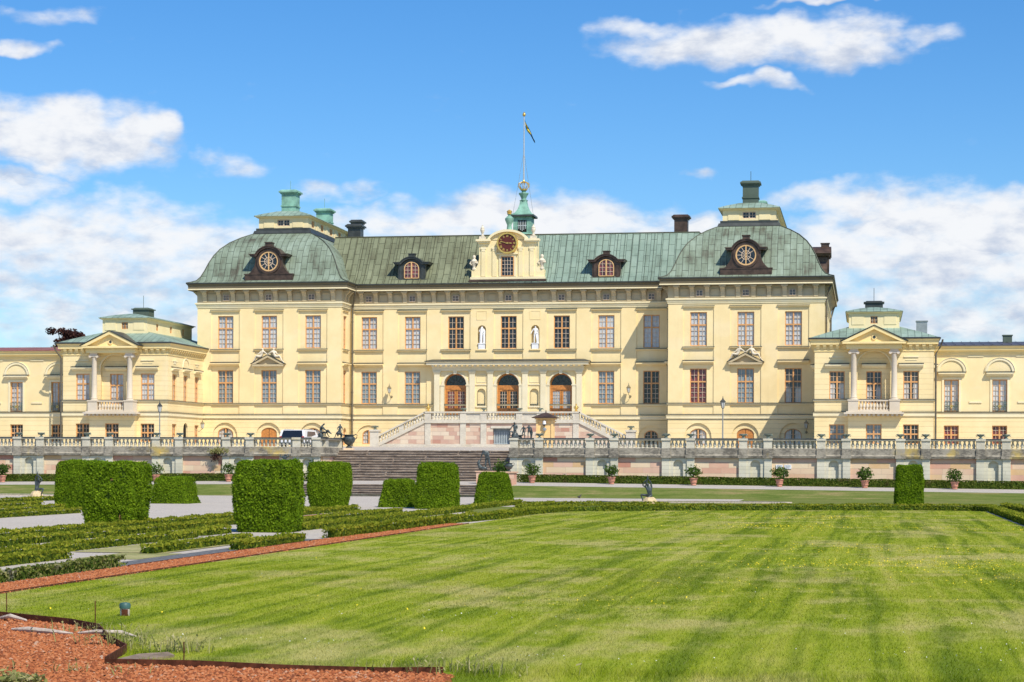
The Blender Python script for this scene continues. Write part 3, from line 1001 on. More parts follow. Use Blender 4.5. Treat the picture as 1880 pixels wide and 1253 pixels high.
# --- roofs
def slope(name, mat, x0, x1, prof, parent, flip=False):
    mb = MB()
    d = 0
    for i in range(len(prof) - 1):
        (ya, za), (yb, zb) = prof[i], prof[i + 1]
        L = math.hypot(yb - ya, zb - za)
        mb.add([(x0, ya, za), (x1, ya, za), (x1, yb, zb), (x0, yb, zb)], [(0, 1, 2, 3)], [[(x0, d), (x1, d), (x1, d + L), (x0, d + L)]])
        d += L
    return mb.build(name, mat, parent)
RP = [(149.32, 15.46), (149.5, 15.64), (150.05, 16.1), (152.5, 19.4)]
slope('roof', M['copper_old'], -14.2, 0, RP, palace)
slope('roof', M['copper_new'], 0, 14.2, RP, palace)
slope('roof', M['copper_old'], -14.2, 14.2, [(152.5, 19.4), (159, 19.9), (162.5, 19.4), (166.6, 15.3)], palace)
rd = MB()
rd.tube([(-14.2, 152.5, 19.4), (14.2, 152.5, 19.4)], .06, 6)
rd.build('ridge_roll', M['copper_old'], palace)
# raised standing seams on the long slopes
for x0, x1, mt in ((-12.9, -.2, 'copper_old'), (.2, 12.9, 'copper_new')):
    sm = MB()
    x = x0
    while x < x1:
        for i in range(len(RP) - 1):
            (ya, za), (yb, zb) = RP[i], RP[i + 1]
            n = Vector((0, -(zb - za), yb - ya)).normalized() * .045
            sm.add([(x - .014, ya, za), (x + .014, ya, za), (x + .014, yb, zb), (x - .014, yb, zb), (x - .014, ya + n.y, za + n.z), (x + .014, ya + n.y, za + n.z), (x + .014, yb + n.y, zb + n.z), (x - .014, yb + n.y, zb + n.z)],
                   [(4, 5, 6, 7), (0, 4, 7, 3), (5, 1, 2, 6), (0, 1, 5, 4)])
        x += .56
    sm.build('roof_seam', M[mt], palace)

def loft(mb, x0, x1, y0, y1, levels):
    d = 0
    for i in range(len(levels) - 1):
        (a, za), (b, zb) = levels[i], levels[i + 1]
        L = math.hypot(b - a, zb - za)
        A = [(x0 + a, y0 + a), (x1 - a, y0 + a), (x1 - a, y1 - a), (x0 + a, y1 - a)]
        B = [(x0 + b, y0 + b), (x1 - b, y0 + b), (x1 - b, y1 - b), (x0 + b, y1 - b)]
        for k in range(4):
            j = (k + 1) % 4
            ax = 0 if k % 2 == 0 else 1
            uvs = [(A[k][ax], d), (A[j][ax], d), (B[j][ax], d + L), (B[k][ax], d + L)]
            mb.add([(*A[k], za), (*A[j], za), (*B[j], zb), (*B[k], zb)], [(0, 1, 2, 3)], [uvs])
        d += L
    b, zb = levels[-1]
    mb.add([(x0 + b, y0 + b, zb), (x1 - b, y0 + b, zb), (x1 - b, y1 - b, zb), (x0 + b, y1 - b, zb)], [(0, 1, 2, 3)], [[(0, 0), (1, 0), (1, 1), (0, 1)]])
DOME = [(-.68, 15.46), (-.4, 15.54), (-.08, 15.68), (.18, 16.0), (.42, 16.5), (.66, 17.1), (.95, 17.68), (1.32, 18.2), (1.9, 18.75), (2.6, 19.2), (3.2, 19.5), (3.75, 19.72)]

def chimney(mb, x, y, z0, z1, w_, d_):
    mb.box(x - w_ / 2, x + w_ / 2, y - d_ / 2, y + d_ / 2, z0, z1 - .3)
    mb.box(x - w_ / 2 - .06, x + w_ / 2 + .06, y - d_ / 2 - .06, y + d_ / 2 + .06, z0 + (z1 - z0) * .28, z0 + (z1 - z0) * .28 + .1)
    mb.box(x - w_ / 2 - .09, x + w_ / 2 + .09, y - d_ / 2 - .09, y + d_ / 2 + .09, z1 - .3, z1 - .2)
    mb.box(x - w_ / 2 - .19, x + w_ / 2 + .19, y - d_ / 2 - .19, y + d_ / 2 + .19, z1 - .2, z1 - .08)
    mb.frustum(x - w_ / 2 - .15, x + w_ / 2 + .15, y - d_ / 2 - .15, y + d_ / 2 + .15, z1 - .08, z1 + .03, .12)

for s in (-1, 1):
    cx = s * BX
    dm = MB()
    loft(dm, cx - 5.66, cx + 5.66, YB, BACK, DOME)
    dome = dm.build('dome_roof', M['copper_dome'], palace)
    for ex in (-1, 1):
        hp = MB()
        hp.tube([(cx + ex * (5.66 - a), YB + a, z) for a, z in DOME], .05, 5)
        hp.build('hip_roll', M['copper_dome'], dome)
    # attic lantern storey
    y0a, y1a = 151.15, 165.0
    at_ = MB()
    at_.frustum(cx - 2.35, cx + 2.35, y0a - .4, y1a + .4, 19.6, 19.84, .1)
    at_.box(cx - 2.15, cx + 2.15, y0a - .2, y1a + .2, 19.84, 20.03)
    base = at_.build('attic_plinth', M['dark_metal'], palace)
    aw = MB()
    aw.wall(cx - 1.98, cx + 1.98, 20.03, 20.95, y0a, [(cx - .5, cx + .5, 20.2, 20.72)], .08)
    for x in (-1.15, 1.15):
        aw.box(cx + x - .42, cx + x + .42, y0a - .04, y0a + .01, 20.1, 20.85)
    for sg in (-1, 1):
        aw.T = TF(cx + sg * 1.98, y0a, 90 * sg)
        L = y1a - y0a
        u0, u1 = (0, L) if sg > 0 else (-L, 0)
        aw.wall(u0, u1, 20.03, 20.95, 0, [(sg * q - .4, sg * q + .4, 20.2, 20.72) for q in (1.4, 4.1, 6.8, 9.5, 12.2)], .08)
        for q in (2.75, 5.45, 8.15, 10.85, 13.2):
            aw.box(sg * q - .3, sg * q + .3, -.04, .01, 20.1, 20.85)
    aw.T = TF(cx, y1a, 180)
    aw.wall(-1.98, 1.98, 20.03, 20.95, 0, [])
    aw.T = None
    aw.sweep([(cx - 1.98, y1a), (cx - 1.98, y0a), (cx + 1.98, y0a), (cx + 1.98, y1a)], [(0, 20.82), (.1, 20.84), (.28, 20.94), (.28, 20.985)])
    attic = aw.build('attic', M['plaster_pale'], palace)
    put_window(attic, cx, y0a + .06, 20.2, 1.0, .52, 'dark', rows=(2, 1), cols=2, transom=0, merged=True, fmat='bar')
    for sg in (-1, 1):
        for q in (1.4, 4.1, 6.8, 9.5, 12.2):
            put_window(attic, cx + sg * 1.92, y0a + q, 20.2, .8, .52, 'dark', rows=(2, 1), transom=0, merged=True, rot=math.radians(90 * sg))
    rf = MB()
    loft(rf, cx - 1.98, cx + 1.98, y0a, y1a, [(-.33, 20.96), (-.31, 21.02), (.3, 21.25), (1.1, 21.5), (1.75, 21.62)])
    rf.build('attic_roof', M['copper_attic'], attic)
    ch = MB()
    chimney(ch, cx, 153.1, 21.4, 23.2, 1.15, 1.15)
    ch.tube([(cx, 153.1, 23.2), (cx, 153.1, 24.0)], .02, 4)
    ch.build('chimney', M['copper_bright'] if s < 0 else M['copper_new'], attic)
    ch = MB()
    chimney(ch, cx, 163.2, 21.4, 23.0, 1.15, 1.15)
    ch.tube([(cx, 163.2, 23.0), (cx, 163.2, 23.9)], .02, 4)
    ch.build('chimney', M['copper_bright'], attic)
    ch = MB()
    chimney(ch, s * 12.75, 153.2, 18.2, 20.45 if s < 0 else 20.75, 1.0, 1.0)
    ch.build('chimney', M['dark_metal'] if s < 0 else M['bronze_sheet'], palace)
    if s < 0:
        ch = MB()
        chimney(ch, -15.1, 163.0, 19.0, 22.0, .8, .8)
        ch.build('chimney', M['dark_metal'], palace)

# --- dormers (front at local y=0, centre x=0)
def ring(mb, cx, cz, r0, r1, y0, y1, n=28):
    ts = np.linspace(0, 2 * PI, n + 1)
    mb.strip([(cx - r0 * math.cos(t), cz + r0 * math.sin(t)) for t in ts], [(cx - r1 * math.cos(t), cz + r1 * math.sin(t)) for t in ts], y0, y1)
def brow(mb, r, zc, zs, wid, y0, y1, th):
    """arched cornice with level shoulders"""
    t0 = math.asin((zs - zc) / r)
    ts = np.linspace(PI - t0, t0, 17)
    inner = [(-wid, zs)] + [(r * math.cos(t), zc + r * math.sin(t)) for t in ts] + [(wid, zs)]
    ro = r + th
    t1 = math.asin((zs + th - zc) / ro)
    ts = np.linspace(PI - t1, t1, 17)
    outer = [(-wid - .06, zs + th)] + [(ro * math.cos(t), zc + ro * math.sin(t)) for t in ts] + [(wid + .06, zs + th)]
    mb.strip(inner, outer, y0, y1)
def round_dormer(loc, rot):
    d = MB()
    d.box(-1.88, 1.88, -.06, 2.4, 0, .46)
    d.box(-1.93, 1.93, -.1, 2.4, .46, .53)
    half = [(1.62, .53), (1.45, .66), (1.28, .88), (1.14, 1.12), (1.06, 1.4), (1.06, 1.83), (.98, 1.95)]
    zc, r = 1.46, 1.0
    arc = [(r * math.cos(t), zc + r * math.sin(t)) for t in np.linspace(.45, PI - .45, 15)]
    poly = half + arc + [(-x, z) for x, z in half[::-1]]
    d.prism(poly, .0, 3.2)
    brow(d, 1.0, zc, 1.84, 1.42, -.2, 3.2, .13)
    brow(d, 1.13, zc, 1.965, 1.5, -.26, 3.2, .06)
    d.box(-.26, .26, -.1, .5, 2.62, 2.86)
    d.box(-.31, .31, -.15, .55, 2.86, 2.92)
    ring(d, 0, zc, .76, .93, -.1, .02)
    o = d.build('dormer', M['bronze_sheet'], palace, at=loc)
    o.rotation_euler = (0, 0, rot)
    wn = MB()
    ring(wn, 0, zc, .66, .76, -.075, .0)
    wn.box(-.04, .04, -.07, 0, zc - .7, zc + .7)
    wn.cur = 1
    for k in range(1, 12):
        if k in (3, 9):
            continue
        a = k * PI / 6
        c_, s_ = math.cos(a), math.sin(a)
        wn.prism([(.08 * c_ - .018 * s_, zc + .08 * s_ + .018 * c_), (.08 * c_ + .018 * s_, zc + .08 * s_ - .018 * c_), (.7 * c_ + .018 * s_, zc + .7 * s_ - .018 * c_), (.7 * c_ - .018 * s_, zc + .7 * s_ + .018 * c_)], -.05, -.015)
    ring(wn, 0, zc, .30, .34, -.052, -.014)
    wn.cur = 2
    ts = np.linspace(0, 2 * PI, 25)[:-1]
    wn.prism([(.7 * math.cos(t), zc + .7 * math.sin(t)) for t in ts], -.012, -.004)
    wn.build('round_window', [M['gold_wood'], M['bar'], M['pane_dark']], o, at=ORG[o])
    return o
M['gold_wood'] = plain('pale_orange_wood', (.70, .44, .20), .5, .4, 0, .1, 6)
for s in (-1, 1):
    round_dormer((s * BX, YB - .1, 15.62), 0)
    round_dormer((s * (BX + 5.66 + .1), 153.6, 15.62), math.radians(90 * s))
    d = MB()
    d.box(-1.2, 1.2, -.08, 2, 0, .14)
    poly = [(1.06, .14), (1.06, 1.28)] + [(.98 * math.cos(t), .95 + .72 * math.sin(t)) for t in np.linspace(.45, PI - .45, 15)] + [(-1.06, 1.28), (-1.06, .14)]
    d.prism(poly, 0, 3.0)
    brow(d, .98, .72, 1.28, 1.32, -.22, 3.0, .13)
    brow(d, 1.11, .72, 1.405, 1.4, -.28, 3.0, .05)
    d.box(-.24, .24, -.12, .4, 1.86, 2.06)
    d.box(-.29, .29, -.16, .45, 2.06, 2.11)
    for x in (-.85, .85):
        d.box(x - .1, x + .1, -.06, .01, .14, 1.2)
    o = d.build('dormer', M['dark_metal'] if s < 0 else M['bronze_sheet'], palace, at=(s * 7.46, 149.75, 15.68))
    f, p = window_data(1.16, 1.28, .5, (4, 1), 2, 0, True)
    f.build('arched_window', [M['gold_wood'], M['bar'], M['pane_red']], o, at=ORG[o] + Vector((0, -.085, .2)))

# --- clock gable
GY = 149.55
cg = MB()
low = [(-2.78, 15.72), (-2.78, 16.42), (-2.68, 16.5), (-2.45, 16.62), (-2.28, 16.9), (-2.2, 17.3), (-2.2, 18.66), (2.2, 18.66), (2.2, 17.3), (2.28, 16.9), (2.45, 16.62), (2.68, 16.5), (2.78, 16.42), (2.78, 15.72)]
cg.prism(low, GY, GY + 1.2)
arc = [(1.48 * math.cos(t), 18.5 + .86 * math.sin(t)) for t in np.linspace(.15, PI - .15, 17)]
cg.prism([(1.5, 18.7)] + arc + [(-1.5, 18.7)], GY + .002, GY + 2.6)
for x in (-1.85, -1.0, 1.0, 1.85):
    cg.box(x - .17, x + .17, GY - .07, GY + .01, 15.95, 18.0)
gable = cg.build('clock_gable', M['plaster_pale'], palace)
gm = MB()
gm.box(-2.86, 2.86, GY - .12, GY + .3, 15.72, 15.92)
for sg in (-1, 1):
    x = sg * 1.9
    gm.box(min(sg * 1.3, sg * 2.42), max(sg * 1.3, sg * 2.42), GY - .28, GY + .4, 18.6, 18.76)
    gm.box(min(sg * 1.36, sg * 2.3), max(sg * 1.36, sg * 2.3), GY - .16, GY + .2, 18.48, 18.6)
    for xx in (1.0, 1.85):
        gm.box(sg * xx - .21, sg * xx + .21, GY - .1, GY + .01, 18.0, 18.16)
        gm.box(sg * xx - .12, sg * xx + .12, GY - .09, GY + .01, 17.84, 18.0)
ts = np.linspace(PI - .1, .1, 21)
gm.strip([(1.42 * math.cos(t), 18.5 + .80 * math.sin(t)) for t in ts], [(1.60 * math.cos(t), 18.5 + .97 * math.sin(t)) for t in ts], GY - .22, GY + .3)
gm.strip([(-.5, 15.95), (-.5, 17.45), (.5, 17.45), (.5, 15.95)], [(-.64, 15.95), (-.64, 17.6), (.64, 17.6), (.64, 15.95)], GY - .08, GY + .01)
gm.box(-.8, .8, GY - .16, GY + .01, 17.6, 17.7)
gm.build('gable_moulding', M['stone_trim'], gable)
gf = MB()
gf.box(-2.95, 2.95, GY - .2, GY + .4, 15.56, 15.72)
gf.build('flashing', M['bronze_sheet'], gable)
gr_ = MB()
ts = np.linspace(0, PI, 13)
gr_.prism([(2.16 * math.cos(t), 17.2 + 1.62 * math.sin(t)) for t in ts] + [(-2.16, 15.8), (2.16, 15.8)], GY + 1.19, GY + 4.6)
gr_.build('gable_roof', M['dark_metal'], gable)
put_window(gable, 0, GY - .105, 15.95, .98, 1.5, 'dark', rows=(5, 1), cols=1, transom=0, merged=True)
ck = MB()
zc = 18.43
ring(ck, 0, zc, .68, .80, GY - .34, GY)
ck.cur = 1
ck.prism([(.7 * math.cos(t), zc + .7 * math.sin(t)) for t in np.linspace(0, 2 * PI, 33)[:-1]], GY - .27, GY)
ck.cur = 0
ROM = ['XII', 'I', 'II', 'III', 'IIII', 'V', 'VI', 'VII', 'VIII', 'IX', 'X', 'XI']
def stroke(mb, x0, z0, x1, z1, th, a, cz, y):
    d = Vector((x1 - x0, z1 - z0))
    n = Vector((-d.y, d.x)).normalized() * th / 2
    P = [(x0 + n.x, z0 + n.y), (x1 + n.x, z1 + n.y), (x1 - n.x, z1 - n.y), (x0 - n.x, z0 - n.y)]
    c_, s_ = math.cos(a), math.sin(a)
    mb.prism([(x * c_ + z * s_, cz - x * s_ + z * c_) for x, z in P], y - .015, y)
for k, rom in enumerate(ROM):
    a = k * PI / 6
    wd = {'I': .045, 'V': .075, 'X': .075}
    tot = sum(wd[c] for c in rom)
    x = -tot / 2
    for c in rom:
        q = x + wd[c] / 2
        if c == 'I':
            stroke(ck, q, .46, q, .63, .026, a, zc, GY - .27)
        elif c == 'V':
            stroke(ck, q, .46, q - .03, .63, .024, a, zc, GY - .27)
            stroke(ck, q, .46, q + .03, .63, .018, a, zc, GY - .268)
        else:
            stroke(ck, q - .03, .46, q + .03, .63, .024, a, zc, GY - .27)
            stroke(ck, q + .03, .46, q - .03, .63, .018, a, zc, GY - .268)
        x += wd[c]
clock = ck.build('clock', [M['gold'], M['dial']], gable)
hd = MB()
for ang, ln, th in ((math.radians(92), .36, .06), (math.radians(284), .56, .045)):
    stroke(hd, 0, -.14, 0, ln, th, ang, zc, GY - .3)
hd.prism([(.06 * math.cos(t), zc + .06 * math.sin(t)) for t in np.linspace(0, 2 * PI, 13)[:-1]], GY - .33, GY - .27)
hd.build('clock_hands', M['gold'], gable)
uprof = [(.11, 0), (.14, .04), (.14, .1), (.07, .14), (.06, .2), (.10, .3), (.16, .45), (.165, .55), (.13, .62), (.15, .66), (.09, .74), (.04, .82), (.05, .87), (.0, .9)]
for sg in (-1, 1):
    u = MB()
    u.lathe(uprof, 0, 0, 10)
    u.box(-.22, .22, -.22, .22, -.2, 0)
    u.build('stone_urn', M['cream_sculpture'], gable, smooth=True, at=(sg * 1.95, GY, 18.96))
    u = MB()
    u.lathe([(.17, -.02), (.17, .08), (.1, .14), (.14, .3), (.2, .5), (.24, .62), (.17, .74), (.09, .8), (.12, .9), (.13, .98), (.08, 1.08), (0, 1.1)], 0, 0, 10)
    u.tube([(-.2, -.05, .62), (-.3, -.1, .45), (-.16, -.18, .34)], .06, 6)
    u.tube([(.2, -.05, .62), (.28, -.12, .46), (.1, -.2, .5)], .06, 6)
    u.build('herm_bust', M['cream_sculpture'], gable, smooth=True, at=(sg * 2.6, GY + .1, 16.5))
cr = MB()
cr.lathe([(.22, 0), (.2, .3), (.17, .55), (.24, .7), (.33, .92), (.34, 1.05), (.2, 1.2), (.1, 1.26), (.14, 1.35)], 0, 0, 10)
cr.cur = 1
cr.lathe([(.16, 1.36), (.19, 1.4), (.15, 1.44), (.22, 1.56), (.14, 1.66), (.03, 1.7), (.0, 1.76)], 0, 0, 10)
cr.build('crowned_cartouche', [M['copper_bright'], M['gold']], gable, smooth=True, at=(.05, GY + .35, 19.3))

# --- bell turret with crown
TY = 156.6
tb = MB()
tb.wall(-.72, .72, 19.0, 21.3, TY - .72, [(-.36, .36, 20.0, 20.95)], .1)
tb.box(-.72, .72, TY - .6, TY + .72, 19.0, 21.3)
tb.sweep([(-.72, TY + .72), (-.72, TY - .72), (.72, TY - .72), (.72, TY + .72)], [(0, 19.75), (.06, 19.78), (.06, 19.86), (0, 19.9)])
turret = tb.build('bell_turret', M['copper_bright'], palace)
tr = MB()
tr.cur = 1
loft(tr, -.72, .72, TY - .72, TY + .72, [(-.24, 21.22), (-.24, 21.36)])
tr.cur = 0
loft(tr, -.72, .72, TY - .72, TY + .72, [(-.25, 21.36), (.1, 21.55), (.3, 21.85), (.42, 22.2), (.48, 22.55)])
tr.build('turret_roof', [M['copper_bright'], M['dark_metal']], turret)
th_ = MB()
for k in range(-2, 3):
    th_.box(k * .13 - .02, k * .13 + .02, TY - .7, TY - .66, 20.1 + .08 * abs(k), 20.9)
th_.box(-.36, .36, TY - .69, TY - .67, 20.5, 20.55)
th_.cur = 1
th_.box(-.37, .37, TY - .655, TY - .601, 19.99, 20.96)
th_.build('louvre', [M['pale_bar'], M['dark_inside']], turret)
fn = MB()
fn.lathe([(.3, 22.5), (.34, 22.58), (.2, 22.64), (.2, 22.75), (.3, 22.95), (.4, 23.1), (.4, 23.16), (.16, 23.2), (.18, 23.35)], 0, TY, 8)
fn.cur = 1
fn.lathe([(.26, 23.36), (.28, 23.48)], 0, TY, 12)
for k in range(8):
    a = k * PI / 4
    pts = [(.27, 23.46), (.44, 23.68), (.42, 23.9), (.2, 24.02), (.03, 23.98)]
    fn.tube([(r * math.cos(a), TY + r * math.sin(a), z) for r, z in pts], .035, 5)
fn.lathe([(.0, 23.95), (.1, 24.0), (.11, 24.1), (.05, 24.2), (.03, 24.3)], 0, TY, 8)
fn.build('crown_finial', [M['copper_bright'], M['gold']], turret)

# --- entrance portico
PY = 149.68
po = MB()
doors = (-4.05, 0, 4.05)
po.wall(-5.75, 5.75, 4.9, 8.9, PY + .12, [(c - .87, c + .87, 4.95, 8.67, .87) for c in doors] + [(s * 2.03 - .33, s * 2.03 + .33, 6.2, 7.5, .33) for s in (-1, 1)], .16)
po.wall(-5.6, 5.6, 4.92, 8.88, PY + .125, [(c - .87, c + .87, 4.95, 8.67, .87) for c in doors] + [(s * 2.03 - .33, s * 2.03 + .33, 6.2, 7.5, .33) for s in (-1, 1)], .5)
for s in (-1, 1):
    po.wall(s * 2.03 - .5, s * 2.03 + .5, 6.1, 7.6, PY + .28, [])
    po.T = TF(s * 5.75, PY + .12, 90 * s)
    po.wall(0 if s > 0 else -.5, .5 if s > 0 else 0, 4.9, 8.9, 0, [])
    po.T = None
portico = po.build('entrance_portico', M['plaster'], palace)
pt = MB()
for x in (-5.45, -2.72, -1.33, 1.33, 2.72, 5.45):
    pt.box(x - .21, x + .21, PY, PY + .14, 4.9, 8.66)
    pt.box(x - .26, x + .26, PY - .05, PY + .14, 8.66, 8.74)
    pt.box(x - .29, x + .29, PY - .08, PY + .14, 8.74, 8.84)
    pt.box(x - .25, x + .25, PY - .04, PY + .14, 4.9, 5.15)
for c in doors:
    ts = np.linspace(PI, 0, 17)
    pt.strip([(c + .87 * math.cos(t), 7.8 + .87 * math.sin(t)) for t in ts], [(c + 1.06 * math.cos(t), 7.8 + .92 * math.sin(t)) for t in ts], PY + .04, PY + .14)
    for s in (-1, 1):
        pt.box(c + s * 1.0 - .14, c + s * 1.0 + .14, PY + .05, PY + .14, 4.95, 7.72)
        pt.box(c + s * 1.02 - .2, c + s * 1.02 + .2, PY + .01, PY + .14, 7.72, 7.81)
    pt.prism([(c - .1, 8.6), (c + .1, 8.6), (c + .15, 8.86), (c - .15, 8.86)], PY - .03, PY + .14)
for s in (-1, 1):
    c = s * 2.03
    pt.box(c - .43, c + .43, PY + .05, PY + .14, 6.08, 6.18)
    pt.box(c - .43, c + .43, PY + .06, PY + .14, 7.76, 7.84)
    pt.strip([(c - .34, 8.0), (c + .34, 8.0), (c + .34, 8.52), (c - .34, 8.52), (c - .34, 8.0)], [(c - .38, 7.96), (c + .38, 7.96), (c + .38, 8.56), (c - .38, 8.56), (c - .38, 7.96)], PY + .09, PY + .13)
EP = [(-5.78, Y0), (-5.78, PY), (5.78, PY), (5.78, Y0)]
pt.sweep(EP, [(0, 8.84), (.02, 8.84), (.02, 8.95), (.04, 8.96), (.04, 9.12), (.1, 9.16)])
pt.sweep(EP, [(.1, 9.27), (.42, 9.28), (.42, 9.44), (.5, 9.5), (.5, 9.53)])
x = -5.7
while x < 5.75:
    pt.box(x - .1, x + .1, PY - .34, PY - .08, 9.15, 9.28)
    x += .407
pt.build('pilaster_order', M['portico'], portico)
pr = MB()
pr.sweep(EP, [(.5, 9.53), (.54, 9.53), (.54, 9.57), (.1, 9.7), (0, 9.72)])
pr.build('metal_ledge', M['dark_metal'], portico)
for c, kind in zip(doors, ('red', 'dark', 'lace')):
    DY = PY + .52
    d = MB()
    d.strip(arch_pts(c - .78, c + .78, 4.95, 8.56, .78, 17), arch_pts(c - .87, c + .87, 4.95, 8.66, .87, 17), DY, DY + .12)
    d.box(c - .8, c + .8, DY - .03, DY + .1, 7.5, 7.76)
    d.prism([(c - .45, 7.42), (c + .45, 7.42), (c + .3, 7.52), (c, 7.6), (c - .3, 7.52)], DY - .06, DY)
    door = d.build('door', M['door_wood'], palace)
    fl = MB()
    ts = np.linspace(0, PI, 17)
    fl.prism([(c + .78 * math.cos(t), 7.76 + .8 * math.sin(t)) for t in ts], DY + .07, DY + .08)
    fl.cur = 1
    ring(fl, c, 7.76, .26, .30, DY + .03, DY + .06, 20)
    for k in range(1, 6):
        a = k * PI / 6
        fl.tube([(c + .3 * math.cos(a), DY + .05, 7.76 + .3 * math.sin(a)), (c + .76 * math.cos(a), DY + .05, 7.76 + .76 * math.sin(a))], .015, 4)
    fl.build('fanlight', [M['pane_dark'], M['dark_metal']], door)
    for sd in (-1, 1):
        lf = MB()
        x0, x1 = (c - .78, c - .012) if sd < 0 else (c + .012, c + .78)
        g0, g1, z0, z1 = x0 + .12, x1 - .12, 6.02, 7.3
        for q in ((x0, g0, 4.95, 7.5), (g1, x1, 4.95, 7.5)):
            lf.box(q[0], q[1], DY, DY + .07, q[2], q[3])
        for q in ((4.95, 5.15), (5.8, z0), (z1, 7.5)):
            lf.box(g0, g1, DY + .002, DY + .068, q[0], q[1])
        lf.box(g0, g1, DY + .025, DY + .06, 5.15, 5.8)
        lf.cur = 1
        for k in (1, 2):
            xx = g0 + (g1 - g0) * k / 3
            lf.box(xx - .014, xx + .014, DY + .01, DY + .04, z0, z1)
        for k in range(1, 5):
            zz = z0 + (z1 - z0) * k / 5
            lf.box(g0, g1, DY + .012, DY + .042, zz - .014, zz + .014)
        lf.cur = 2
        lf.box(g0, g1, DY + .045, DY + .055, z0, z1)
        lf.cur = 3
        lf.box((x1 - .09 if sd < 0 else x0 + .05), (x1 - .05 if sd < 0 else x0 + .09), DY - .06, DY, 5.9, 5.95)
        lf.build('door_leaf', [M['door_wood'], M['bar'], M['pane_' + kind], M['brass']], door)

# --- drainpipes
def pipe(name_pts, parent=palace):
    p = MB()
    p.tube(name_pts, .075, 7)
    for a in (4.2, 7.2, 10.2, 12.6):
        q = name_pts[-1]
        if name_pts[-1][2] < a < name_pts[-2][2]:
            p.lathe([(.1, a), (.1, a + .06)], q[0], q[1], 7)
    return p.build('drainpipe', M['pipe'], parent)
pipe([(-11.7, 149.3, 15.3), (-11.8, 149.4, 14.7), (-12.1, 149.85, 13.7), (-12.12, 149.87, 13.4), (-12.12, 149.87, 3.1)])
pipe([(12.0, 149.3, 15.3), (12.1, 149.5, 14.4), (12.14, 149.85, 13.5), (12.14, 149.85, 3.1)])
pipe([(-23.4, YB - 1.0, 9.9), (-23.4, YB - .7, 9.4), (-23.4, YB - .12, 8.9), (-23.4, YB - .12, 3.0)])
pipe([(24.25, YB + .6, 15.2), (24.0, YB + .5, 14.6), (23.78, YB + .5, 13.8), (23.78, YB + .5, 3.0)])
pipe([(24.25, BACK - 2, 15.2), (24.0, BACK - 2, 14.6), (23.78, BACK - 2, 13.8), (23.78, BACK - 2, 3.0)])

# ================================================================ low pavilions
BAL_PROF = [(.09, 0), (.09, .05), (.06, .07), (.07, .11), (.105, .19), (.09, .27), (.055, .37), (.05, .44), (.075, .46), (.075, .5)]
BALC = {}
def baluster(parent, x, y, z, h_, mat, rot=0):
    k = (round(h_, 3), mat)
    if k not in BALC:
        b = MB()
        b.lathe([(r, q * h_ / .5) for r, q in BAL_PROF], 0, 0, 8)
        BALC[k] = strip_object(b.build('baluster', M[mat], None, smooth=True, at=(0, 0, 0)))
    return link('baluster', BALC[k], parent, Vector((x, y, z)) - ORG[parent])

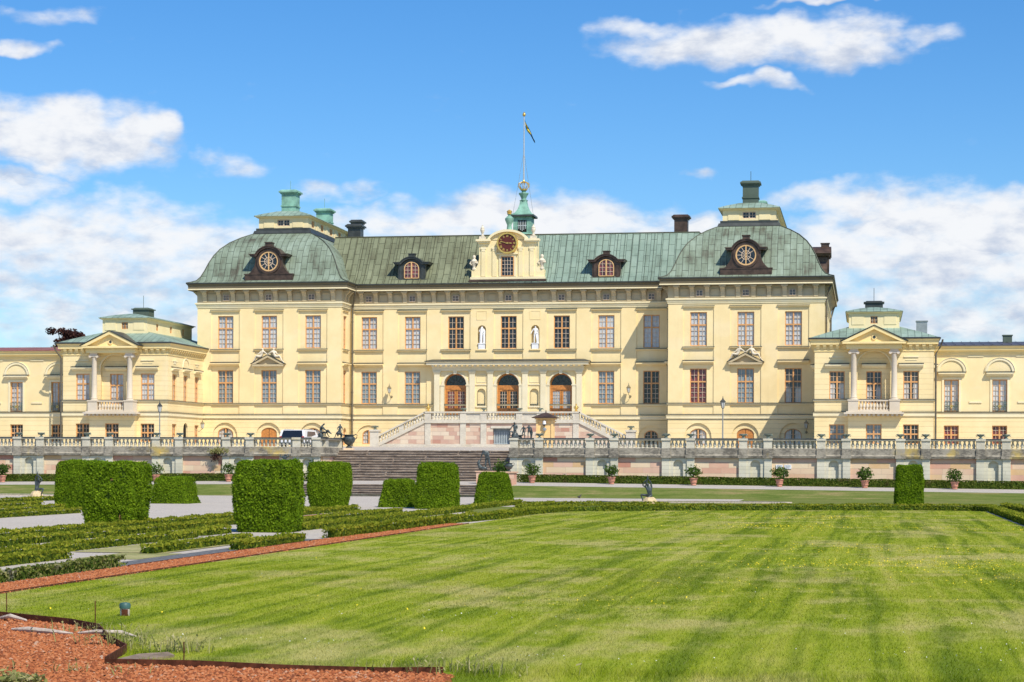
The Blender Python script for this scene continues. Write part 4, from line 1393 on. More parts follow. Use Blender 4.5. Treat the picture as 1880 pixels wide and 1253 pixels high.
def pavilion(s, label):
    cx, hw, F, Bk = s * 27.17, 4.0, 139.4, 153.4
    t = thing('pavilion', label, 'pavilion', (cx, F, 2.6), 'low pavilions beside the palace')
    x0, x1 = cx - hw, cx + hw
    wl = MB()
    cols = (-2.48, 0, 2.48)
    ops = [(cx + q - .52, cx + q + .52, 6.32, 8.25) for q in (-2.48, 2.48)] + [(cx + q - .52, cx + q + .52, 3.3, 4.62) for q in (-2.48, 2.48)] + [(cx - 1.1, cx + 1.1, 5.5, 9.62, 1.0)]
    wl.wall(x0, x1, 2.3, 10.1, F, ops, .14)
    wl.wall(cx - 1.3, cx + 1.3, 5.4, 9.7, F + .32, [(cx - .52, cx + .52, 6.05, 8.25)], .14)
    wl.wall(cx - 1.1, cx + 1.1, 5.5, 9.62, F + .1, [(cx - 1.1, cx + 1.1, 5.5, 9.62, 1.0)], .22)
    # projecting ground floor bay
    wl.wall(cx - 1.72, cx + 1.72, 2.3, 5.28, F - .6, [(cx - .52, cx + .52, 3.3, 4.62)], .14)
    for sg in (-1, 1):
        wl.T = TF(cx + sg * 1.72, F - .6, 90 * sg)
        wl.wall(*((0, .7) if sg > 0 else (-.7, 0)), 2.3, 5.28, 0, [])
        wl.T = TF(cx + sg * hw, F, 90 * sg)
        L = Bk - F
        qs = (1.5, 3.95, 6.5)
        o = [(sg * q - .48, sg * q + .48, 6.32, 8.25) for q in qs] + [(sg * q - .48, sg * q + .48, 3.3, 4.62) for q in (1.5, 6.5)] + [(sg * 3.95 - .5, sg * 3.95 + .5, 2.6, 4.75, .5)]
        wl.wall(*((0, L) if sg > 0 else (-L, 0)), 2.3, 10.1, 0, o, .16)
    wl.T = TF(cx, Bk, 180)
    wl.wall(-hw, hw, 2.3, 10.1, 0, [])
    wl.T = None
    wl.build('wall', M['plaster_ashlar'], t)
    for q in cols:
        k = 'lace' if s < 0 else 'half'
        put_window(t, cx + q, F + (.42 if q == 0 else .1), 6.32 if q else 6.05, 1.03, 1.93 if q else 2.2, k, rows=(3, 2))
        kg = 'dark' if s < 0 else ('mid' if q < 1 else 'dark')
        put_window(t, cx + q, F + .1 - (.6 if q == 0 else 0), 3.3, 1.03, 1.32, kg, rows=(2, 2), transom=.5)
    for sg in (-1, 1):
        for q in (1.5, 3.95, 6.5):
            put_window(t, cx + sg * (hw - .12), F + q, 6.32, .95, 1.93, 'mid' if q < 6 else 'blind', rows=(3, 2), rot=math.radians(90 * sg))
            if q != 3.95:
                put_window(t, cx + sg * (hw - .12), F + q, 3.3, .95, 1.32, 'mid', rows=(2, 2), transom=.5, rot=math.radians(90 * sg))
        d = MB()
        d.prism(arch_pts(-.5, .5, 0, 2.14, .5), 0, .06)
        o = d.build('door', M['dark_inside'], t, at=(cx + sg * (hw - .14), F + 3.95, 2.6))
        o.rotation_euler = (0, 0, math.radians(90 * sg))
    md = MB()
    tfs = [None] 
    for q in cols:
        hood(md, cx + q, 8.5, .82, F - .0 + (.32 if q == 0 else 0), True)
        if q:
            md.T = None
            md.box(cx + q - .5, cx + q + .5, F - .06, F + .01, 9.18, 9.26)
            md.box(cx + q - .38, cx + q + .38, F - .025, F + .01, 8.98, 9.02)
    for sg in (-1, 1):
        for q in (1.5, 3.95, 6.5):
            hood(md, sg * q, 8.5, .68, 0, True, TF(cx + sg * hw, F, 90 * sg))
            md.T = TF(cx + sg * hw, F, 90 * sg)
            if q != 3.95:
                md.box(sg * q - .42, sg * q + .42, -.06, .01, 9.18, 9.26)
                md.box(sg * q - .26, sg * q + .26, -.03, .01, 9.0, 9.18)
            else:
                ts = np.linspace(PI, 0, 13)
                md.strip([(sg * q + .62 * math.cos(a), 8.85 + .62 * math.sin(a)) for a in ts], [(sg * q + .7 * math.cos(a), 8.85 + .7 * math.sin(a)) for a in ts], -.05, .01)
            md.T = None
    ts = np.linspace(PI, 0, 17)
    md.strip([(cx + 1.1 * math.cos(a), 8.62 + 1.0 * math.sin(a)) for a in ts], [(cx + 1.2 * math.cos(a), 8.62 + 1.07 * math.sin(a)) for a in ts], F - .06, F + .01)
    P = [(x0, Bk), (x0, F), (x1, F), (x1, Bk)]
    for z, b in ((5.14, .3), (6.2, .1)):
        md.cur = 0
        md.sweep(P, [(0, z), (.05, z), (.09, z + b * .2), (.09, z + b * .9), (.12, z + b), (0, z + b + .03)])
        md.cur = 1
        md.sweep(P, [(0, z + b + .031), (.14, z + b + .002), (.14, z + b + .03), (0, z + b + .06)])
    md.cur = 0
    md.build('moulding', [M['stone_trim'], M['dark_metal']], t)
    co = MB()
    co.sweep(P, [(0, 9.58), (.05, 9.6), (.05, 9.72), (.02, 9.74), (.02, 10.05), (.28, 10.06), (.28, 10.12), (.31, 10.32), (.38, 10.4), (.38, 10.43)])
    con = [(0, 9.76), (-.1, 9.76), (-.14, 9.86), (-.24, 9.96), (-.24, 10.045), (0, 10.045)]
    def console(x, tf):
        co.T = tf
        co.prism(con, x - .11, x + .11, 'x')
        co.T = None
    for k in range(18):
        console(x0 + .23 + k * (2 * hw - .46) / 17, TF(0, F, 0))
    for sg in (-1, 1):
        for k in range(30):
            console(sg * (.25 + k * .46), TF(cx + sg * hw, F, 90 * sg))
    co.build('cornice', M['yellow_cornice'], t)
    # portico on the balcony
    pp = MB()
    pp.box(cx - 1.85, cx + 1.85, F - .95, F + .02, 9.72, 10.06)
    pp.box(cx - 1.9, cx + 1.9, F - 1.0, F + .02, 9.9, 9.95)
    pp.box(cx - 2.12, cx + 2.12, F - 1.16, F + .02, 10.062, 10.2)
    ap = 11.28
    pp.prism([(cx - 1.8, 10.2), (cx + 1.8, 10.2), (cx, ap - .22)], F - .9, F + 1.5)
    for sg in (-1, 1):
        pp.prism([(cx + sg * 2.2, 10.201), (cx + sg * 1.75, 10.201), (cx, ap - .24), (cx, ap)], F - 1.18, F + 1.5)
    ring(pp, cx, 10.5, .11, .17, F - .97, F - .85, 14)
    pp.cur = 1
    for sg in (-1, 1):
        pp.prism([(cx + sg * 2.26, 10.22), (cx + sg * 2.26, 10.27), (cx, ap + .06), (cx, ap + .005)], F - 1.23, F + 1.6)
    pp.prism([(cx + .11 * math.cos(a), 10.5 + .11 * math.sin(a)) for a in np.linspace(0, 2 * PI, 13)[:-1]], F - .94, F - .89)
    pp.build('pediment', [M['yellow_cornice'], M['dark_metal']], t)
    bc = MB()
    bc.box(cx - 2.0, cx + 2.0, F - 1.2, F - .0, 5.30, 5.42)
    bc.box(cx - 1.85, cx + 1.85, F - 1.05, F - .0, 5.42, 5.5)
    for k in range(13):
        x = cx - 1.85 + k * 3.7 / 12
        bc.box(x - .08, x + .08, F - 1.12, F - .62, 5.18, 5.3)
    for sg in (-1, 1):
        bc.box(cx + sg * 1.38 - .34, cx + sg * 1.38 + .34, F - .95, F - .1, 5.5, 6.2)
        bc.box(cx + sg * 1.38 - .38, cx + sg * 1.38 + .38, F - .99, F - .1, 6.2, 6.3)
    bc.box(cx - 1.05, cx + 1.05, F - .85, F - .6, 6.18, 6.27)
    bc.box(cx - 1.05, cx + 1.05, F - .85, F - .6, 5.5, 5.6)
    balc = bc.build('balcony', M['white_stone'], t)
    for k in range(9):
        baluster(balc, cx - .88 + k * .22, F - .72, 5.6, .58, 'white_stone')
    for sg in (-1, 1):
        c = MB()
        x, y = cx + sg * 1.35, F - .6
        c.lathe([(.27, 6.3), (.27, 6.36), (.23, 6.4), (.25, 6.44), (.205, 6.5), (.2, 7.4), (.175, 9.35), (.2, 9.4)], x, y, 16)
        c.box(x - .27, x + .27, y - .24, y + .24, 9.58, 9.72)
        for k in (-1, 1):
            c.T = Matrix.Translation((x + k * .26, y, 9.48))
            c.prism([(.11 * math.cos(a), .11 * math.sin(a)) for a in np.linspace(0, 2 * PI, 11)[:-1]], -.22, .22)
            c.T = None
        c.box(x - .25, x + .25, y - .2, y + .2, 9.44, 9.579)
        c.build('column', M['white_stone'], t, smooth=True)
    rf = MB()
    loft(rf, x0, x1, F, Bk, [(-.41, 10.43), (-.40, 10.5), (.9, 10.98), (2.26, 11.42)])
    rf.build('roof', M['copper_attic'], t)
    gt = MB()
    gt.sweep(P, [(.38, 10.42), (.44, 10.42), (.45, 10.5), (.34, 10.54)])
    gt.build('gutter', M['dark_metal'], t)
    aw = MB()
    ay0, ay1, ah = F + 1.9, Bk - 2.1, 1.72
    aw.wall(cx - ah, cx + ah, 11.3, 12.4, ay0, [(cx - .24, cx + .24, 11.62, 12.12)], .06)
    for q in (-1.1, 1.1):
        aw.box(cx + q - .42, cx + q + .42, ay0 - .03, ay0 + .01, 11.55, 12.3)
    for sg in (-1, 1):
        aw.T = TF(cx + sg * ah, ay0, 90 * sg)
        L = ay1 - ay0
        aw.wall(*((0, L) if sg > 0 else (-L, 0)), 11.3, 12.4, 0, [(sg * q - .24, sg * q + .24, 11.62, 12.12) for q in (2.2, 5.2, 8.0)], .06)
    aw.T = TF(cx, ay1, 180)
    aw.wall(-ah, ah, 11.3, 12.4, 0, [])
    aw.T = None
    aw.sweep([(cx - ah, ay1), (cx - ah, ay0), (cx + ah, ay0), (cx + ah, ay1)], [(0, 12.3), (.08, 12.33), (.2, 12.4), (.2, 12.44)])
    attic = aw.build('attic', M['plaster_pale'], t)
    put_window(attic, cx, ay0 + .05, 11.62, .48, .5, 'dark', rows=(2, 1), transom=0, merged=True)
    for sg in (-1, 1):
        for q in (2.2, 5.2, 8.0):
            put_window(attic, cx + sg * (ah - .05), ay0 + q, 11.62, .48, .5, 'dark', rows=(2, 1), transom=0, merged=True, rot=math.radians(90 * sg))
    rf = MB()
    loft(rf, cx - ah, cx + ah, ay0, ay1, [(-.24, 12.43), (-.23, 12.48), (.7, 12.72), (1.5, 12.86)])
    rf.build('attic_roof', M['copper_attic'], attic)
    ch = MB()
    ch.box(cx - .62, cx + .62, 144.6, 145.8, 12.6, 13.3)
    ch.box(cx - .72, cx + .72, 144.5, 145.9, 13.3, 13.38)
    ch.frustum(cx - .62, cx + .62, 144.6, 145.8, 13.38, 13.46, .1)
    ch.tube([(cx, 145.2, 13.4), (cx, 145.2, 14.4)], .018, 4)
    ch.build('chimney', M['copper_attic' if s < 0 else 'dark_metal'], attic)
    if s > 0:
        ch = MB()
        ch.box(cx + 3.0, cx + 3.75, 146.6, 147.4, 10.6, 12.1)
        ch.box(cx + 2.95, cx + 3.8, 146.55, 147.45, 12.1, 12.17)
        ch.build('chimney', M['grey_metal'], t)
    p = MB()
    xo = cx + s * (hw + .12)
    p.tube([(xo + s * .45, F - .45, 10.35), (xo + s * .3, F - .3, 9.9), (xo + .0, F - .05, 9.4), (xo, F - .05, 3.0)], .07, 7)
    p.build('drainpipe', M['pipe'], t)
    return t
pavilion(-1, 'low yellow pavilion with white balcony columns, standing left of the palace')
pavilion(1, 'low yellow pavilion with tall grey roof chimney, standing right of the palace')

# ================================================================ side wings
def wing(s, label, roofmat):
    F = 141.0
    xa, xb = 31.1, 31.1 + 13 * 3.25 + .6
    t = thing('wing', label, 'wing', (s * (xa + xb) / 2, F, 2.6), 'side wings')
    wl, md = MB(), MB()
    lo, hi = (xa, xb) if s > 0 else (-xb, -xa)
    cs = [s * (32.4 + 3.22 * k) if s > 0 else -(32.25 + 3.22 * k) for k in range(13)]
    ops = [(c - .5, c + .5, 5.55, 7.72) for c in cs] + [(c - .5, c + .5, 3.3, 4.58) for c in cs]
    wl.wall(lo, hi, 2.3, 9.9, F, ops, .2)
    wl.T = TF(s * xb, F, 90 * s)
    wl.wall(*((0, 12) if s > 0 else (-12, 0)), 2.3, 9.9, 0, [])
    wl.T = TF((lo + hi) / 2, F + 12, 180)
    wl.wall(-(hi - lo) / 2, (hi - lo) / 2, 2.3, 9.9, 0, [])
    wl.T = None
    wl.build('wall', M['plaster'], t)
    for i, c in enumerate(cs):
        if i < 6:
            put_window(t, c, F + .15, 5.55, 1.0, 2.17, 'lace', rows=(6, 1), transom=0)
            put_window(t, c, F + .15, 3.3, 1.0, 1.28, 'dark' if s < 0 else 'red', rows=(2, 2), transom=.5)
            bal = MB()
            for z in (5.6, 6.15):
                bal.box(c - .5, c + .5, F - .06, F - .03, z, z + .03)
            for k in range(9):
                x = c - .48 + k * .12
                bal.box(x - .01, x + .01, F - .055, F - .035, 5.63, 6.15)
            for k in (-1, 1):
                for m_ in range(2):
                    bal.T = Matrix.Translation((c + k * (.13 + .22 * m_), F - .045, 5.88 + .06 * m_))
                    ring(bal, 0, 0, .075, .1, -.015, .015, 12)
                    bal.T = None
            bal.cur = 1
            bal.T = Matrix.Translation((c, F - .05, 5.9))
            ring(bal, 0, 0, .05, .1, -.02, .02, 12)
            bal.T = None
            bal.build('window_railing', [M['iron_green'], M['gold']], t)
        md.cur = 0
        md.strip([(c - .5, 5.5), (c - .5, 7.72), (c + .5, 7.72), (c + .5, 5.5)], [(c - .64, 5.5), (c - .64, 7.86), (c + .64, 7.86), (c + .64, 5.5)], F - .05, F + .01)
        hood(md, c, 7.98, .9, F, True)
        ts = np.linspace(PI, 0, 17)
        md.strip([(c + .8 * math.cos(a), 8.27 + .76 * math.sin(a)) for a in ts], [(c + .96 * math.cos(a), 8.27 + .9 * math.sin(a)) for a in ts], F - .07, F + .01)
        md.strip([(c + .98 * math.cos(a), 8.27 + .92 * math.sin(a)) for a in ts], [(c + 1.02 * math.cos(a), 8.27 + .96 * math.sin(a)) for a in ts], F - .1, F + .01)
        for k in ((-1, 1) if i == 0 else (s,)):
            md.box(c + k * 1.61 - .52, c + k * 1.61 + .52, F - .06, F + .01, 9.28, 9.33)
            md.box(c + k * 1.61 - .42, c + k * 1.61 + .42, F - .06, F + .01, 6.12, 6.24)
    P = [(lo, F), (hi, F)]
    md.cur = 0
    md.sweep(P, [(0, 5.14), (.06, 5.16), (.06, 5.42), (.1, 5.46), (0, 5.5)])
    md.cur = 1
    md.sweep(P, [(0, 5.501), (.13, 5.47), (.13, 5.5), (0, 5.54)])
    md.build('moulding', [M['stone_trim'], M['dark_metal']], t)
    co = MB()
    co.sweep(P, [(0, 9.45), (.06, 9.47), (.06, 9.6), (.1, 9.62), (.3, 9.72), (.3, 9.86), (.42, 9.95), (.42, 10.0)])
    co.build('cornice', M['yellow_cornice'], t)
    slope('roof', M[roofmat], lo, hi, [(F - .45, 10.0), (F - .44, 10.06), (F + 5.5, 10.62), (F + 6.5, 10.62), (F + 12.4, 9.9)], t)
    se = MB()
    x = lo + .3
    while x < hi:
        se.add([(x - .02, F - .45, 10.12), (x + .02, F - .45, 10.12), (x + .02, F + 5.5, 10.68), (x - .02, F + 5.5, 10.68), (x - .02, F - .45, 10.05), (x + .02, F - .45, 10.05)], [(0, 1, 2, 3), (0, 4, 5, 1)])
        x += .62
    se.build('roof_seam', M[roofmat], t)
    if s > 0:
        ch = MB()
        ch.box(36.1, 36.7, F + 4, F + 4.7, 10.3, 10.95)
        ch.box(36.05, 36.75, F + 3.95, F + 4.75, 10.95, 11.02)
        ch.build('chimney', M['copper_attic'], t)
    return t
wing(-1, 'long yellow side wing with red metal roof, beyond the left pavilion', 'red_roof')
wing(1, 'long yellow side wing with dark grey metal roof, beyond the right pavilion', 'grey_roof')

# ================================================================ double staircase before the doors
per = thing('entrance_staircase', 'pale pink stone double staircase with balustrades below the three palace doors', 'staircase', (0, 147.2, 3.05))
PF, PB = 147.2, 149.6
XL, ZL, XN, ZN = 5.8, 4.95, 9.35, 3.2
bw = MB()
poly = [(-XN, 2.6), (XN, 2.6), (XN, ZN), (XL, ZL), (-XL, ZL), (-XN, ZN)]
# front wall sheet with the gate opening, by strips
for (a, b, za, zb) in ((-XL, -.65, ZL, ZL), (.65, XL, ZL, ZL)):
    bw.add([(a, PF, 2.6), (b, PF, 2.6), (b, PF, zb), (a, PF, za)], [(0, 1, 2, 3)])
bw.add([(-.65, PF, 4.52), (.65, PF, 4.52), (.65, PF, ZL), (-.65, PF, ZL)], [(0, 1, 2, 3)])
bw.add([(-.65, PF, 2.6), (-.65, PF + .35, 2.6), (-.65, PF + .35, 4.52), (-.65, PF, 4.52), (.65, PF, 2.6), (.65, PF + .35, 2.6), (.65, PF + .35, 4.52), (.65, PF, 4.52)], [(0, 1, 2, 3), (4, 7, 6, 5), (3, 2, 6, 7)])
for s in (-1, 1):
    q = [(s * XL, 2.6), (s * XN, 2.6), (s * XN, ZN), (s * XL, ZL)]
    bw.add([(x, PF, z) for x, z in q] + [(x, PB, z) for x, z in q], [(0, 1, 2, 3) if s > 0 else (3, 2, 1, 0), (1, 5, 6, 2) if s > 0 else (2, 6, 5, 1)])
bw.build('front_wall', M['perron_stone'], per)
fl = MB()
fl.box(-XL, XL, PF + .36, PB + .5, ZL - .25, ZL)
n = 11
for s in (-1, 1):
    for k in range(n):
        za, x_a = ZL - (k + 1) * (ZL - ZN) / n, XL + k * (XN - XL) / n
        xs_ = sorted((s * x_a, s * (x_a + (XN - XL) / n)))
        fl.box(xs_[0], xs_[1], PF + .3, PB, 2.6, za + .001 * k)
fl.build('steps', M['perron_rail'], per)
gd = MB()
gd.box(-.65, .65, PF + .3, PF + .34, 2.9, 4.52)
gd.cur = 1
for k in range(10):
    x = -.58 + k * .129
    gd.box(x - .018, x + .018, PF + .24, PF + .275, 3.1, 4.2)
gd.box(-.65, .65, PF + .235, PF + .28, 3.3, 3.34)
gd.build('gate', [M['grey_gate'], M['pale_bar']], per)
cp = MB()
pil = [-XL + .22, -2.9, -1.35, 1.35, 2.9, XL - .22]
for x in pil:
    cp.box(x - .22, x + .22, PF - .06, PF + .05, 2.7, 4.84)
cp.box(-XL - .08, XL + .08, PF - .12, PF + .3, 4.84, 4.94)
cp.box(-XL - .04, XL + .04, PF - .1, PF + .28, 4.94, 5.1)
cp.box(-XN - .1, XN + .1, PF - .07, PF + .02, 2.7, 3.26)
cp.box(-.8, .8, PF - .05, PF + .02, 4.45, 4.62)
piers = [-XL + .22, -2.9, -1.35, 1.35, 2.9, XL - .22]
wid = {0: .24, 5: .24}
for i, x in enumerate(piers):
    cp.box(x - .24, x + .24, PF - .08, PF + .26, 5.1, 5.58)
for a, b in ((-2.9, -1.35), (1.35, 2.9)):
    cp.box(a + .24, b - .24, PF - .02, PF + .2, 5.1, 5.58)
cp.box(-XL - .1, XL + .1, PF - .12, PF + .3, 5.58, 5.7)
sl = (ZL - ZN) / (XN - XL)
for s in (-1, 1):
    a, b = XL + .02, XN
    for (z0, z1, y0, y1) in ((.0 - .12, .14, -.1, .28), (.62, .74, -.12, .3)):
        q = [(s * a, ZL + z0), (s * b, ZN + z0), (s * b, ZN + z1), (s * a, ZL + z1)]
        cp.prism(q, PF + y0, PF + y1)
    m0, m1 = a + (b - a) * .46, a + (b - a) * .56
    cp.prism([(s * m0, ZL - sl * (m0 - a) + .14), (s * m1, ZL - sl * (m1 - a) + .14), (s * m1, ZL - sl * (m1 - a) + .62), (s * m0, ZL - sl * (m0 - a) + .62)], PF - .05, PF + .23)
    cp.box(s * (XN + .3) - .33, s * (XN + .3) + .33, PF - .22, PF + .44, 2.6, 4.2)
    cp.box(s * (XN + .3) - .39, s * (XN + .3) + .39, PF - .28, PF + .5, 4.2, 4.34)
cp.build('balustrade', M['perron_rail'], per)
for a, b, n in ((-XL + .46, -3.14, 9), (-1.11, 1.11, 9), (3.14, XL - .46, 9)):
    for k in range(n):
        baluster(per, a + (b - a) * (k + .5) / n, PF + .09, 5.1, .48, 'perron_rail')
for s in (-1, 1):
    for k in range(16):
        f = (k + .5) / 16
        if .44 < f < .58:
            continue
        x = XL + .1 + (XN - XL - .1) * f
        baluster(per, s * x, PF + .09, ZL - sl * (x - XL) + .12, .52, 'perron_rail')

# ================================================================ terrace walls
def zdrop(x):
    return -.0085 * max(0.0, abs(x) - 6)
TR_Y = 118.0
def terrace_wall(s, label, zones, xend):
    """zones: list of (x0,x1) pier pairs enclosing a niche, from the stair outwards (absolute x)"""
    t = thing('terrace_wall', label, 'retaining wall', (s * 20, TR_Y, 0.6), 'terrace retaining walls')
    xi = 5.82
    lo, hi = (xi, xend) if s > 0 else (-xend, -xi)
    zt = 2.30
    zones = sorted(tuple(sorted(z)) for z in zones)
    pk, gy = MB(), MB()
    edges = [lo] + [q for z in zones for q in z] + [hi]
    # pink panels between niche zones
    if s > 0:
        spans = [(zones[i][1], zones[i + 1][0]) for i in range(len(zones) - 1)] + [(zones[-1][1], hi)]
    else:
        spans = [(lo, zones[0][0])] + [(zones[i][1], zones[i + 1][0]) for i in range(len(zones) - 1)]
    for a, b in spans:
        pk.wall(a, b, .2, zt, TR_Y + .08, [])
    pk.T = TF(s * xi, TR_Y, -90 * s)
    pk.wall(*((-5, 0) if s > 0 else (0, 5)), .2, zt, 0, [])
    pk.T = None
    pk.build('stone_panel', M['pink_stone'], t)
    for i, (a, b) in enumerate(zones):
        c = (a + b) / 2
        gy.wall(a, b, .2, zt, TR_Y, [(c - .29, c + .29, .85, 2.12, .29)], .2)
        gy.wall(c - .4, c + .4, .8, 2.17, TR_Y + .2, [])
        for q, sg in ((a, -1), (b, 1)):
            gy.T = TF(q, TR_Y, 90 * sg)
            gy.wall(*((0, .1) if sg > 0 else (-.1, 0)), .2, zt, 0, [])
            gy.T = None
        for q in (a + .22, b - .22):
            gy.box(q - .22, q + .22, TR_Y - .09, TR_Y + .01, .2, 2.23)
        gy.box(c - .36, c + .36, TR_Y - .03, TR_Y + .01, .78, .85)
    gy.build('niche_pier', M['grey_stone'], t)
    # plinth course, mouldings, rail; returning along the stair
    P = [(lo, TR_Y), (hi, TR_Y), (hi, TR_Y + 5)] if s < 0 else [(lo, TR_Y + 5), (lo, TR_Y), (hi, TR_Y)]
    if s < 0:
        P = [(lo, TR_Y), (hi, TR_Y), (hi, TR_Y + 5)]
    pl = MB()
    pl.sweep(P, [(0, 2.22), (.12, 2.24), (.16, 2.36), (.10, 2.40), (.06, 2.44), (.06, 2.78), (.02, 2.8), (-.42, 2.8), (-.42, 2.3)])
    for q in [v for z in zones for v in (z[0] + .24, z[1] - .24)]:
        pl.box(q - .26, q + .26, TR_Y - .14, TR_Y + .02, 2.42, 2.789)
        pl.box(q - .3, q + .3, TR_Y - .21, TR_Y + .02, 2.23, 2.42)
    pl.build('plinth', M['plinth_stone'], t)
    rl = MB()
    rl.sweep(P, [(-.06, 3.24), (.09, 3.25), (.11, 3.29), (.11, 3.33), (.05, 3.37), (-.38, 3.37), (-.44, 3.32), (-.44, 3.25), (-.3, 3.24)])
    posts = [q for z in zones for q in (z[0] + .24, z[1] - .24)]
    outer = posts[-1] if s > 0 else posts[0]
    for q in posts:
        rl.box(q - .24, q + .24, TR_Y - .1, TR_Y + .35, 2.79, 3.252)
        rl.box(q - .28, q + .28, TR_Y - .16, TR_Y + .4, 3.252, 3.375)
    qx = s * (xi + .2)
    for yy in (119.3, 122.8):
        rl.box(qx - .2 - .06, qx + .2 + .06, yy - .3, yy + .3, 2.79, 3.25)
    rl.cur = 1
    rl.sweep(P, [(.115, 3.30), (.125, 3.33), (.06, 3.38), (-.39, 3.38)])
    rl.cur = 0
    rl.build('coping', [M['rail_stone'], M['dark_metal']], t)
    runs = []
    for i, (a, b) in enumerate(zones):
        runs.append((a + .48, b - .48, 4))
    for a, b in spans:
        if abs(a) > 50 and abs(b) > 50:
            continue
        if b - a < 4:
            runs.append((a, b, 10))
    for a, b, n in runs:
        for k in range(n):
            baluster(t, a + (b - a) * (k + .5) / n, TR_Y + .15, 2.8, .45, 'rail_stone')
    for a, b, n in ((118.5, 119.0, 2), (119.6, 122.5, 9)):
        for k in range(n):
            baluster(t, s * (xi + .2), a + (b - a) * (k + .5) / n, 2.8, .45, 'rail_stone')
    bk = MB()
    bk.box(lo if s > 0 else lo, hi, TR_Y + .45, TR_Y + .5, .2, 2.5)
    bk.build('back_wall', M['rail_stone'], t)
    return t
ZR = [(5.82, 7.8)] + [(10.37 + 4.5 * k, 12.28 + 4.5 * k) for k in range(7)]
ZLft = [(-7.55, -5.82)] + [(-11.98 - 4.5 * k, -10.02 - 4.5 * k) for k in range(6)]
terrace_wall(1, 'grey niched terrace wall with pink stone panels and balustrade, right of the garden stair', ZR, 46)
terrace_wall(-1, 'grey niched terrace wall with pink stone panels and balustrade, left of the garden stair', ZLft, 44)

# ================================================================ garden stair
st = thing('garden_stair', 'wide worn brown stone steps climbing from the garden path to the terrace', 'staircase', (0, 118, .7))
up = MB()
n = 12
for k in range(n):
    z1 = .76 + (k + 1) * (2.64 - .76) / n
    y0 = 118.0 + k * 4.5 / n
    j = .006 * math.sin(k * 2.3)
    up.box(-5.80, 5.80, y0 + j, 122.7, z1 - (2.64 - .76) / n - .02, z1 - .045)
    for q in range(6):
        x0 = -5.80 + q * 1.933 + .08 * math.sin(k * 5 + q * 2)
        up.box(max(-5.80, x0), min(5.80, x0 + 1.925), y0 - .045 + .008 * math.sin(k * 3 + q * 7), y0 + .4, z1 - .055 + .004 * math.sin(q * 4 + k), z1 + .006 * math.sin(q * 3 + k * 2))
up.build('upper_flight', M['steps'], st)
tp = MB()
tp.box(-5.80, 5.80, 122.45, 123.3, 2.5, 2.66)
tp.build('top_kerb', M['perron_rail'], st)
low = MB()
n = 5
for k in range(n):
    z1 = (k + 1) * .63 / n
    low.box(-6.3, 6.3, 110.3 + k * .42 + .005 * math.sin(k * 3.1), 112.9, z1 - .63 / n - .02, z1 - .035)
    for q in range(6):
        x0 = -6.3 + q * 2.1 + .08 * math.sin(k * 5 + q * 2)
        low.box(max(-6.3, x0), min(6.3, x0 + 2.09), 110.25 + k * .42 + .008 * math.sin(k * 3 + q * 7), 112.8, z1 - .045, z1 + .004 * math.sin(q * 3 + k * 2))
low.build('lower_flight', M['steps'], st)
ck = MB()
for s in (-1, 1):
    ck.box(s * 6.66 - .36, s * 6.66 + .36, 112.4, 113.4, -.1, 1.32)
    ck.box(s * 6.66 - .42, s * 6.66 + .42, 112.34, 113.46, 1.32, 1.4)
    ck.prism([(109.9, -.1), (112.4, -.1), (112.4, .75), (109.9, .12)], s * 6.5 - .2, s * 6.5 + .2, 'x')
    ck.box(s * 5.35 - .28, s * 5.35 + .28, 122.75, 123.25, 2.4, 2.78)
ck.build('pedestal', M['pink_stone'], st)

# ================================================================ ground and paths
def sheet(name, mat, x0, x1, y0, y1, zf, nx=1, ny=1):
    mb = MB()
    for i in range(nx):
        for j in range(ny):
            a, b = x0 + (x1 - x0) * i / nx, x0 + (x1 - x0) * (i + 1) / nx
            c, d = y0 + (y1 - y0) * j / ny, y0 + (y1 - y0) * (j + 1) / ny
            mb.add([(a, c, zf(a, c)), (b, c, zf(b, c)), (b, d, zf(b, d)), (a, d, zf(a, d))], [(0, 1, 2, 3)])
    return structure(mb.build(name, M[mat]))
sheet('ground', 'meadow', -900, 900, -300, 1500, lambda x, y: -.03)
sheet('gravel_ground', 'gravel', -60, 60, 9, 108.5, lambda x, y: 0)
LX0, LX1 = 14.55, 31.45
LAWN = [(19.75, 17.85), (60, 17.62), (60, 9.2), (23.4, 9.2), (23.4, 17.62)]
def poly_sheet(name, mat, pts, z):
    mb = MB()
    me_pts = [(x, y, z) for x, y in pts]
    mb.add(me_pts, [list(range(len(pts)))])
    return structure(mb.build(name, M[mat]))
SCALLOP = [(14.55, 23.6), (15.4, 23.35), (16.43, 22.85), (17.62, 22.05), (18.3, 21.2), (18.87, 20.05), (19.25, 19.4), (19.48, 18.95), (19.56, 18.6), (19.72, 17.9), (20.4, 17.8), (22.95, 17.68), (23.05, 17.5)]
poly_sheet('lawn', 'lawn', SCALLOP + [(23.15, 17.1), (23.25, 16.5), (23.3, 9.5), (31.45, 9.5), (31.45, 83.6), (30.9, 84.5), (29, 84.9), (20.5, 81.6), (16.9, 79.3), (15.3, 77.9), (14.75, 73), (14.55, 61.2)], .008)
sheet('chip_bed', 'chip', 10, 25.6, 9.2, 24.0, lambda x, y: .004)
sheet('chip_path', 'chip', 13.62, LX0, 24.0, 61.2, lambda x, y: .004)
sheet('grey_strip', 'grey_gravel', 12.9, 13.62, 24, 48.0, lambda x, y: .004)
sheet('dry_turf', 'dry_grass', 11.55, 12.86, 37.0, 39.6, lambda x, y: .006)
sheet('dry_turf', 'dry_grass', 10.45, 12.5, 39.6, 44.0, lambda x, y: .012)
sheet('far_lawn', 'bank', 11.8, 60, 85.5, 98.3, lambda x, y: .006)
sheet('far_lawn', 'bank', 20.3, 60, 98.3, 107.6, lambda x, y: .006)
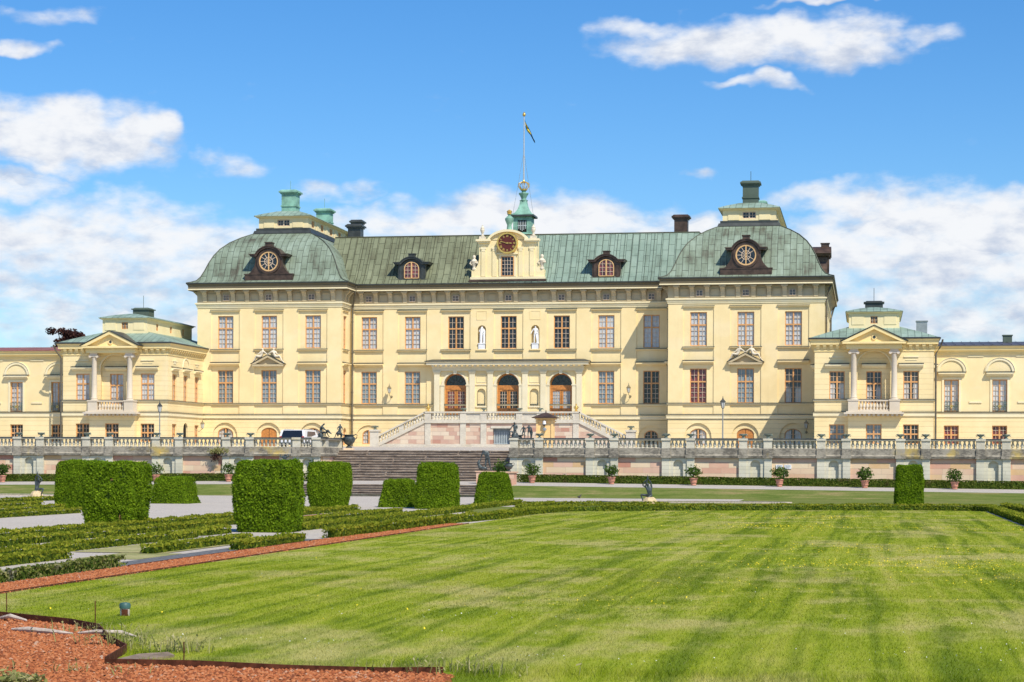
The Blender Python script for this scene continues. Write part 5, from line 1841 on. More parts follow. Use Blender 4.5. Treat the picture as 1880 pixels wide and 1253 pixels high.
sheet('far_lawn', 'bank', 10.6, 14.3, 76, 85.4, lambda x, y: .006)
sheet('chip_strip', 'chip', 7.62, 7.95, 41.0, 60, lambda x, y: .005)
sheet('chip_strip', 'chip', 7.2, 7.55, 62, 74, lambda x, y: .005)
def bank_z(x, y):
    k = min(1.0, max(0.0, (y - 107.4) / 4.8))
    k = k * k * (3 - 2 * k)
    return -.015 + k * (.635 + zdrop(x))
def path_z(x, y):
    return .62 + zdrop(x) + (y - 112.2) * .030
for s in (-1, 1):
    a, b = (6.72, 60) if s > 0 else (-60, -6.72)
    sheet('grass_bank', 'bank', a, b, 107.3, 112.25, bank_z, 24, 8)
    a, b = (6.3, 60) if s > 0 else (-60, -6.3)
    sheet('terrace_path', 'gravel', a, b, 112.2, 118.5, path_z, 24, 1)
sheet('landing', 'gravel', -6.3, 6.3, 112.2, 118.1, lambda x, y: .625 + (y - 112.2) * .026)
sheet('terrace', 'gravel', -60, -6.1, 118.3, 123.2, lambda x, y: 2.62)
sheet('terrace', 'gravel', 6.1, 60, 118.3, 123.2, lambda x, y: 2.62)
sheet('terrace', 'gravel', -80, 80, 123.2, 175, lambda x, y: 2.655 + (min(y, 147) - 123.2) * .0182, 1, 12)

# ================================================================ leaves
def leaf_quads(P, N, size, rng, flat=.55, elong=1.5):
    """a diamond leaf at each point P, its face turned roughly along N"""
    n = len(P)
    d = N * flat + rng.normal(0, .5, (n, 3))
    d /= np.linalg.norm(d, axis=1, keepdims=True) + 1e-9
    r = rng.normal(0, 1, (n, 3))
    a = np.cross(d, r)
    a /= np.linalg.norm(a, axis=1, keepdims=True) + 1e-9
    b = np.cross(d, a)
    sz = (size * rng.uniform(.6, 1.35, n))[:, None]
    v = np.empty((n, 4, 3))
    v[:, 0] = P - a * sz * elong * .5
    v[:, 1] = P + b * sz * .42 + d * sz * .12
    v[:, 2] = P + a * sz * elong * .5
    v[:, 3] = P - b * sz * .42 + d * sz * .12
    return v.reshape(-1, 3), np.arange(n * 4).reshape(-1, 4)

def wobble(P, amp, f, seed):
    s = np.zeros(len(P))
    for i in range(4):
        k = np.array([math.sin(seed * 3.1 + i * 1.7), math.cos(seed * 1.3 + i * 2.9), math.sin(seed + i * 4.1)]) * f * (1 + i * .8)
        s += np.sin(P @ k + i * 2.1 + seed) / (1 + i * .5)
    return s[:, None] * amp

def hedge(label, path, w_, h_, mat='box', size=.062, dens=330, group='clipped box hedges of the parterre', z=0.0, name='box_hedge', cat='hedge', zf=None, seed=[0], wob=.03):
    seed[0] += 1
    rng = np.random.default_rng(seed[0] + 100)
    pts = [np.array(p, float) for p in path]
    t = thing(name, label, cat, (path[0][0], path[0][1], z), group)
    Ps, Ns = [], []
    for i in range(len(pts) - 1):
        a, b = pts[i], pts[i + 1]
        L = np.linalg.norm(b - a)
        d = (b - a) / L
        nn = np.array([d[1], -d[0]])
        per = w_ + 2 * h_
        k = int(L * per * dens)
        u = rng.uniform(-.02, 1.02, k)
        q = rng.uniform(0, per, k)
        off = np.where(q < h_, w_ / 2, np.where(q > h_ + w_, -w_ / 2, w_ / 2 - (q - h_)))
        zz = np.where(q < h_, q, np.where(q > h_ + w_, per - q, h_))
        nx = np.where(q < h_, 1, np.where(q > h_ + w_, -1, 0))
        nz = np.where((q >= h_) & (q <= h_ + w_), 1, 0)
        xy = a + np.outer(u, b - a) + np.outer(off, nn)
        Ps.append(np.column_stack([xy, zz]))
        Ns.append(np.column_stack([np.outer(nx, nn), nz]))
    for e, (a, b) in ((pts[0], (pts[0], pts[1])), (pts[-1], (pts[-1], pts[-2]))):
        d = (a - b) / np.linalg.norm(a - b)
        nn = np.array([d[1], -d[0]])
        k = int(w_ * h_ * dens * 1.2)
        xy = e + np.outer(rng.uniform(-w_ / 2, w_ / 2, k), nn)
        Ps.append(np.column_stack([xy, rng.uniform(0, h_, k)]))
        Ns.append(np.tile([d[0], d[1], 0], (k, 1)))
    P, N = np.vstack(Ps), np.vstack(Ns)
    up = N[:, 2] > .5
    P, N = np.vstack([P, P[up] + rng.normal(0, .03, (up.sum(), 3)) * [1, 1, 0]]), np.vstack([N, N[up]])
    # round the shoulders and let the clipped face bulge and sink
    P = P + N * (wobble(P, wob * .5, 3.2, seed[0]) + rng.normal(0, wob * .5, (len(P), 1)))
    if zf:
        P[:, 2] += np.array([zf(x, y) for x, y in P[:, :2]])
    else:
        P[:, 2] += z
    o = np.array(t.location)
    tip = ((N[:, 2] > .5) | (P[:, 2] > h_ - .045)) if mat == 'box' else np.zeros(len(P), bool)  # top and upper-edge leaves take the young-shoot colour, lightened to look sunlit
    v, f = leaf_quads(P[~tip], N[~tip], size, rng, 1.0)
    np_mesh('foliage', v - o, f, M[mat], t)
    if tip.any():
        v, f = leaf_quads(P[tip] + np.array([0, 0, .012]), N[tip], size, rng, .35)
        np_mesh('lit_young_growth', v - o, f, M['box_tip_lit'], t)
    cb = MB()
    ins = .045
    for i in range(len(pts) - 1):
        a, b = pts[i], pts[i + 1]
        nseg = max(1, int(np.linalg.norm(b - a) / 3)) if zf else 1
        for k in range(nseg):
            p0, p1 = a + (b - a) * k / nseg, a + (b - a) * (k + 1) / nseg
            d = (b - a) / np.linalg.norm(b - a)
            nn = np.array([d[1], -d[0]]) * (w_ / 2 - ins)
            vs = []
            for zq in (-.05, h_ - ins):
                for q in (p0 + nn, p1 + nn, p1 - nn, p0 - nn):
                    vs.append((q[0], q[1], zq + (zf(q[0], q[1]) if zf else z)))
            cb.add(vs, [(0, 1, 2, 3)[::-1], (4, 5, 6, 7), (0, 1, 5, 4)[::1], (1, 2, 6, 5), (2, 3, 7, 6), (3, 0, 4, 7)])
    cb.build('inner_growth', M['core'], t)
    return t

def topiary(label, cx, cy, prof, group, z=0.0, size=.046, dens=1950, nexp=11.0, bare=(), seed=[0]):
    """prof: (z, half width x, half width y); superellipse sections"""
    seed[0] += 1
    rng = np.random.default_rng(500 + seed[0])
    t = thing('topiary', label, 'topiary', (cx, cy, z), group)
    zs = np.array([p[0] for p in prof]); hx = np.array([p[1] for p in prof]); hy = np.array([p[2] for p in prof])
    H = zs[-1]
    area = H * 8 * hx.mean()
    k = int(area * dens)
    zz = rng.uniform(0, H, k)
    X, Y = np.interp(zz, zs, hx), np.interp(zz, zs, hy)
    q = rng.uniform(0, 4, k)
    side = q.astype(int)
    u = (q - side) * 2 - 1
    dx = np.choose(side, [u, np.ones(k), -u, -np.ones(k)])
    dy = np.choose(side, [-np.ones(k), u, np.ones(k), -u])
    r = (np.abs(dx) ** nexp + np.abs(dy) ** nexp) ** (-1 / nexp)
    P = np.column_stack([dx * r * X, dy * r * Y, zz])
    N = np.column_stack([np.sign(dx) * np.abs(dx) ** (nexp - 1), np.sign(dy) * np.abs(dy) ** (nexp - 1), np.full(k, .05)])
    N /= np.linalg.norm(N, axis=1, keepdims=True)
    kt = int(4 * hx[-1] * hy[-1] * dens)
    a, b = rng.uniform(-1, 1, kt), rng.uniform(-1, 1, kt)
    ok = np.abs(a) ** nexp + np.abs(b) ** nexp < 1
    Pt = np.column_stack([a * hx[-1], b * hy[-1], np.full(kt, H)])[ok]
    P, N = np.vstack([P, Pt]), np.vstack([N, np.tile([0, 0, 1.0], (len(Pt), 1))])
    P = P + N * (wobble(P, .026, 4.0, seed[0]) + rng.normal(0, .022, (len(P), 1)))
    if bare:
        keep = np.ones(len(P), bool)
        for (bx, by, bz, br) in bare:
            keep &= (np.abs(P[:, 0] - bx) / br[0]) ** 2 + ((P[:, 1] - by) / .2) ** 2 + ((P[:, 2] - bz) / br[1]) ** 2 > 1
        P, N = P[keep], N[keep]
    v, f = leaf_quads(P, N, size, rng, 1.1)
    np_mesh('foliage', v, f, M['yew'], t)
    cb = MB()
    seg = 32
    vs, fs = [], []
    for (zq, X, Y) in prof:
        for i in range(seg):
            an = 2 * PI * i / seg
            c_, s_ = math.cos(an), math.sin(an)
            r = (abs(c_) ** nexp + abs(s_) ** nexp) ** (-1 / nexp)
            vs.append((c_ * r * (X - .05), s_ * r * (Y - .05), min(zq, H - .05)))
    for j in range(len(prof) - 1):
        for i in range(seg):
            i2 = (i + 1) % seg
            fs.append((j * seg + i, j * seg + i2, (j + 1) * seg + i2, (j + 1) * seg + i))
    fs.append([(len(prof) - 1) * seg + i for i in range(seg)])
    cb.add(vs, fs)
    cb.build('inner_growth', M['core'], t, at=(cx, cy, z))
    if bare:
        tw = MB()
        for (bx, by, bz, br) in bare:
            for k in range(6):
                x = bx + random.uniform(-br[0], br[0]) * .6
                tw.tube([(x, by + .05, bz - br[1]), (x + random.uniform(-.03, .03), by + .02, bz), (x + random.uniform(-.05, .05), by + .04, bz + br[1])], .009, 4)
        tw.build('dead_twigs', M['dead_twig'], t, at=(cx, cy, z))
    return t
M['dead_twig'] = plain('dead_orange_twig', (.36, .22, .09), .9, .1, 0, .3, 20)
def barrel(w0, wm, wt, H):
    return [(0, w0, w0), (H * .3, (w0 + wm) / 2 + .01, (w0 + wm) / 2 + .01), (H * .55, wm, wm), (H * .8, (wm + wt) / 2, (wm + wt) / 2), (H * .95, wt, wt), (H, wt - .05, wt - .05)]
TG = 'clipped yew blocks of the parterre'
topiary('large clipped yew block with bare brown twig patches, standing at the left gravel path', 5.27, 55.6, barrel(.68, .80, .77, 1.82), TG, bare=((.05, -.72, .9, (.07, .1)), (.38, -.70, .28, (.06, .22)), (.12, -.76, 1.35, (.06, .08))))
topiary('largest clipped yew block, bulging at its base, beside the red chip path', 10.73, 52.7, barrel(.70, .80, .76, 1.88), TG)
topiary('clipped yew block half hidden behind the larger block by the left gravel path', -4.2, 76.0, barrel(.72, .74, .64, 1.88), TG)
topiary('clipped yew block with slightly rounded sides in front of the brown garden stair', 5.25, 79.2, barrel(.62, .76, .72, 1.86), TG)
topiary('clipped yew block tapering upward, right in front of the garden stair', 9.35, 81.0, barrel(.78, .76, .66, 1.84), TG)
topiary('single slim clipped yew block behind the hedge at the far right of the lawn', 28.7, 97.5, barrel(.64, .64, .58, 1.86), TG)
TT = 'low tapered yew pyramids of the parterre'
topiary('low flat-topped yew pyramid on the gravel in front of the garden stair', 7.2, 83.2, [(0, .74, .74), (1.10, .54, .54), (1.14, .49, .49)], TT, nexp=14)
topiary('flat-topped yew pyramid beside the grass bank, right of the garden stair', 10.0, 90.2, [(0, .82, .82), (1.36, .58, .58), (1.40, .53, .53)], TT, nexp=14)
topiary('low browned yew pyramid on the gravel by the left grass bank', -4.05, 87.0, [(0, .90, .90), (1.13, .66, .66), (1.17, .60, .60)], TT, nexp=14)

HW = .29
def yh(label, x, y0, y1, mat='box', h_=.165, **k):
    return hedge(label, [(x, y0), (x, y1)], HW, h_, mat, **k)
yh('nearest box hedge with greying twigs, along the red chip path at the left', 13.36, 24.0, 34.4, 'box_grey', dens=620, size=.05)
yh('short box hedge ending at the pale dry turf, behind the greying hedge', 11.33, 28.0, 37.0, 'box', dens=560, size=.05)
yh('long box hedge behind the pale dry turf, ending at a gravel gap', 10.15, 30, 48.2, dens=480, size=.052)
yh('golden box hedge edged with red chips, left of the gravel gap', 7.85, 33, 59.0, dens=420, size=.055)
yh('dark green box hedge along the wide gravel path, left of the big yew block', 6.0, 36, 64.5, dens=380, size=.056)
yh('box hedge between the dry turf and the grey gravel strip', 12.2, 39.4, 46.0, dens=480, size=.052)
hedge('box hedge jutting out to the red chip path below the largest yew block', [(13.38, 41.6), (13.38, 46.4)], HW, .17, dens=480, size=.052)
yh('small stub of box hedge left of the largest yew block', 9.95, 49.3, 51.3, dens=420)
hedge('long box hedge curving from the red chip path round the far lawn edge', [(13.5, 48.9), (13.9, 62.2), (14.45, 66.5), (14.5, 72.8), (15.05, 77.8), (16.7, 79.6), (20.4, 82.0), (26, 84.0), (29.2, 85.2), (31.1, 84.9), (31.7, 83.9), (31.72, 66), (31.72, 40)], HW, .23, dens=400, size=.058)
yh('box hedge behind the curving hedge, right of the largest yew block', 11.3, 54.2, 77.2, dens=360, size=.058)
yh('box hedge left of the tapering yew block, ending at a small patch of gravel', 9.5, 58.8, 73.2, dens=360, size=.058)
yh('box hedge edged with red chips beside the rounded yew block', 6.9, 66.4, 76.9, dens=340, size=.06)
yh('low box hedge just in front of the rounded yew block', 6.0, 68.0, 74.6, dens=320, size=.06)
yh('box hedge left of the wide gravel path, in front of the half hidden yew block', -1.6, 50, 69.6, dens=330, size=.06)
yh('box hedge in the far left bed, in front of the crouching archer', -4.4, 58, 74.5, dens=300, size=.062)
yh('golden box hedge in the far left bed, second row before the archer', -7.6, 66, 80, dens=280, size=.065)
yh('golden box hedge nearest the left fountain rim', -11.6, 74, 92, dens=260, size=.068)
hedge('short box hedge beside the browned yew pyramid at the left bank', [(-5.5, 79.0), (-3.2, 80.5)], HW, .23, dens=280, size=.065)
yh('box hedge right of the tapering yew block, running to the yew pyramid', 11.0, 78.4, 91, dens=300, size=.062)
hedge('box hedge closing the parterre in front of the grass bank', [(11.3, 88.4), (13.5, 89.3), (18, 89.3)], HW, .14, dens=280, size=.065)
yh('box hedge crossing the gravel between yew pyramid and lawn corner', 12.9, 80.0, 88.5, dens=300, size=.062)
hedge('short box hedge beyond the far right corner of the lawn', [(32.5, 88.8), (33.0, 82.5), (33.1, 60)], HW, .23, dens=280, size=.062)

GH = 'long low hedges below the terrace wall'
def hz(x, y):
    return .74 + zdrop(x)
hedge('long straight dark hedge under the terrace wall, right of the garden stair', [(6.75, 117.2), (46, 117.2)], .55, .46, 'wall_hedge', size=.075, dens=330, group=GH, zf=hz, z=.74, name='low_hedge', wob=.015)
hedge('long straight dark hedge under the terrace wall, left of the garden stair', [(-44, 117.2), (-6.75, 117.2)], .55, .46, 'wall_hedge', size=.075, dens=330, group=GH, zf=hz, z=.5, name='low_hedge', wob=.015)

# ================================================================ grass blades, chips, flowers
def in_lawn(x, y):
    line = np.interp(x, [p[0] for p in SCALLOP[:9]], [p[1] for p in SCALLOP[:9]])
    near = np.where(x < 19.95, line + .02, np.where(x < 23.0, 17.86, 9.6))
    edge = np.where((y < 17.7), x > 23.08 + (17.7 - y) * .06, True)
    far = np.interp(x, [14.55, 14.75, 15.3, 16.9, 20.5, 29, 30.9, 31.4], [61, 73, 77.9, 79.3, 81.6, 84.9, 84.5, 83.6])
    return (x > 14.62) & (x < 31.4) & (y > near) & (y < far - .1) & edge

def blades(n, y0, y1, hmin, hmax, wd, rng):
    t = rng.uniform(0, 1, n)
    y = y0 + (y1 - y0) * t
    x = rng.uniform(14.6, 31.4, n)
    ok = in_lawn(x, y) & (np.abs((x - CAMX) / y + .1757) < .30)
    x, y = x[ok], y[ok]
    n = len(x)
    h_ = rng.uniform(hmin, hmax, n)
    # long fringe where the mower does not reach the steel edge
    fringe = np.minimum(np.abs(y - np.where(x < 19.95, np.interp(x, [p[0] for p in SCALLOP[:9]], [p[1] for p in SCALLOP[:9]]), 17.8)), 3) 
    h_ *= 1 + 1.3 * np.exp(-(fringe / .45) ** 2)
    a = rng.uniform(0, 2 * PI, n)
    lean = rng.normal(0, .45, (n, 2)) * h_[:, None]
    w2 = wd * rng.uniform(.6, 1.3, n) * .5
    v = np.empty((n, 3, 3))
    v[:, 0] = np.column_stack([x - np.cos(a) * w2, y - np.sin(a) * w2, np.full(n, .006)])
    v[:, 1] = np.column_stack([x + np.cos(a) * w2, y + np.sin(a) * w2, np.full(n, .006)])
    v[:, 2] = np.column_stack([x + lean[:, 0], y + lean[:, 1], h_])
    return v.reshape(-1, 3)
g = np.vstack([blades(230000, 14.5, 24, .014, .042, .006, RNG), blades(210000, 24, 36, .014, .036, .010, RNG), blades(150000, 36, 60, .012, .03, .018, RNG), blades(80000, 60, 85, .012, .03, .03, RNG)])
tag(np_mesh('grass', g, np.arange(len(g)).reshape(-1, 3), M['blade']), 'short mown grass blades covering the large lawn', 'grass', kind='stuff')

def scatter_quads(x, y, z, size, rng):
    n = len(x)
    P = np.column_stack([x, y, z])
    a = rng.uniform(0, 2 * PI, n)
    tl = rng.normal(0, .35, (n, 2))
    ux = np.column_stack([np.cos(a), np.sin(a), tl[:, 0]])
    uy = np.column_stack([-np.sin(a), np.cos(a), tl[:, 1]])
    s = (size * rng.uniform(.6, 1.3, n))[:, None]
    v = np.stack([P - ux * s, P - uy * s, P + ux * s, P + uy * s], 1)
    return v.reshape(-1, 3), np.arange(n * 4).reshape(-1, 4)
def clustered(n, centres, rng, sx, sy):
    c = centres[rng.integers(0, len(centres), n)]
    return c[:, 0] + rng.normal(0, sx, n), c[:, 1] + rng.normal(0, sy, n)
cent = np.column_stack([RNG.uniform(23, 31, 26), RNG.choice([30, 33, 36, 38, 44, 47, 58, 62, 72], 26) + RNG.normal(0, 1.2, 26)])
x, y = clustered(3600, cent, RNG, 1.3, 1.1)
x2, y2 = RNG.uniform(16, 31, 350), RNG.uniform(22, 80, 350)
x, y = np.append(x, x2), np.append(y, y2)
ok = in_lawn(x, y)
v, f = scatter_quads(x[ok], y[ok], RNG.uniform(.03, .05, ok.sum()), .007 + .00013 * y[ok], RNG)
tag(np_mesh('yellow_flowers', v, f, M['flower_yellow']), 'tiny yellow flowers scattered in drifts across the lawn', 'flowers', kind='stuff')
cent = np.column_stack([RNG.uniform(19.5, 30, 18), RNG.uniform(18.6, 25, 18)])
x, y = clustered(260, cent, RNG, .6, .3)
x2, y2 = RNG.uniform(15, 31, 120), RNG.uniform(18, 40, 120)
x, y = np.append(x, x2), np.append(y, y2)
ok = in_lawn(x, y)
v, f = scatter_quads(x[ok], y[ok], RNG.uniform(.03, .06, ok.sum()), np.full(ok.sum(), .0065), RNG)
tag(np_mesh('clover_flowers', v, f, M['flower_white']), 'small white clover heads dotted over the near lawn', 'flowers', kind='stuff')

def chips(n, fn, size, rng):
    x, y, ok = fn(n)
    x, y = x[ok], y[ok]
    n = len(x)
    base = np.array([(-1, -.6, 0), (1, -.7, .1), (.8, .7, 0), (-.9, .6, .15), (0, 0, .8)])
    a = rng.uniform(0, 2 * PI, n)
    s = size * rng.uniform(.5, 1.3, n)
    v = np.repeat(base[None], n, 0) * s[:, None, None]
    v[:, :, :2] *= rng.uniform(.6, 1.2, (n, 1, 2))
    c_, s_ = np.cos(a)[:, None], np.sin(a)[:, None]
    vx = v[:, :, 0] * c_ - v[:, :, 1] * s_
    vy = v[:, :, 0] * s_ + v[:, :, 1] * c_
    out = np.stack([vx + x[:, None], vy + y[:, None], v[:, :, 2] + .006 + rng.uniform(0, .008, n)[:, None]], 2)
    tri = np.array([(0, 1, 4), (1, 2, 4), (2, 3, 4), (3, 0, 4)])
    f = (np.arange(n)[:, None, None] * 5 + tri[None]).reshape(-1, 3)
    return out.reshape(-1, 3), f
def bed(n):
    x, y = RNG.uniform(14.5, 25.4, n), RNG.uniform(14.5, 23.6, n)
    line = np.interp(x, [p[0] for p in SCALLOP], [p[1] for p in SCALLOP])
    return x, y, (y < line - .04) & np.where(y < 17.66, x < 23.08 + (17.7 - y) * .06, True) & (np.abs((x - CAMX) / y + .1757) < .30)
v1, f1 = chips(70000, bed, .020, RNG)
def strip_(n):
    x, y = RNG.uniform(13.6, 14.58, n), 24 + 37 * RNG.uniform(0, 1, n) ** 1.5
    return x, y, x > 0
v2, f2 = chips(24000, strip_, .022, RNG)
tag(np_mesh('red_chips', np.vstack([v1, v2]), np.vstack([f1, f2 + len(v1)]), M['loose_chip']), 'loose crushed red brick chips on the beds and paths round the lawn', 'gravel', kind='stuff')

# steel lawn edging
ed = MB()
def edging(pts, h_, th=.012):
    for i in range(len(pts) - 1):
        a, b = Vector((*pts[i], 0)), Vector((*pts[i + 1], 0))
        d = (b - a).normalized()
        n = Vector((d.y, -d.x, 0)) * th / 2
        h0, h1 = h_, h_
        vs = [a + n, b + n, b - n, a - n]
        e = .012 * math.sin(i * 1.9)
        ed.add([(p.x, p.y, -.02) for p in vs] + [(vs[0].x, vs[0].y, h_ + e), (vs[1].x, vs[1].y, h_ + .012 * math.sin((i + 1) * 1.9)), (vs[2].x, vs[2].y, h_ + .012 * math.sin((i + 1) * 1.9)), (vs[3].x, vs[3].y, h_ + e)],
               [(0, 1, 5, 4), (1, 2, 6, 5), (2, 3, 7, 6), (3, 0, 4, 7), (4, 5, 6, 7)])
edging([(14.6, 23.62)] + [(p[0], p[1]) for p in SCALLOP[1:9]] + [(19.69, 17.86)], .085)
edging([(19.69, 17.84), (20.6, 17.77), (21.5, 17.73), (22.4, 17.69), (22.95, 17.67)], .058)
tag(ed.build('lawn_edging', M['rust']), 'rusty steel lawn edging bent round the scalloped corner of the red bed', 'edging')
lo_ = MB()
lo_.box(14.56, 14.575, 24, 61.2, -.02, .035)
lo_.box(13.60, 13.615, 34.5, 48, -.02, .03)
tag(lo_.build('path_edging', M['rust']), 'thin rusty steel strip between the red chip path and the lawn', 'edging')

RG = 'rusty steel rods in the red bed'
def rod(x, y, h_, label):
    t = MB()
    t.tube([(0, 0, -.05), (.004, 0, h_ * .5), (0, .004, h_)], .0065, 5)
    o = t.build('steel_rod', M['rust'], None, at=(x, y, 0))
    tag(o, label, 'rod', RG)
rod(16.37, 23.1, .29, 'thin rusty rod at the far left end of the steel lawn edging')
rod(18.2, 21.35, .34, 'thin rusty rod inside the bend of the steel edging, left of the green capped post')
rod(20.42, 17.95, .22, 'thin short rusty rod on the straight front edging, nearest the viewer')

cp_ = thing('garden_light', 'small round garden post with a green cap sunk in the lawn', 'garden light', (17.75, 23.46, 0))
b = MB(); b.lathe([(.058, -.02), (.06, .1), (.055, .115)], 0, 0, 14); b.build('body', M['driftwood'], cp_, True, at=ORG[cp_])
b = MB(); b.lathe([(.068, .1), (.07, .145), (.055, .165), (.02, .17)], 0, 0, 14); b.build('cap', M['green_cap'], cp_, True, at=ORG[cp_])
b = MB(); b.prism([(-.02, .0), (.055, .0), (.055, .09), (-.02, .09)], -.062, -.045); b.build('side_plate', M['rust'], cp_, at=ORG[cp_])

def stick(label, pts, r):
    b = MB(); b.tube(pts, r, 7)
    tag(b.build('dead_stick', M['driftwood'], None, smooth=True), label, 'stick', 'dead sticks lying on the red bed')
stick('long pale bleached stick lying on the red chips', [(17.35, 21.05, .03), (17.6, 20.9, .045), (17.95, 20.75, .04), (18.2, 20.72, .025)], [.012, .03, .026, .01])
stick('forked grey stick lying on the red chips below the bend of the edging', [(18.25, 20.75, .03), (18.5, 20.62, .06), (18.78, 20.66, .05), (19.0, 20.5, .03)], [.012, .022, .026, .008])
stick('short pale stick against the far end of the steel edging', [(16.55, 22.55, .03), (16.75, 22.35, .07), (17.0, 22.25, .03)], [.02, .028, .012])
b = MB(); b.lathe([(.0, 0), (.035, .0), (.04, .025), (.02, .045), (0, .05)], 0, 0, 8)
tag(b.build('pebble', M['white_stone'], None, True, at=(17.05, 20.5, .01)), 'single white pebble lying on the red chips', 'pebble')
b = MB()
b.prism([(19.72, 18.0), (20.0, 18.15), (20.12, 18.55), (19.95, 18.85), (19.74, 18.6)], -.01, .035, 'z')
b.prism([(20.05, 17.88), (20.6, 17.85), (20.45, 18.0), (20.15, 18.1)], -.01, .028, 'z')
M['slab'] = plain('brown_broken_slab', (.24, .18, .13), .9, .15, 0, .3, 9)
tag(b.build('edge_slab', M['slab'], None), 'broken flat brown slab of stone behind the corner of the steel edging', 'stone slab')

def weed_tuft(label, x, y, n, h_, spread, seed, mat='weed', group='weeds along the steel edging'):
    rng = np.random.default_rng(seed)
    px, py = x + rng.normal(0, spread, n), y + rng.normal(0, spread * .4, n)
    hh = h_ * rng.uniform(.4, 1.1, n)
    lean = rng.normal(0, .35, (n, 2)) * hh[:, None]
    vs, fs = [], []
    for i in range(n):
        a = rng.uniform(0, 2 * PI)
        w2 = .005
        pts = [(px[i], py[i], 0), (px[i] + lean[i, 0] * .4, py[i] + lean[i, 1] * .4, hh[i] * .6), (px[i] + lean[i, 0], py[i] + lean[i, 1], hh[i])]
        o = len(vs)
        c_, s_ = math.cos(a) * w2, math.sin(a) * w2
        vs += [(pts[0][0] - c_, pts[0][1] - s_, 0), (pts[0][0] + c_, pts[0][1] + s_, 0), (pts[1][0] + c_, pts[1][1] + s_, pts[1][2]), (pts[1][0] - c_, pts[1][1] - s_, pts[1][2]), pts[2], pts[2]]
        fs += [(o, o + 1, o + 2, o + 3), (o + 3, o + 2, o + 4, o + 5)]
        for k in range(3):
            q = rng.uniform(.3, 1)
            b0 = np.array(pts[0]) * (1 - q) + np.array(pts[2]) * q
            d = rng.normal(0, .02, 3)
            o = len(vs)
            e = np.array([d[1], -d[0], 0]) * .35
            vs += [tuple(b0), tuple(b0 + d * .5 + e), tuple(b0 + d), tuple(b0 + d * .5 - e)]
            fs.append((o, o + 1, o + 2, o + 3))
    vs = np.array(vs) - np.array([x, y, 0])
    o = np_mesh('weed_tuft', vs, np.array(fs), M[mat], None, loc=(x, y, 0))
    tag(o, label, 'weed', group)
weed_tuft('tall pale weeds growing over the bend of the steel edging', 19.15, 19.7, 60, .22, .28, 1)
weed_tuft('dry weeds behind the broken slab at the corner of the edging', 19.95, 19.1, 70, .2, .2, 2)
weed_tuft('pale seeding weeds at the right end of the front edging', 23.0, 17.75, 90, .17, .35, 3)
weed_tuft('green weeds against the steel edging left of the bend', 18.3, 21.0, 40, .16, .3, 4)
weed_tuft('green grassy clump at the left frame edge of the red bed', 16.35, 20.4, 70, .16, .15, 5, 'citrus')
weed_tuft('sparse pale weeds on the front red chips below the corner', 19.5, 17.1, 30, .1, .5, 6)
hedge('low yellowing hedge top at the very front of the red bed', [(17.0, 15.8), (19.85, 15.8)], .4, .08, 'weed', size=.04, dens=1100, group='front hedge', cat='hedge')

# ================================================================ urns
URN = [(.10, 0), (.12, .02), (.12, .05), (.06, .07), (.05, .10), (.13, .15), (.20, .20), (.215, .235), (.23, .25), (.23, .27), (.20, .275)]
ub = MB(); ub.lathe(URN, 0, 0, 14)
for sg in (-1, 1):
    ub.tube([(sg * .2, 0, .23), (sg * .27, 0, .2), (sg * .25, 0, .14), (sg * .17, 0, .16)], .016, 5)
urn_me = strip_object(ub.build('urn', M['urn'], None, smooth=True, at=(0, 0, 0)))
def urn(x, y, z, label, group, sc=1.0):
    o = link('urn', urn_me, None, (x, y, z), random.uniform(-.3, .3))
    o.scale = (sc, sc, sc)
    return tag(o, label, 'urn', group)
ORD = ['first', 'second', 'third', 'fourth', 'fifth', 'sixth', 'seventh', 'eighth', 'ninth', 'tenth', 'eleventh', 'twelfth', 'thirteenth', 'fourteenth', 'fifteenth']
posts = [q for z in sorted(ZR) for q in (z[0] + .24, z[1] - .24)][1:]
for i, q in enumerate(posts):
    if q < 38:
        urn(q, TR_Y + .15, 3.37, ORD[i] + ' green bronze urn along the right terrace balustrade, counting from the statues', 'urns on the terrace balustrades')
posts = [q for z in sorted(ZLft) for q in (z[0] + .24, z[1] - .24)][::-1][1:]
for i, q in enumerate(posts):
    if q > -28 and i != 0:
        urn(q, TR_Y + .15, 3.37, ORD[i] + ' green bronze urn along the left terrace balustrade, counting from the statues', 'urns on the terrace balustrades')
PG = 'urns on the entrance staircase'
for x, l in ((-2.9, 'bronze urn on the staircase rail in front of the left palace door'), (-1.35, 'bronze urn on the staircase rail between the left and middle palace doors'), (1.35, 'bronze urn on the staircase rail at the right edge of the middle palace door'), (2.9, 'bronze urn on the staircase rail between the middle and right palace doors')):
    urn(x, PF + .09, 5.7, l, PG, .95)
for s, l in ((-1, 'bronze urn on the lower end pillar of the left stair arm'), (1, 'bronze urn on the lower end pillar of the right stair arm')):
    urn(s * (XN + .3), PF + .11, 4.34, l, PG, 1.1)
for s, l in ((-1, 'small gilded finial on the staircase corner beside the left door'), (1, 'small gilded finial on the staircase corner beside the right door')):
    b = MB()
    b.lathe([(.12, 0), (.13, .06), (.06, .1), (.11, .2), (.13, .3), (.06, .42), (.05, .48), (.07, .54), (.0, .6)], 0, 0, 10)
    b.tube([(-.12, 0, .2), (-.18, 0, .32), (-.08, 0, .4)], .025, 5)
    b.tube([(.12, 0, .2), (.18, 0, .32), (.08, 0, .4)], .025, 5)
    tag(b.build('finial', M['gold'], None, True, at=(s * (XL - .22), PF + .09, 5.7)), l, 'finial', 'gilded finials')
BIGU = [(.22, 0), (.24, .04), (.20, .10), (.12, .16), (.12, .2), (.28, .30), (.42, .48), (.47, .66), (.44, .76), (.34, .82), (.33, .88), (.42, .94), (.42, .98), (.36, .98), (.3, .86)]
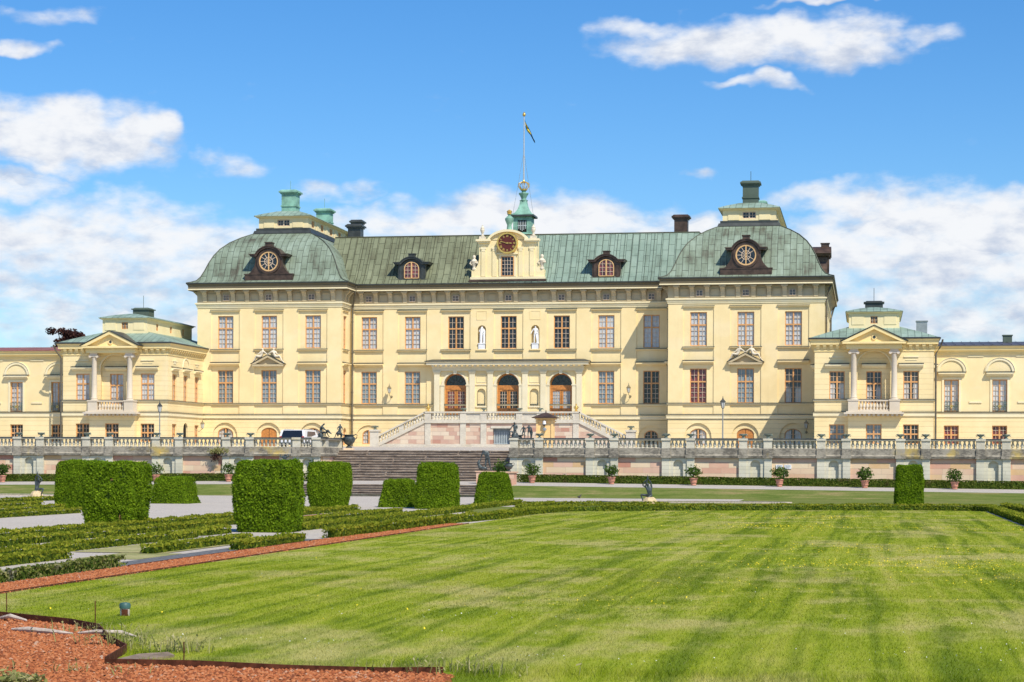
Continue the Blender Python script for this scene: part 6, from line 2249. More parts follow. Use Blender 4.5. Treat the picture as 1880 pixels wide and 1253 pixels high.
def vase(x, y, z, sc, label):
    t = thing('bronze_vase', label, 'vase', (x, y, z), 'large bronze vases by the garden stair')
    b = MB(); b.lathe([(r * sc, q * sc) for r, q in BIGU], 0, 0, 18); b.build('bowl', M['bronze'], t, True, at=ORG[t])
    for sg in (-1, 1):
        b = MB()
        b.tube([(sg * .44 * sc, 0, .62 * sc), (sg * .58 * sc, 0, .74 * sc), (sg * .62 * sc, 0, .95 * sc), (sg * .50 * sc, 0, 1.0 * sc), (sg * .40 * sc, 0, .93 * sc)], .035 * sc, 6)
        b.build('handle', M['bronze'], t, True, at=ORG[t])
vase(-5.35, 123.0, 2.78, .86, 'large two-handled bronze vase at the top of the garden stair, left side')
vase(5.35, 123.0, 2.78, .86, 'large two-handled bronze vase at the top of the garden stair, behind the right balustrade')
vase(6.66, 112.9, 1.40, .5, 'bronze vase on the pink pedestal at the foot of the garden stair, right side')
vase(-6.66, 112.9, 1.40, .5, 'bronze vase on the pedestal at the foot of the garden stair, behind the yew blocks')

# ================================================================ potted citrus and bushes
def leaf_crown(parent, centre, rad, n, size, mat, rng, holes=.0, name='crown'):
    d = rng.normal(0, 1, (n, 3))
    d /= np.linalg.norm(d, axis=1, keepdims=True)
    r = rng.uniform(.25, 1, n) ** .55
    blob = 1 + .28 * np.sin(d @ np.array([5.1, 2.3, 3.3]) * 2 + rng.uniform(0, 6)) 
    P = d * (r * blob)[:, None] * np.array(rad)
    clump = np.sin(P @ (np.array([9.1, 6.7, 8.3]) / max(rad) * .8) + 1.0)
    keep = clump > -1 + holes * 2 * rng.uniform(.4, 1.2, n)
    P, d = P[keep], d[keep]
    P = P + np.array(centre)
    v, f = leaf_quads(P, d, size, rng, .35)
    return np_mesh(name, v, f, M[mat], parent)
PotP = [(.17, 0), (.2, .02), (.21, .07), (.19, .1), (.27, .42), (.28, .46), (.32, .48), (.33, .54), (.31, .56), (.28, .53), (.27, .5)]
pot_b = MB(); pot_b.lathe(PotP, 0, 0, 18)
pot_b.lathe([(.245, .2), (.26, .22), (.262, .26), (.255, .28)], 0, 0, 18)
pot_me = strip_object(pot_b.build('pot', M['terracotta'], None, True, at=(0, 0, 0)))
def potted(x, label, sc, seed, dense=650):
    rng = np.random.default_rng(seed)
    y = 115.9
    z = path_z(x, y)
    t = thing('potted_citrus', label, 'potted plant', (x, y, z), 'potted citrus trees along the terrace wall')
    link('pot', pot_me, t).scale = (.76, .76, .78)
    b = MB(); b.prism([(.21 * math.cos(a), .21 * math.sin(a)) for a in np.linspace(0, 2 * PI, 15)[:-1]], .36, .385, 'z'); b.build('soil', M['soil'], t, at=ORG[t])
    b = MB(); b.tube([(0, 0, .36), (.01, .01, .52), (.03, 0, .7)], [.03, .028, .025], 6)
    for k in range(7):
        a = k * 2.4 + seed
        b.tube([(.02, 0, .55 + .02 * k), (.2 * math.cos(a), .2 * math.sin(a), .72), (.38 * sc * math.cos(a), .38 * sc * math.sin(a), .82 + .03 * k)], [.016, .012, .006], 5)
    b.build('stem', M['bark'], t, at=ORG[t])
    leaf_crown(t, (0, 0, .80), (.46 * sc, .46 * sc, .34), dense, .08, 'citrus', rng, .12)
potted(7.5, 'potted citrus nearest the garden stair, on the right path', 1.0, 3)
potted(12.16, 'potted citrus with an upright crown in front of the second niche right of the stair', .85, 4)
potted(16.91, 'potted citrus in front of the niche, third right of the stair', .95, 5)
potted(21.81, 'bushy potted citrus below the two white signs', 1.0, 6, 800)
potted(26.61, 'dense potted citrus left of the single slim yew block', .95, 7, 850)
potted(31.58, 'potted citrus right of the single slim yew block', 1.0, 8)
potted(-25.3, 'potted citrus at the far left edge of the photo', .9, 9, 800)
potted(-15.46, 'pale leaved potted citrus behind the browned yew pyramid', 1.0, 10, 420)
potted(-10.93, 'potted citrus on the left path, half hidden by the largest yew block', .9, 11, 420)
def bush(x, y, z, rad, n, label, seed, mat='citrus', size=.09):
    rng = np.random.default_rng(seed)
    t = thing('bush', label, 'bush', (x, y, z), 'leafy bushes beside the statues')
    leaf_crown(t, (0, 0, rad[2]), rad, n, size, mat, rng, .08, 'foliage')
    b = MB()
    for k in range(6):
        a = k * 1.1 + seed
        b.tube([(0, 0, 0), (rad[0] * .4 * math.cos(a), rad[1] * .4 * math.sin(a), rad[2]), (rad[0] * .8 * math.cos(a), rad[1] * .8 * math.sin(a), rad[2] * 1.5)], [.02, .014, .006], 5)
    b.build('stem', M['bark'], t, at=ORG[t])
bush(5.55, 116.6, .8, (.46, .46, .62), 900, 'leafy green bush between the bronze group and the right terrace wall', 21)
bush(-5.9, 116.6, .8, (.42, .42, .60), 700, 'leafy green bush beside the horned bronze statue on the left', 22)
rng = np.random.default_rng(33)
t = thing('wall_plant', 'wild green plant with a dry skirt growing from the ledge of the left terrace wall', 'plant', (-12.2, 117.9, 2.45), None)
leaf_crown(t, (0, -.1, .1), (.62, .3, .22), 700, .08, 'weed', rng, .1, 'foliage')
leaf_crown(t, (-.15, -.16, -.25), (.3, .12, .35), 260, .07, 'dry_leaf' if 'dry_leaf' in M else 'beech', rng, .1, 'dry_stems')

# ================================================================ statues
STAND = dict(pelvis=(0, 0, .95), waist=(0, 0, 1.08), chest=(0, 0, 1.30), neck=(0, -.01, 1.49), head=(0, -.03, 1.60), crown=(0, -.02, 1.70),
             lsh=(-.19, 0, 1.41), lel=(-.26, 0, 1.13), lwr=(-.25, -.06, .88), lha=(-.24, -.08, .80),
             rsh=(.19, 0, 1.41), rel=(.26, 0, 1.13), rwr=(.25, -.06, .88), rha=(.24, -.08, .80),
             lhip=(-.10, 0, .90), lkn=(-.12, -.03, .50), lan=(-.12, 0, .09), lto=(-.14, -.16, .03),
             rhip=(.10, 0, .90), rkn=(.12, -.03, .50), ran=(.12, 0, .09), rto=(.14, -.16, .03))
RAD = dict(pelvis=.145, waist=.12, chest=.155, neck=.06, head=.095, crown=.07, lsh=.07, lel=.045, lwr=.032, lha=.035, rsh=.07, rel=.045, rwr=.032, rha=.035,
           lhip=.095, lkn=.062, lan=.04, lto=.03, rhip=.095, rkn=.062, ran=.04, rto=.03)
BONES = [('pelvis', 'waist'), ('waist', 'chest'), ('chest', 'neck'), ('neck', 'head'), ('head', 'crown'), ('chest', 'lsh'), ('lsh', 'lel'), ('lel', 'lwr'), ('lwr', 'lha'), ('chest', 'rsh'), ('rsh', 'rel'), ('rel', 'rwr'), ('rwr', 'rha'),
         ('pelvis', 'lhip'), ('lhip', 'lkn'), ('lkn', 'lan'), ('lan', 'lto'), ('pelvis', 'rhip'), ('rhip', 'rkn'), ('rkn', 'ran'), ('ran', 'rto')]
def skin_obj(name, pts, radii, edges, root, mat, parent=None, loc=(0, 0, 0)):
    me = bpy.data.meshes.new(name)
    me.from_pydata(pts, edges, [])
    me.materials.append(mat)
    o = link(name, me, parent, loc)
    m = o.modifiers.new('skin', 'SKIN')
    m.use_smooth_shade = True
    sd = me.skin_vertices[0].data if me.skin_vertices else None
    if sd is None:
        bm = bmesh.new(); bm.from_mesh(me); bm.verts.layers.skin.verify(); bm.to_mesh(me); bm.free()
        sd = me.skin_vertices[0].data
    for i, r in enumerate(radii):
        sd[i].radius = (r, r)
        sd[i].use_root = (i == root)
    s = o.modifiers.new('sub', 'SUBSURF')
    s.levels = 1
    s.render_levels = 2
    return o
def body(name, pose, mat, parent=None, loc=(0, 0, 0), sc=1.0, fat=1.0, extra=None):
    J = {**STAND, **pose}
    keys = list(J)
    R = {**RAD, **(extra or {})}
    return skin_obj(name, [tuple(c * sc for c in J[k]) for k in keys], [R.get(k, .04) * sc * fat for k in keys], [(keys.index(a), keys.index(b)) for a, b in BONES], keys.index('pelvis'), M[mat], parent, loc)
def drape(parent, pts_list, mat, loc=(0, 0, 0)):
    b = MB()
    for pts, rs in pts_list:
        b.tube(pts, rs, 7)
    return b.build('drapery', M[mat], parent, smooth=True, at=Vector(loc))

# white figures in the niches
NG = 'white marble figures in the facade niches'
for s, lab in ((-1, 'white draped marble figure in the facade niche left of the middle window'), (1, 'white nude marble figure with one arm out, in the niche right of the middle window')):
    t = thing('niche_statue', lab, 'statue', (s * 2.05, Y0 + .12, 10.5), NG)
    b = MB()
    b.box(-.25, .25, -.2, .2, 0, .38); b.box(-.29, .29, -.23, .22, .38, .44)
    b.build('plinth', M['white_marble'], t, at=ORG[t])
    zb = .44
    if s < 0:
        body('body', dict(lel=(-.30, -.05, 1.15), lwr=(-.16, -.2, 1.18), lha=(-.08, -.22, 1.2), rel=(.27, -.04, 1.14), rwr=(.2, -.14, .95), rha=(.16, -.18, .9), head=(.03, -.04, 1.60), lkn=(-.12, -.1, .5)), 'white_marble', t, (0, 0, zb), .76)
        drape(t, [([(-.02, -.05, 1.25), (-.06, -.14, .8), (-.08, -.1, .3), (-.08, -.08, .02)], [.06, .09, .1, .11]), ([(.2, 0, 1.0), (.16, -.05, .6), (.17, 0, .05)], [.07, .09, .1]), ([(.14, -.05, 1.05), (0, -.16, .8), (-.16, -.08, .66)], [.05, .06, .05])], 'white_marble', ORG[t] + Vector((0, 0, zb - .02)))
    else:
        body('body', dict(lel=(-.34, -.04, 1.18), lwr=(-.42, -.14, .96), lha=(-.45, -.18, .9), rel=(.27, -.04, 1.14), rwr=(.18, -.16, 1.02), rha=(.12, -.18, 1.0), rkn=(.12, -.11, .5), ran=(.15, .02, .1)), 'white_marble', t, (0, 0, zb), .76)
        drape(t, [([(.16, -.02, .85), (.17, .02, .45), (.18, .03, .03)], [.07, .1, .11])], 'white_marble', ORG[t] + Vector((0, 0, zb - .02)))
# reclining figures on the pediments (carved parts of the palace)
for s in (-1, 1):
    for sg in (-1, 1):
        P = dict(pelvis=(0, 0, .18), waist=(-.1, 0, .28), chest=(-.22, 0, .45), neck=(-.3, -.02, .6), head=(-.33, -.04, .7), crown=(-.33, -.03, .79),
                 lsh=(-.36, -.12, .5), lel=(-.5, -.14, .32), lwr=(-.6, -.16, .16), lha=(-.64, -.17, .1), rsh=(-.12, -.02, .54), rel=(.04, -.1, .44), rwr=(.2, -.14, .42), rha=(.27, -.14, .4),
                 lhip=(.05, -.09, .17), lkn=(.36, -.12, .34), lan=(.62, -.1, .04), lto=(.74, -.1, 0), rhip=(.05, .06, .17), rkn=(.42, .02, .22), ran=(.76, 0, -.06), rto=(.87, 0, -.08))
        P = {k: (-x * sg * -1, y, z) for k, (x, y, z) in P.items()}
        o = body('pediment_figure', P, 'cream_sculpture', palace, Vector((s * BX + sg * .52, YB - .16, 9.72)) - ORG[palace], .92, 1.12)
        o.rotation_euler = (0, math.radians(18 * sg), 0)

# bronze figures on the ends of the terrace balustrades
BG = 'bronze figures on the balustrade ends'
def plinth(t, w_, h_, mat='bronze'):
    b = MB(); b.box(-w_, w_, -w_ * .8, w_ * .8, 0, h_)
    b.build('base', M[mat], t, at=ORG[t])
t = thing('statue', 'dark bronze seated figure bending over a shape on its knees, left balustrade', 'statue', (-5.95, 119.0, 3.37), BG)
plinth(t, .3, .06)
body('body', dict(pelvis=(-.18, 0, .42), waist=(-.22, 0, .58), chest=(-.16, 0, .88), neck=(-.02, 0, 1.08), head=(.10, 0, 1.17), crown=(.17, 0, 1.25), lsh=(-.10, -.17, .98), lel=(.12, -.2, .72), lwr=(.34, -.12, .58), lha=(.42, -.1, .54), rsh=(-.10, .17, .98), rel=(.12, .2, .72), rwr=(.34, .12, .6), rha=(.42, .1, .56),
                 lhip=(-.12, -.1, .4), lkn=(.3, -.14, .46), lan=(.26, -.14, .1), lto=(.42, -.14, .05), rhip=(-.12, .1, .4), rkn=(.34, .14, .4), ran=(.5, .14, .08), rto=(.64, .16, .05)), 'bronze', t, (0, 0, .05), .66)
skin_obj('held_figure', [(.2, 0, .36), (.32, -.05, .42), (.36, -.1, .5), (.46, -.02, .30), (.56, 0, .22)], [.07, .07, .05, .05, .02], [(0, 1), (1, 2), (1, 3), (3, 4)], 0, M['bronze'], t)
b = MB(); b.lathe([(.16, .05), (.18, .15), (.13, .3)], -.14, 0, 8); b.build('rock', M['bronze'], t, True, at=ORG[t])
t = thing('statue', 'dark bronze figure striding with one leg far out, nearest the stair on the left', 'statue', (-5.95, 122.8, 3.37), BG)
plinth(t, .3, .05)
body('body', dict(pelvis=(.08, 0, .82), waist=(.1, 0, .98), chest=(.14, 0, 1.2), neck=(.16, -.02, 1.4), head=(.15, -.05, 1.5), crown=(.13, -.03, 1.6), lsh=(-.03, -.05, 1.28), lel=(-.18, -.14, 1.06), lwr=(-.02, -.2, .92), lha=(.04, -.2, .9), rsh=(.31, 0, 1.28), rel=(.4, .02, 1.02), rwr=(.36, -.1, .8), rha=(.34, -.14, .74),
                 lhip=(-.02, 0, .78), lkn=(-.3, -.08, .5), lan=(-.46, 0, .09), lto=(-.56, -.06, .04), rhip=(.18, 0, .78), rkn=(.24, -.12, .44), ran=(.2, 0, .08), rto=(.24, -.14, .03)), 'bronze', t, (0, 0, .04), .55)
skin_obj('animal', [(-.06, -.08, .34), (.1, -.1, .32), (.2, -.1, .3), (.22, -.1, .1), (-.04, -.1, .12), (-.14, -.1, .4)], [.09, .1, .06, .03, .03, .05], [(0, 1), (1, 2), (2, 3), (0, 4), (0, 5)], 1, M['bronze'], t)
t = thing('statue', 'dark bronze seated figure with raised arm on the corner of the right balustrade', 'statue', (5.98, 118.25, 3.37), BG)
plinth(t, .26, .06)
body('body', dict(pelvis=(.1, 0, .5), waist=(.12, 0, .68), chest=(.14, 0, .95), neck=(.1, -.03, 1.15), head=(.08, -.07, 1.27), crown=(.07, -.05, 1.37), lsh=(-.04, -.08, 1.06), lel=(-.2, -.16, .86), lwr=(-.28, -.16, .66), lha=(-.3, -.16, .6), rsh=(.3, .02, 1.06), rel=(.36, -.06, .8), rwr=(.2, -.2, .66), rha=(.12, -.22, .62),
                 lhip=(.02, -.08, .46), lkn=(-.3, -.16, .52), lan=(-.3, -.12, .12), lto=(-.38, -.22, .06), rhip=(.2, -.06, .46), rkn=(.0, -.3, .44), ran=(.06, -.22, .1), rto=(0, -.34, .05)), 'bronze', t, (0, 0, .05), .66)
b = MB(); b.lathe([(.22, .05), (.2, .2), (.15, .32)], .08, .02, 9); b.build('rock', M['bronze'], t, True, at=ORG[t])
t = thing('statue', 'dark bronze pair of standing figures on the right balustrade return', 'statue', (5.98, 122.8, 3.37), BG)
plinth(t, .3, .05)
body('body', dict(lel=(-.34, -.06, 1.16), lwr=(-.42, -.1, .9), lha=(-.44, -.12, .82), lkn=(-.2, -.08, .5), lan=(-.28, 0, .09), lto=(-.34, -.12, .03)), 'bronze', t, (-.16, 0, .04), .46)
body('body', dict(pelvis=(0, 0, .95), lel=(-.3, -.1, 1.2), lwr=(-.38, -.1, 1.3), lha=(-.4, -.1, 1.36), rel=(.3, 0, 1.12), rwr=(.34, -.06, .88), rkn=(.2, -.06, .5), ran=(.26, 0, .09), rto=(.32, -.12, .03)), 'bronze', t, (.17, .02, .04), .5)
b = MB(); b.tube([(.3, .02, .06), (.34, .02, .4), (.3, .02, .72)], [.05, .08, .04], 7); b.build('drapery', M['bronze'], t, True, at=ORG[t])

# groups at the foot of the stair
t = thing('statue', 'tall bronze bent man with a beast at his feet, right of the garden stair', 'statue', (5.0, 114.6, .7), 'bronze groups at the foot of the stair')
b = MB(); b.box(-.5, .5, -.35, .35, -.1, .66); b.box(-.55, .55, -.4, .4, .66, .72); b.build('pedestal', M['pink_stone'], t, at=ORG[t])
body('body', dict(pelvis=(.1, 0, .92), waist=(.08, 0, 1.08), chest=(.0, -.04, 1.3), neck=(-.12, -.08, 1.44), head=(-.2, -.12, 1.46), crown=(-.28, -.14, 1.44), lsh=(-.2, -.08, 1.36), lel=(-.34, -.14, 1.1), lwr=(-.38, -.14, .8), lha=(-.4, -.14, .72), rsh=(.14, 0, 1.4), rel=(.2, -.1, 1.12), rwr=(.06, -.2, .95), rha=(0, -.22, .9),
                 lhip=(.02, 0, .88), lkn=(-.04, -.12, .5), lan=(.0, 0, .09), lto=(-.1, -.1, .04), rhip=(.2, 0, .88), rkn=(.26, -.08, .5), ran=(.36, .02, .09), rto=(.42, -.1, .04)), 'bronze', t, (.02, 0, .70), .80, 1.1)
skin_obj('beast', [(-.3, -.1, .92), (-.16, -.12, .86), (.02, -.14, .88), (-.38, -.12, 1.06), (-.42, -.14, 1.2), (-.36, -.1, .76), (-.1, -.14, .74), (.1, -.14, .74), (-.34, -.1, 1.35)], [.12, .12, .1, .1, .1, .05, .05, .05, .05], [(0, 1), (1, 2), (0, 3), (3, 4), (0, 5), (1, 6), (2, 7), (4, 8)], 1, M['bronze'], t)
t = thing('statue', 'bronze statue with horn-like raised arms, seen over the largest yew block', 'statue', (-7.0, 114.4, .62), 'bronze groups at the foot of the stair')
b = MB(); b.box(-.5, .5, -.35, .35, -.1, .66); b.box(-.55, .55, -.4, .4, .66, .72); b.build('pedestal', M['pink_stone'], t, at=ORG[t])
body('body', dict(lel=(-.42, -.05, 1.36), lwr=(-.40, -.05, 1.58), lha=(-.38, -.05, 1.66), rel=(.42, -.05, 1.40), rwr=(.36, -.06, 1.62), rha=(.3, -.06, 1.70), chest=(.02, 0, 1.3), head=(.12, -.05, 1.56), crown=(.16, -.04, 1.64)), 'bronze', t, (0, 0, .70), .62, 1.3)
skin_obj('beast', [(-.25, 0, 1.2), (.1, 0, 1.15), (.3, 0, 1.1), (-.3, 0, .8), (.3, 0, .8)], [.16, .18, .14, .06, .06], [(0, 1), (1, 2), (0, 3), (2, 4)], 1, M['bronze'], t)

# kneeling archers at the fountain rims
def archer(x, y, sx, label):
    t = thing('archer_statue', label, 'statue', (x, y, 0), 'kneeling bronze fountain figures')
    b = MB()
    b.lathe([(.38, -.02), (.34, .12), (.26, .24), (.18, .3)], sx * .08, 0, 7)
    b.build('rock', M['sand_rock'], t, at=ORG[t])
    P = dict(pelvis=(.10, 0, .46), waist=(.09, 0, .60), chest=(.07, 0, .86), neck=(0, -.02, 1.02), head=(-.03, -.06, 1.10), crown=(-.02, -.04, 1.2), lsh=(-.1, -.02, .93), lel=(-.32, -.1, 1.06), lwr=(-.2, -.14, 1.26), lha=(-.12, -.14, 1.34), rsh=(.2, .02, .95), rel=(.16, -.05, 1.22), rwr=(.02, -.12, 1.42), rha=(-.04, -.13, 1.5),
             lhip=(.02, -.04, .44), lkn=(-.42, -.12, .50), lan=(-.26, -.14, .1), lto=(-.34, -.2, .03), rhip=(.18, 0, .42), rkn=(.0, -.2, .32), ran=(.22, .12, .28), rto=(.34, .16, .26))
    P = {k: (q[0] * sx, q[1], q[2]) for k, q in P.items()}
    body('body', P, 'bronze', t, (0, 0, .02), .80)
    d = MB()
    d.tube([(-.1 * sx, -.1, 1.02), (-.06 * sx, -.12, 1.2), (0, -.12, 1.42), (-.04 * sx, -.1, 1.56)], [.03, .045, .03, .008], 7)
    d.build('raised_shell', M['bronze'], t, True, at=ORG[t] + Vector((0, 0, -.18)))
    return t
archer(16.5, 95.2, 1, 'kneeling bronze archer on a pale rock, on the right fountain rim')
archer(-16.6, 101.0, -1, 'kneeling bronze archer on a pale rock, on the left fountain rim')
for s, lab in ((1, 'low pale stone rim of the fountain basin by the right archer'), (-1, 'low pale stone rim of the fountain basin by the left archer')):
    t = thing('fountain_basin', lab, 'fountain', (s * 18.5, 98.6 if s > 0 else 104, 0), 'low fountain basins')
    yc = ORG[t].y
    b = MB()
    for (r0, r1, h_) in ((2.9, 3.1, .05),):
        ts = np.linspace(0, 2 * PI, 49)
        pin = [(s * 18.5 + 1.5 * r0 * math.cos(a), yc + .6 * r0 * math.sin(a)) for a in ts]
        pout = [(s * 18.5 + 1.5 * r1 * math.cos(a), yc + .6 * r1 * math.sin(a)) for a in ts]
        for k in range(48):
            q = [pin[k], pout[k], pout[k + 1], pin[k + 1]]
            b.prism(q, 0, h_, 'z')
    b.build('rim', M['driftwood'], t)
    b = MB()
    b.prism([(s * 18.5 + 1.5 * 2.9 * math.cos(a), yc + .6 * 2.9 * math.sin(a)) for a in np.linspace(0, 2 * PI, 49)[:-1]], .008, .03, 'z')
    b.build('water', M['black_glass'], t)

# ================================================================ kiosk, lamps, signs, van, bird
kx, ky = 5.75, 132.0
t = thing('sentry_box', 'apricot coloured sentry box with dark hipped roof behind the right balustrade', 'sentry box', (kx, ky, 2.8))
b = MB()
b.box(-.52, .52, -.5, .5, 0, 2.05)
for sx in (-1, 1):
    b.box(sx * .5 - .07, sx * .5 + .07, -.56, -.44, 0, 2.0)
b.box(-.06, .06, -.52, -.49, 0, 1.95)
b.box(-.6, .6, -.58, .58, 1.82, 1.9)
b.box(-.64, .64, -.62, .62, 1.98, 2.06)
b.build('wall', M['kiosk'], t, at=ORG[t])
b = MB()
b.frustum(-.82, .82, -.8, .8, 2.06, 2.1, -.02)
b.frustum(-.84, .84, -.82, .82, 2.1, 2.42, .72)
b.tube([(0, 0, 2.4), (0, 0, 2.6)], [.06, .02], 6)
b.build('roof', M['bronze_sheet'], t, at=ORG[t])
t2 = thing('security_camera', 'white dome camera on a bracket in front of the apricot sentry box', 'camera', (kx, ky - .5, 4.45))
b = MB(); b.lathe([(.02, .24), (.1, .2), (.12, .02), (.12, 0)][::-1], 0, -.16, 12); b.box(-.03, .03, -.16, 0, .2, .25); b.build('housing', M['white_paint'], t2, True, at=ORG[t2])
b = MB(); b.lathe([(.0, -.13), (.07, -.1), (.1, -.04), (.1, 0)], 0, -.16, 12); b.build('dome', M['black_glass'], t2, True, at=ORG[t2])
t3 = thing('wall_spotlight', 'small grey round spotlight below the white camera on the sentry box', 'spotlight', (kx + .02, ky - .56, 4.12))
b = MB(); b.T = Matrix.Rotation(PI / 2, 4, 'X'); b.lathe([(.1, 0), (.12, .05), (.12, .14), (.1, .15)], 0, 0, 12); b.T = None; b.build('body', M['grey_metal'], t3, True, at=ORG[t3])

def lantern(mb, x, y, z, s=1.0):
    mb.cur = 0
    mb.lathe([(.06 * s, 0), (.09 * s, .03 * s)], x, y, 6)
    for v in range(len(mb.v) - 12, len(mb.v)):
        mb.v[v] = mb.v[v] + Vector((0, 0, z))
    for k in range(6):
        a = k * PI / 3
        mb.tube([(x + .09 * s * math.cos(a), y + .09 * s * math.sin(a), z + .03 * s), (x + .17 * s * math.cos(a), y + .17 * s * math.sin(a), z + .42 * s)], .012 * s, 4)
    mb.lathe([(.19 * s, z + .42 * s), (.2 * s, z + .45 * s), (.12 * s, z + .55 * s), (.06 * s, z + .6 * s), (.05 * s, z + .66 * s), (.02 * s, z + .7 * s), (.025 * s, z + .76 * s), (.0, z + .85 * s)], x, y, 6)
    mb.cur = 1
    mb.lathe([(.075 * s, z + .04 * s), (.15 * s, z + .41 * s)], x, y, 6)
    mb.cur = 0
LG = 'tall lamp posts on the terrace'
for x, y, top, lab in ((-19.63, 128, 5.95, 'tall grey lamp post in front of the left pavilion'), (17.72, 128, 6.2, 'tall grey lamp post in front of the right corner block')):
    t = thing('lamp_post', lab, 'lamp post', (x, y, 2.74), LG)
    b = MB(); b.lathe([(.12, 2.74), (.12, 2.95), (.06, 3.05), (.045, 3.6), (.035, top - .85), (.05, top - .82), (.05, top - .78)], x, y, 8); b.build('pole', M['grey_metal'], t, True)
    b = MB(); lantern(b, x, y, top - .8, .95); b.build('lantern', [M['dark_metal'], M['lamp_glass']], t)
WG = 'wall lanterns on the palace'
def wall_lantern(x, y, z, dx, lab):
    t = thing('wall_lantern', lab, 'lantern', (x, y, z), WG)
    b = MB(); lantern(b, x, y - .45, z, .9); b.build('lantern', [M['brass'], M['lamp_glass']], t)
    b = MB(); b.tube([(x + dx, y + .0, z - .25), (x + dx, y - .2, z - .3), (x, y - .42, z - .12), (x, y - .45, z + .02)], .022, 5)
    ring(b, x + dx, z - .25, .0, .09, y - .03, y)
    b.build('bracket', M['brass'], t)
wall_lantern(-9.12, Y0 + .0, 7.15, .08, 'brass wall lantern left of the three palace doors')
wall_lantern(9.2, Y0 + .0, 7.15, .08, 'brass wall lantern right of the three palace doors')
wall_lantern(22.4, YB + .0, 4.45, .0, 'brass wall lantern in the shade beside the right pavilion')
t = thing('wall_lantern', 'brass wall lantern above the small arched door of the left pavilion', 'lantern', (-22.5, 145.4, 4.5), WG)
b = MB(); lantern(b, -22.55, 145.4, 4.35, .9); b.build('lantern', [M['brass'], M['lamp_glass']], t)
b = MB(); b.tube([(-23.17, 145.4, 4.3), (-22.8, 145.4, 4.15), (-22.55, 145.4, 4.35)], .022, 5); b.build('bracket', M['brass'], t)

SG = 'small notices on the right terrace wall'
for x, lab in ((21.35, 'left one of two small white notices on the right terrace wall'), (21.85, 'right one of two small white notices on the right terrace wall')):
    t = thing('notice', lab, 'notice', (x + .35, 117.98, 1.72), SG)
    X = x + .35
    b = MB(); b.box(X - .2, X + .2, 118.035, 118.055, 1.62, 1.86); b.build('board', M['white_sign'], t)
    b = MB()
    for k in range(4):
        b.box(X - .15, X + .15 - .07 * (k == 3), 118.030, 118.034, 1.80 - k * .045, 1.815 - k * .045)
    b.build('print', M['sign_ink'], t)
t = thing('sign_post', 'slim grey post with a small dark red sign under the two notices', 'sign', (21.75, 117.75, .6), None)
b = MB(); b.tube([(22.0, 117.75, .6), (22.0, 117.75, 1.55)], .03, 6); b.build('post', M['grey_metal'], t)
b = MB(); b.box(22.04, 22.22, 117.72, 117.75, 1.2, 1.5); b.box(21.84, 21.97, 117.72, 117.75, 1.3, 1.42); b.build('board', M['bronze_sheet'], t)
t = thing('wall_hatch', 'small square stone hatch in the first pink panel right of the stair', 'hatch', (9.1, 118.06, 1.2), None)
b = MB(); b.box(9.0, 9.22, 118.05, 118.075, 1.1, 1.32); b.cur = 1; b.box(9.09, 9.13, 118.04, 118.049, 1.17, 1.25); b.build('cover', [M['perron_stone'], M['dark_inside']], t)

# white van on the terrace (rear towards the garden)
vx, vy, vz = -11.4, 131.0, 2.74
t = thing('van', 'white van with dark rear window parked on the terrace behind the left balustrade', 'van', (vx, vy, vz))
t.scale = (1, 1, .88)
b = MB()
b.prism([(0, .32), (0, .75), (.06, .95), (.22, 1.42), (.4, 1.5), (3.0, 1.5), (3.5, 1.05), (4.4, .85), (4.5, .35)], -.88, .88, 'x')
for v in range(len(b.v)):
    q = b.v[v]
    k = max(0, q.z - .95) * .16
    b.v[v] = Vector((q.x * (1 - k), q.y, q.z))
b.build('body', M['white_paint'], t, at=ORG[t])
b = MB(); b.prism([(-.012, .90), (.20, 1.45), (.22, 1.45), (.06, .90)], -.76, .76, 'x')
for v in range(len(b.v)):
    q = b.v[v]
    b.v[v] = Vector((q.x * (1 - max(0, q.z - .95) * .30), q.y + .02, q.z))
b.build('rear_window', M['black_glass'], t, at=ORG[t])
for sx in (-1, 1):
    b = MB()
    b.prism([(.8, .98), (3.0, .98), (2.75, 1.38), (.95, 1.38)], sx * .845 - .008, sx * .845 + .008, 'x')
    b.build('side_window', M['black_glass'], t, at=ORG[t])
    b = MB(); b.tube([(sx * .68, .6, 1.55), (sx * .68, 2.8, 1.55)], .025, 5)
    for yy in (.7, 2.7):
        b.box(sx * .68 - .02, sx * .68 + .02, yy - .04, yy + .04, 1.47, 1.56)
    b.build('roof_rail', M['grey_metal'], t, at=ORG[t])
    b = MB(); b.box(sx * .78 - .07, sx * .78 + .07, -.02, .05, .72, 1.0); b.build('tail_lamp', M['red_lamp'], t, at=ORG[t])
    for yy in (.8, 3.5):
        b = MB(); b.T = Matrix.Translation((sx * .8, yy, .32)) @ Matrix.Rotation(PI / 2, 4, 'Y'); b.lathe([(.2, -.1), (.31, -.1), (.32, -.05), (.32, .05), (.31, .1), (.2, .1)], 0, 0, 16); b.T = None
        b.build('wheel', M['rubber'], t, at=ORG[t])
b = MB(); b.box(-.85, .85, -.06, .06, .36, .52); b.build('bumper', M['dark_metal'], t, at=ORG[t])

# bird on the grass bank
t = skin_obj('bird', [(0, 0, .10), (.06, 0, .13), (.09, 0, .17), (.11, 0, .21), (.15, 0, .21), (-.10, 0, .09), (.02, 0, .0)], [.05, .05, .03, .027, .01, .02, .01], [(0, 1), (1, 2), (2, 3), (3, 4), (0, 5), (0, 6)], 0, M['feather'], None, (11.75, 105.4, .02))
tag(t, 'small dark bird standing at the foot of the right grass bank', 'bird')

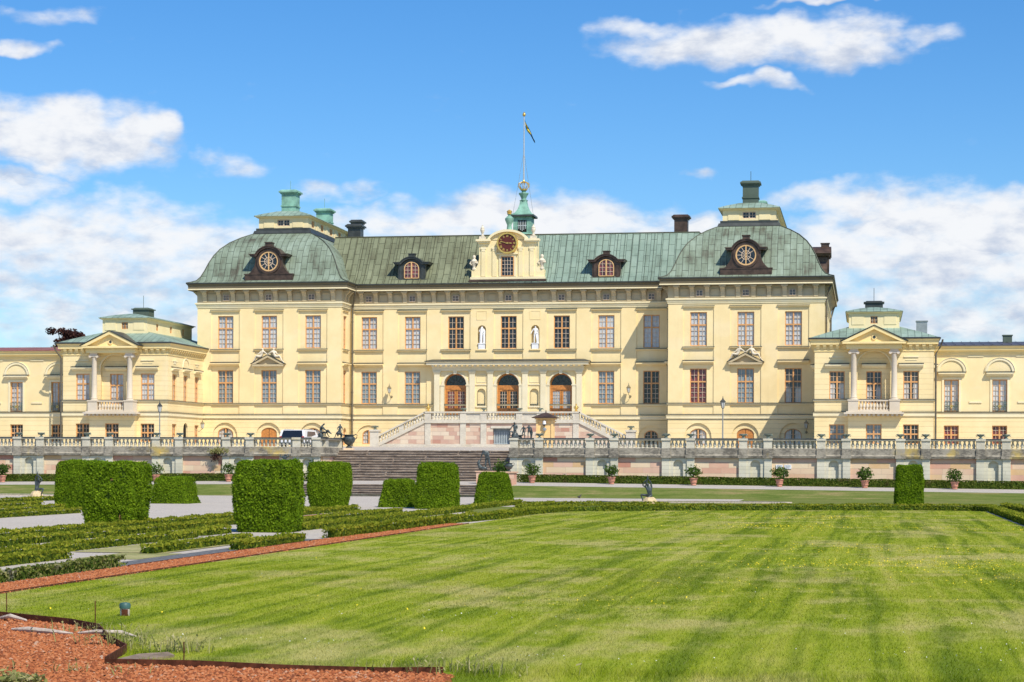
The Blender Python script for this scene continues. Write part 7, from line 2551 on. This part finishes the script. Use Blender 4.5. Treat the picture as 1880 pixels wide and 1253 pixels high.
# ================================================================ flag and pole
M['pale_pole'] = plain('pale_pole_paint', (.50, .51, .50), .4, .4, .2, .1, 3)
t = thing('flagpole', 'tall white flagpole with a drooping blue and yellow pennant above the palace', 'flagpole', (0, 156.6, 24.2))
b = MB(); b.tube([(0, 156.6, 24.1), (-.0, 156.6, 27), (0, 156.6, 29.2)], [.06, .045, .035], 8); b.build('pole', M['pale_pole'], t)
b = MB(); b.lathe([(.05, 29.2), (.11, 29.25), (.14, 29.34), (.11, 29.43), (.05, 29.47), (.06, 29.52), (0, 29.58)], 0, 156.6, 10); b.build('finial', M['gold'], t, True)
fl = MB()
N = 14
rows = []
for i in range(N):
    f = i / (N - 1)
    x = .08 + .82 * f ** 1.15
    z = 28.72 - 1.55 * f ** 1.0 - .06 * math.sin(f * 9)
    wd = .58 * (1 - f) + .2
    y = .10 * math.sin(f * 11)
    rows.append([(x - wd * .10, 156.6 + y, z + wd * .5), (x - .02, 156.6 + y + .07, z + wd * .12), (x + .01, 156.6 + y - .05, z - wd * .14), (x + wd * .06, 156.6 + y + .03, z - wd * .5)])
vs = [p for r in rows for p in r]
for i in range(N - 1):
    for k in range(3):
        fl.cur = 1 if (k == 1 or i == 3 or i == 4) and i < 8 else 0
        a = i * 4 + k
        fl.add([vs[a], vs[a + 1], vs[a + 5], vs[a + 4]], [(0, 1, 2, 3)])
fl.build('flag', [M['flag'], M['flag_yellow']], t, smooth=True)
b = MB()
for dx, dy in ((-.35, -.3), (.3, .4)):
    b.tube([(0, 156.6, 26.4), (dx * 2.2, 156.6 + dy * 2, 21.4)], .012, 4)
b.build('guy_wire', M['grey_metal'], t)

# ================================================================ copper beech behind the left wing
t = thing('copper_beech_tree', 'dark purple-leaved beech tree rising behind the left wing', 'tree', (-51.6, 190, 0))
b = MB()
b.tube([(-51.6, 190, 0), (-51.5, 190, 4), (-51.7, 190, 8), (-51.4, 190, 11)], [.5, .42, .35, .22], 9)
rng = np.random.default_rng(77)
tips = []
for k in range(46):
    a, r = rng.uniform(0, 2 * PI), rng.uniform(1.2, 4.9)
    dx = rng.uniform(-2.3, 2.3)
    p = (-51.4 + dx, 190 + rng.uniform(-1.8, 1.8), 11.6 + 3.2 * math.sqrt(1 - (dx / 2.6) ** 2) * rng.uniform(.15, 1))
    tips.append(p)
    b.tube([(-51.55, 190, rng.uniform(7, 10)), ((p[0] - 51.6) / 2, (p[1] + 190) / 2, (p[2] + 9) / 2 + .4), p], [.14, .08, .03], 6)
b.build('trunk', M['bark'], t)
Ps, Ns = [], []
for p in tips:
    for _ in range(2):
        c = np.array(p) + rng.normal(0, .3, 3)
        n = 170
        d = rng.normal(0, 1, (n, 3)); d /= np.linalg.norm(d, axis=1, keepdims=True)
        Ps.append(c + d * (rng.uniform(.2, 1, n) ** .5)[:, None] * np.array([.6, .6, .38])); Ns.append(d)
v, f = leaf_quads(np.vstack(Ps), np.vstack(Ns), .16, rng, .4)
np_mesh('crown', v - np.array([-51.6, 190, 0]), f, M['beech'], t)
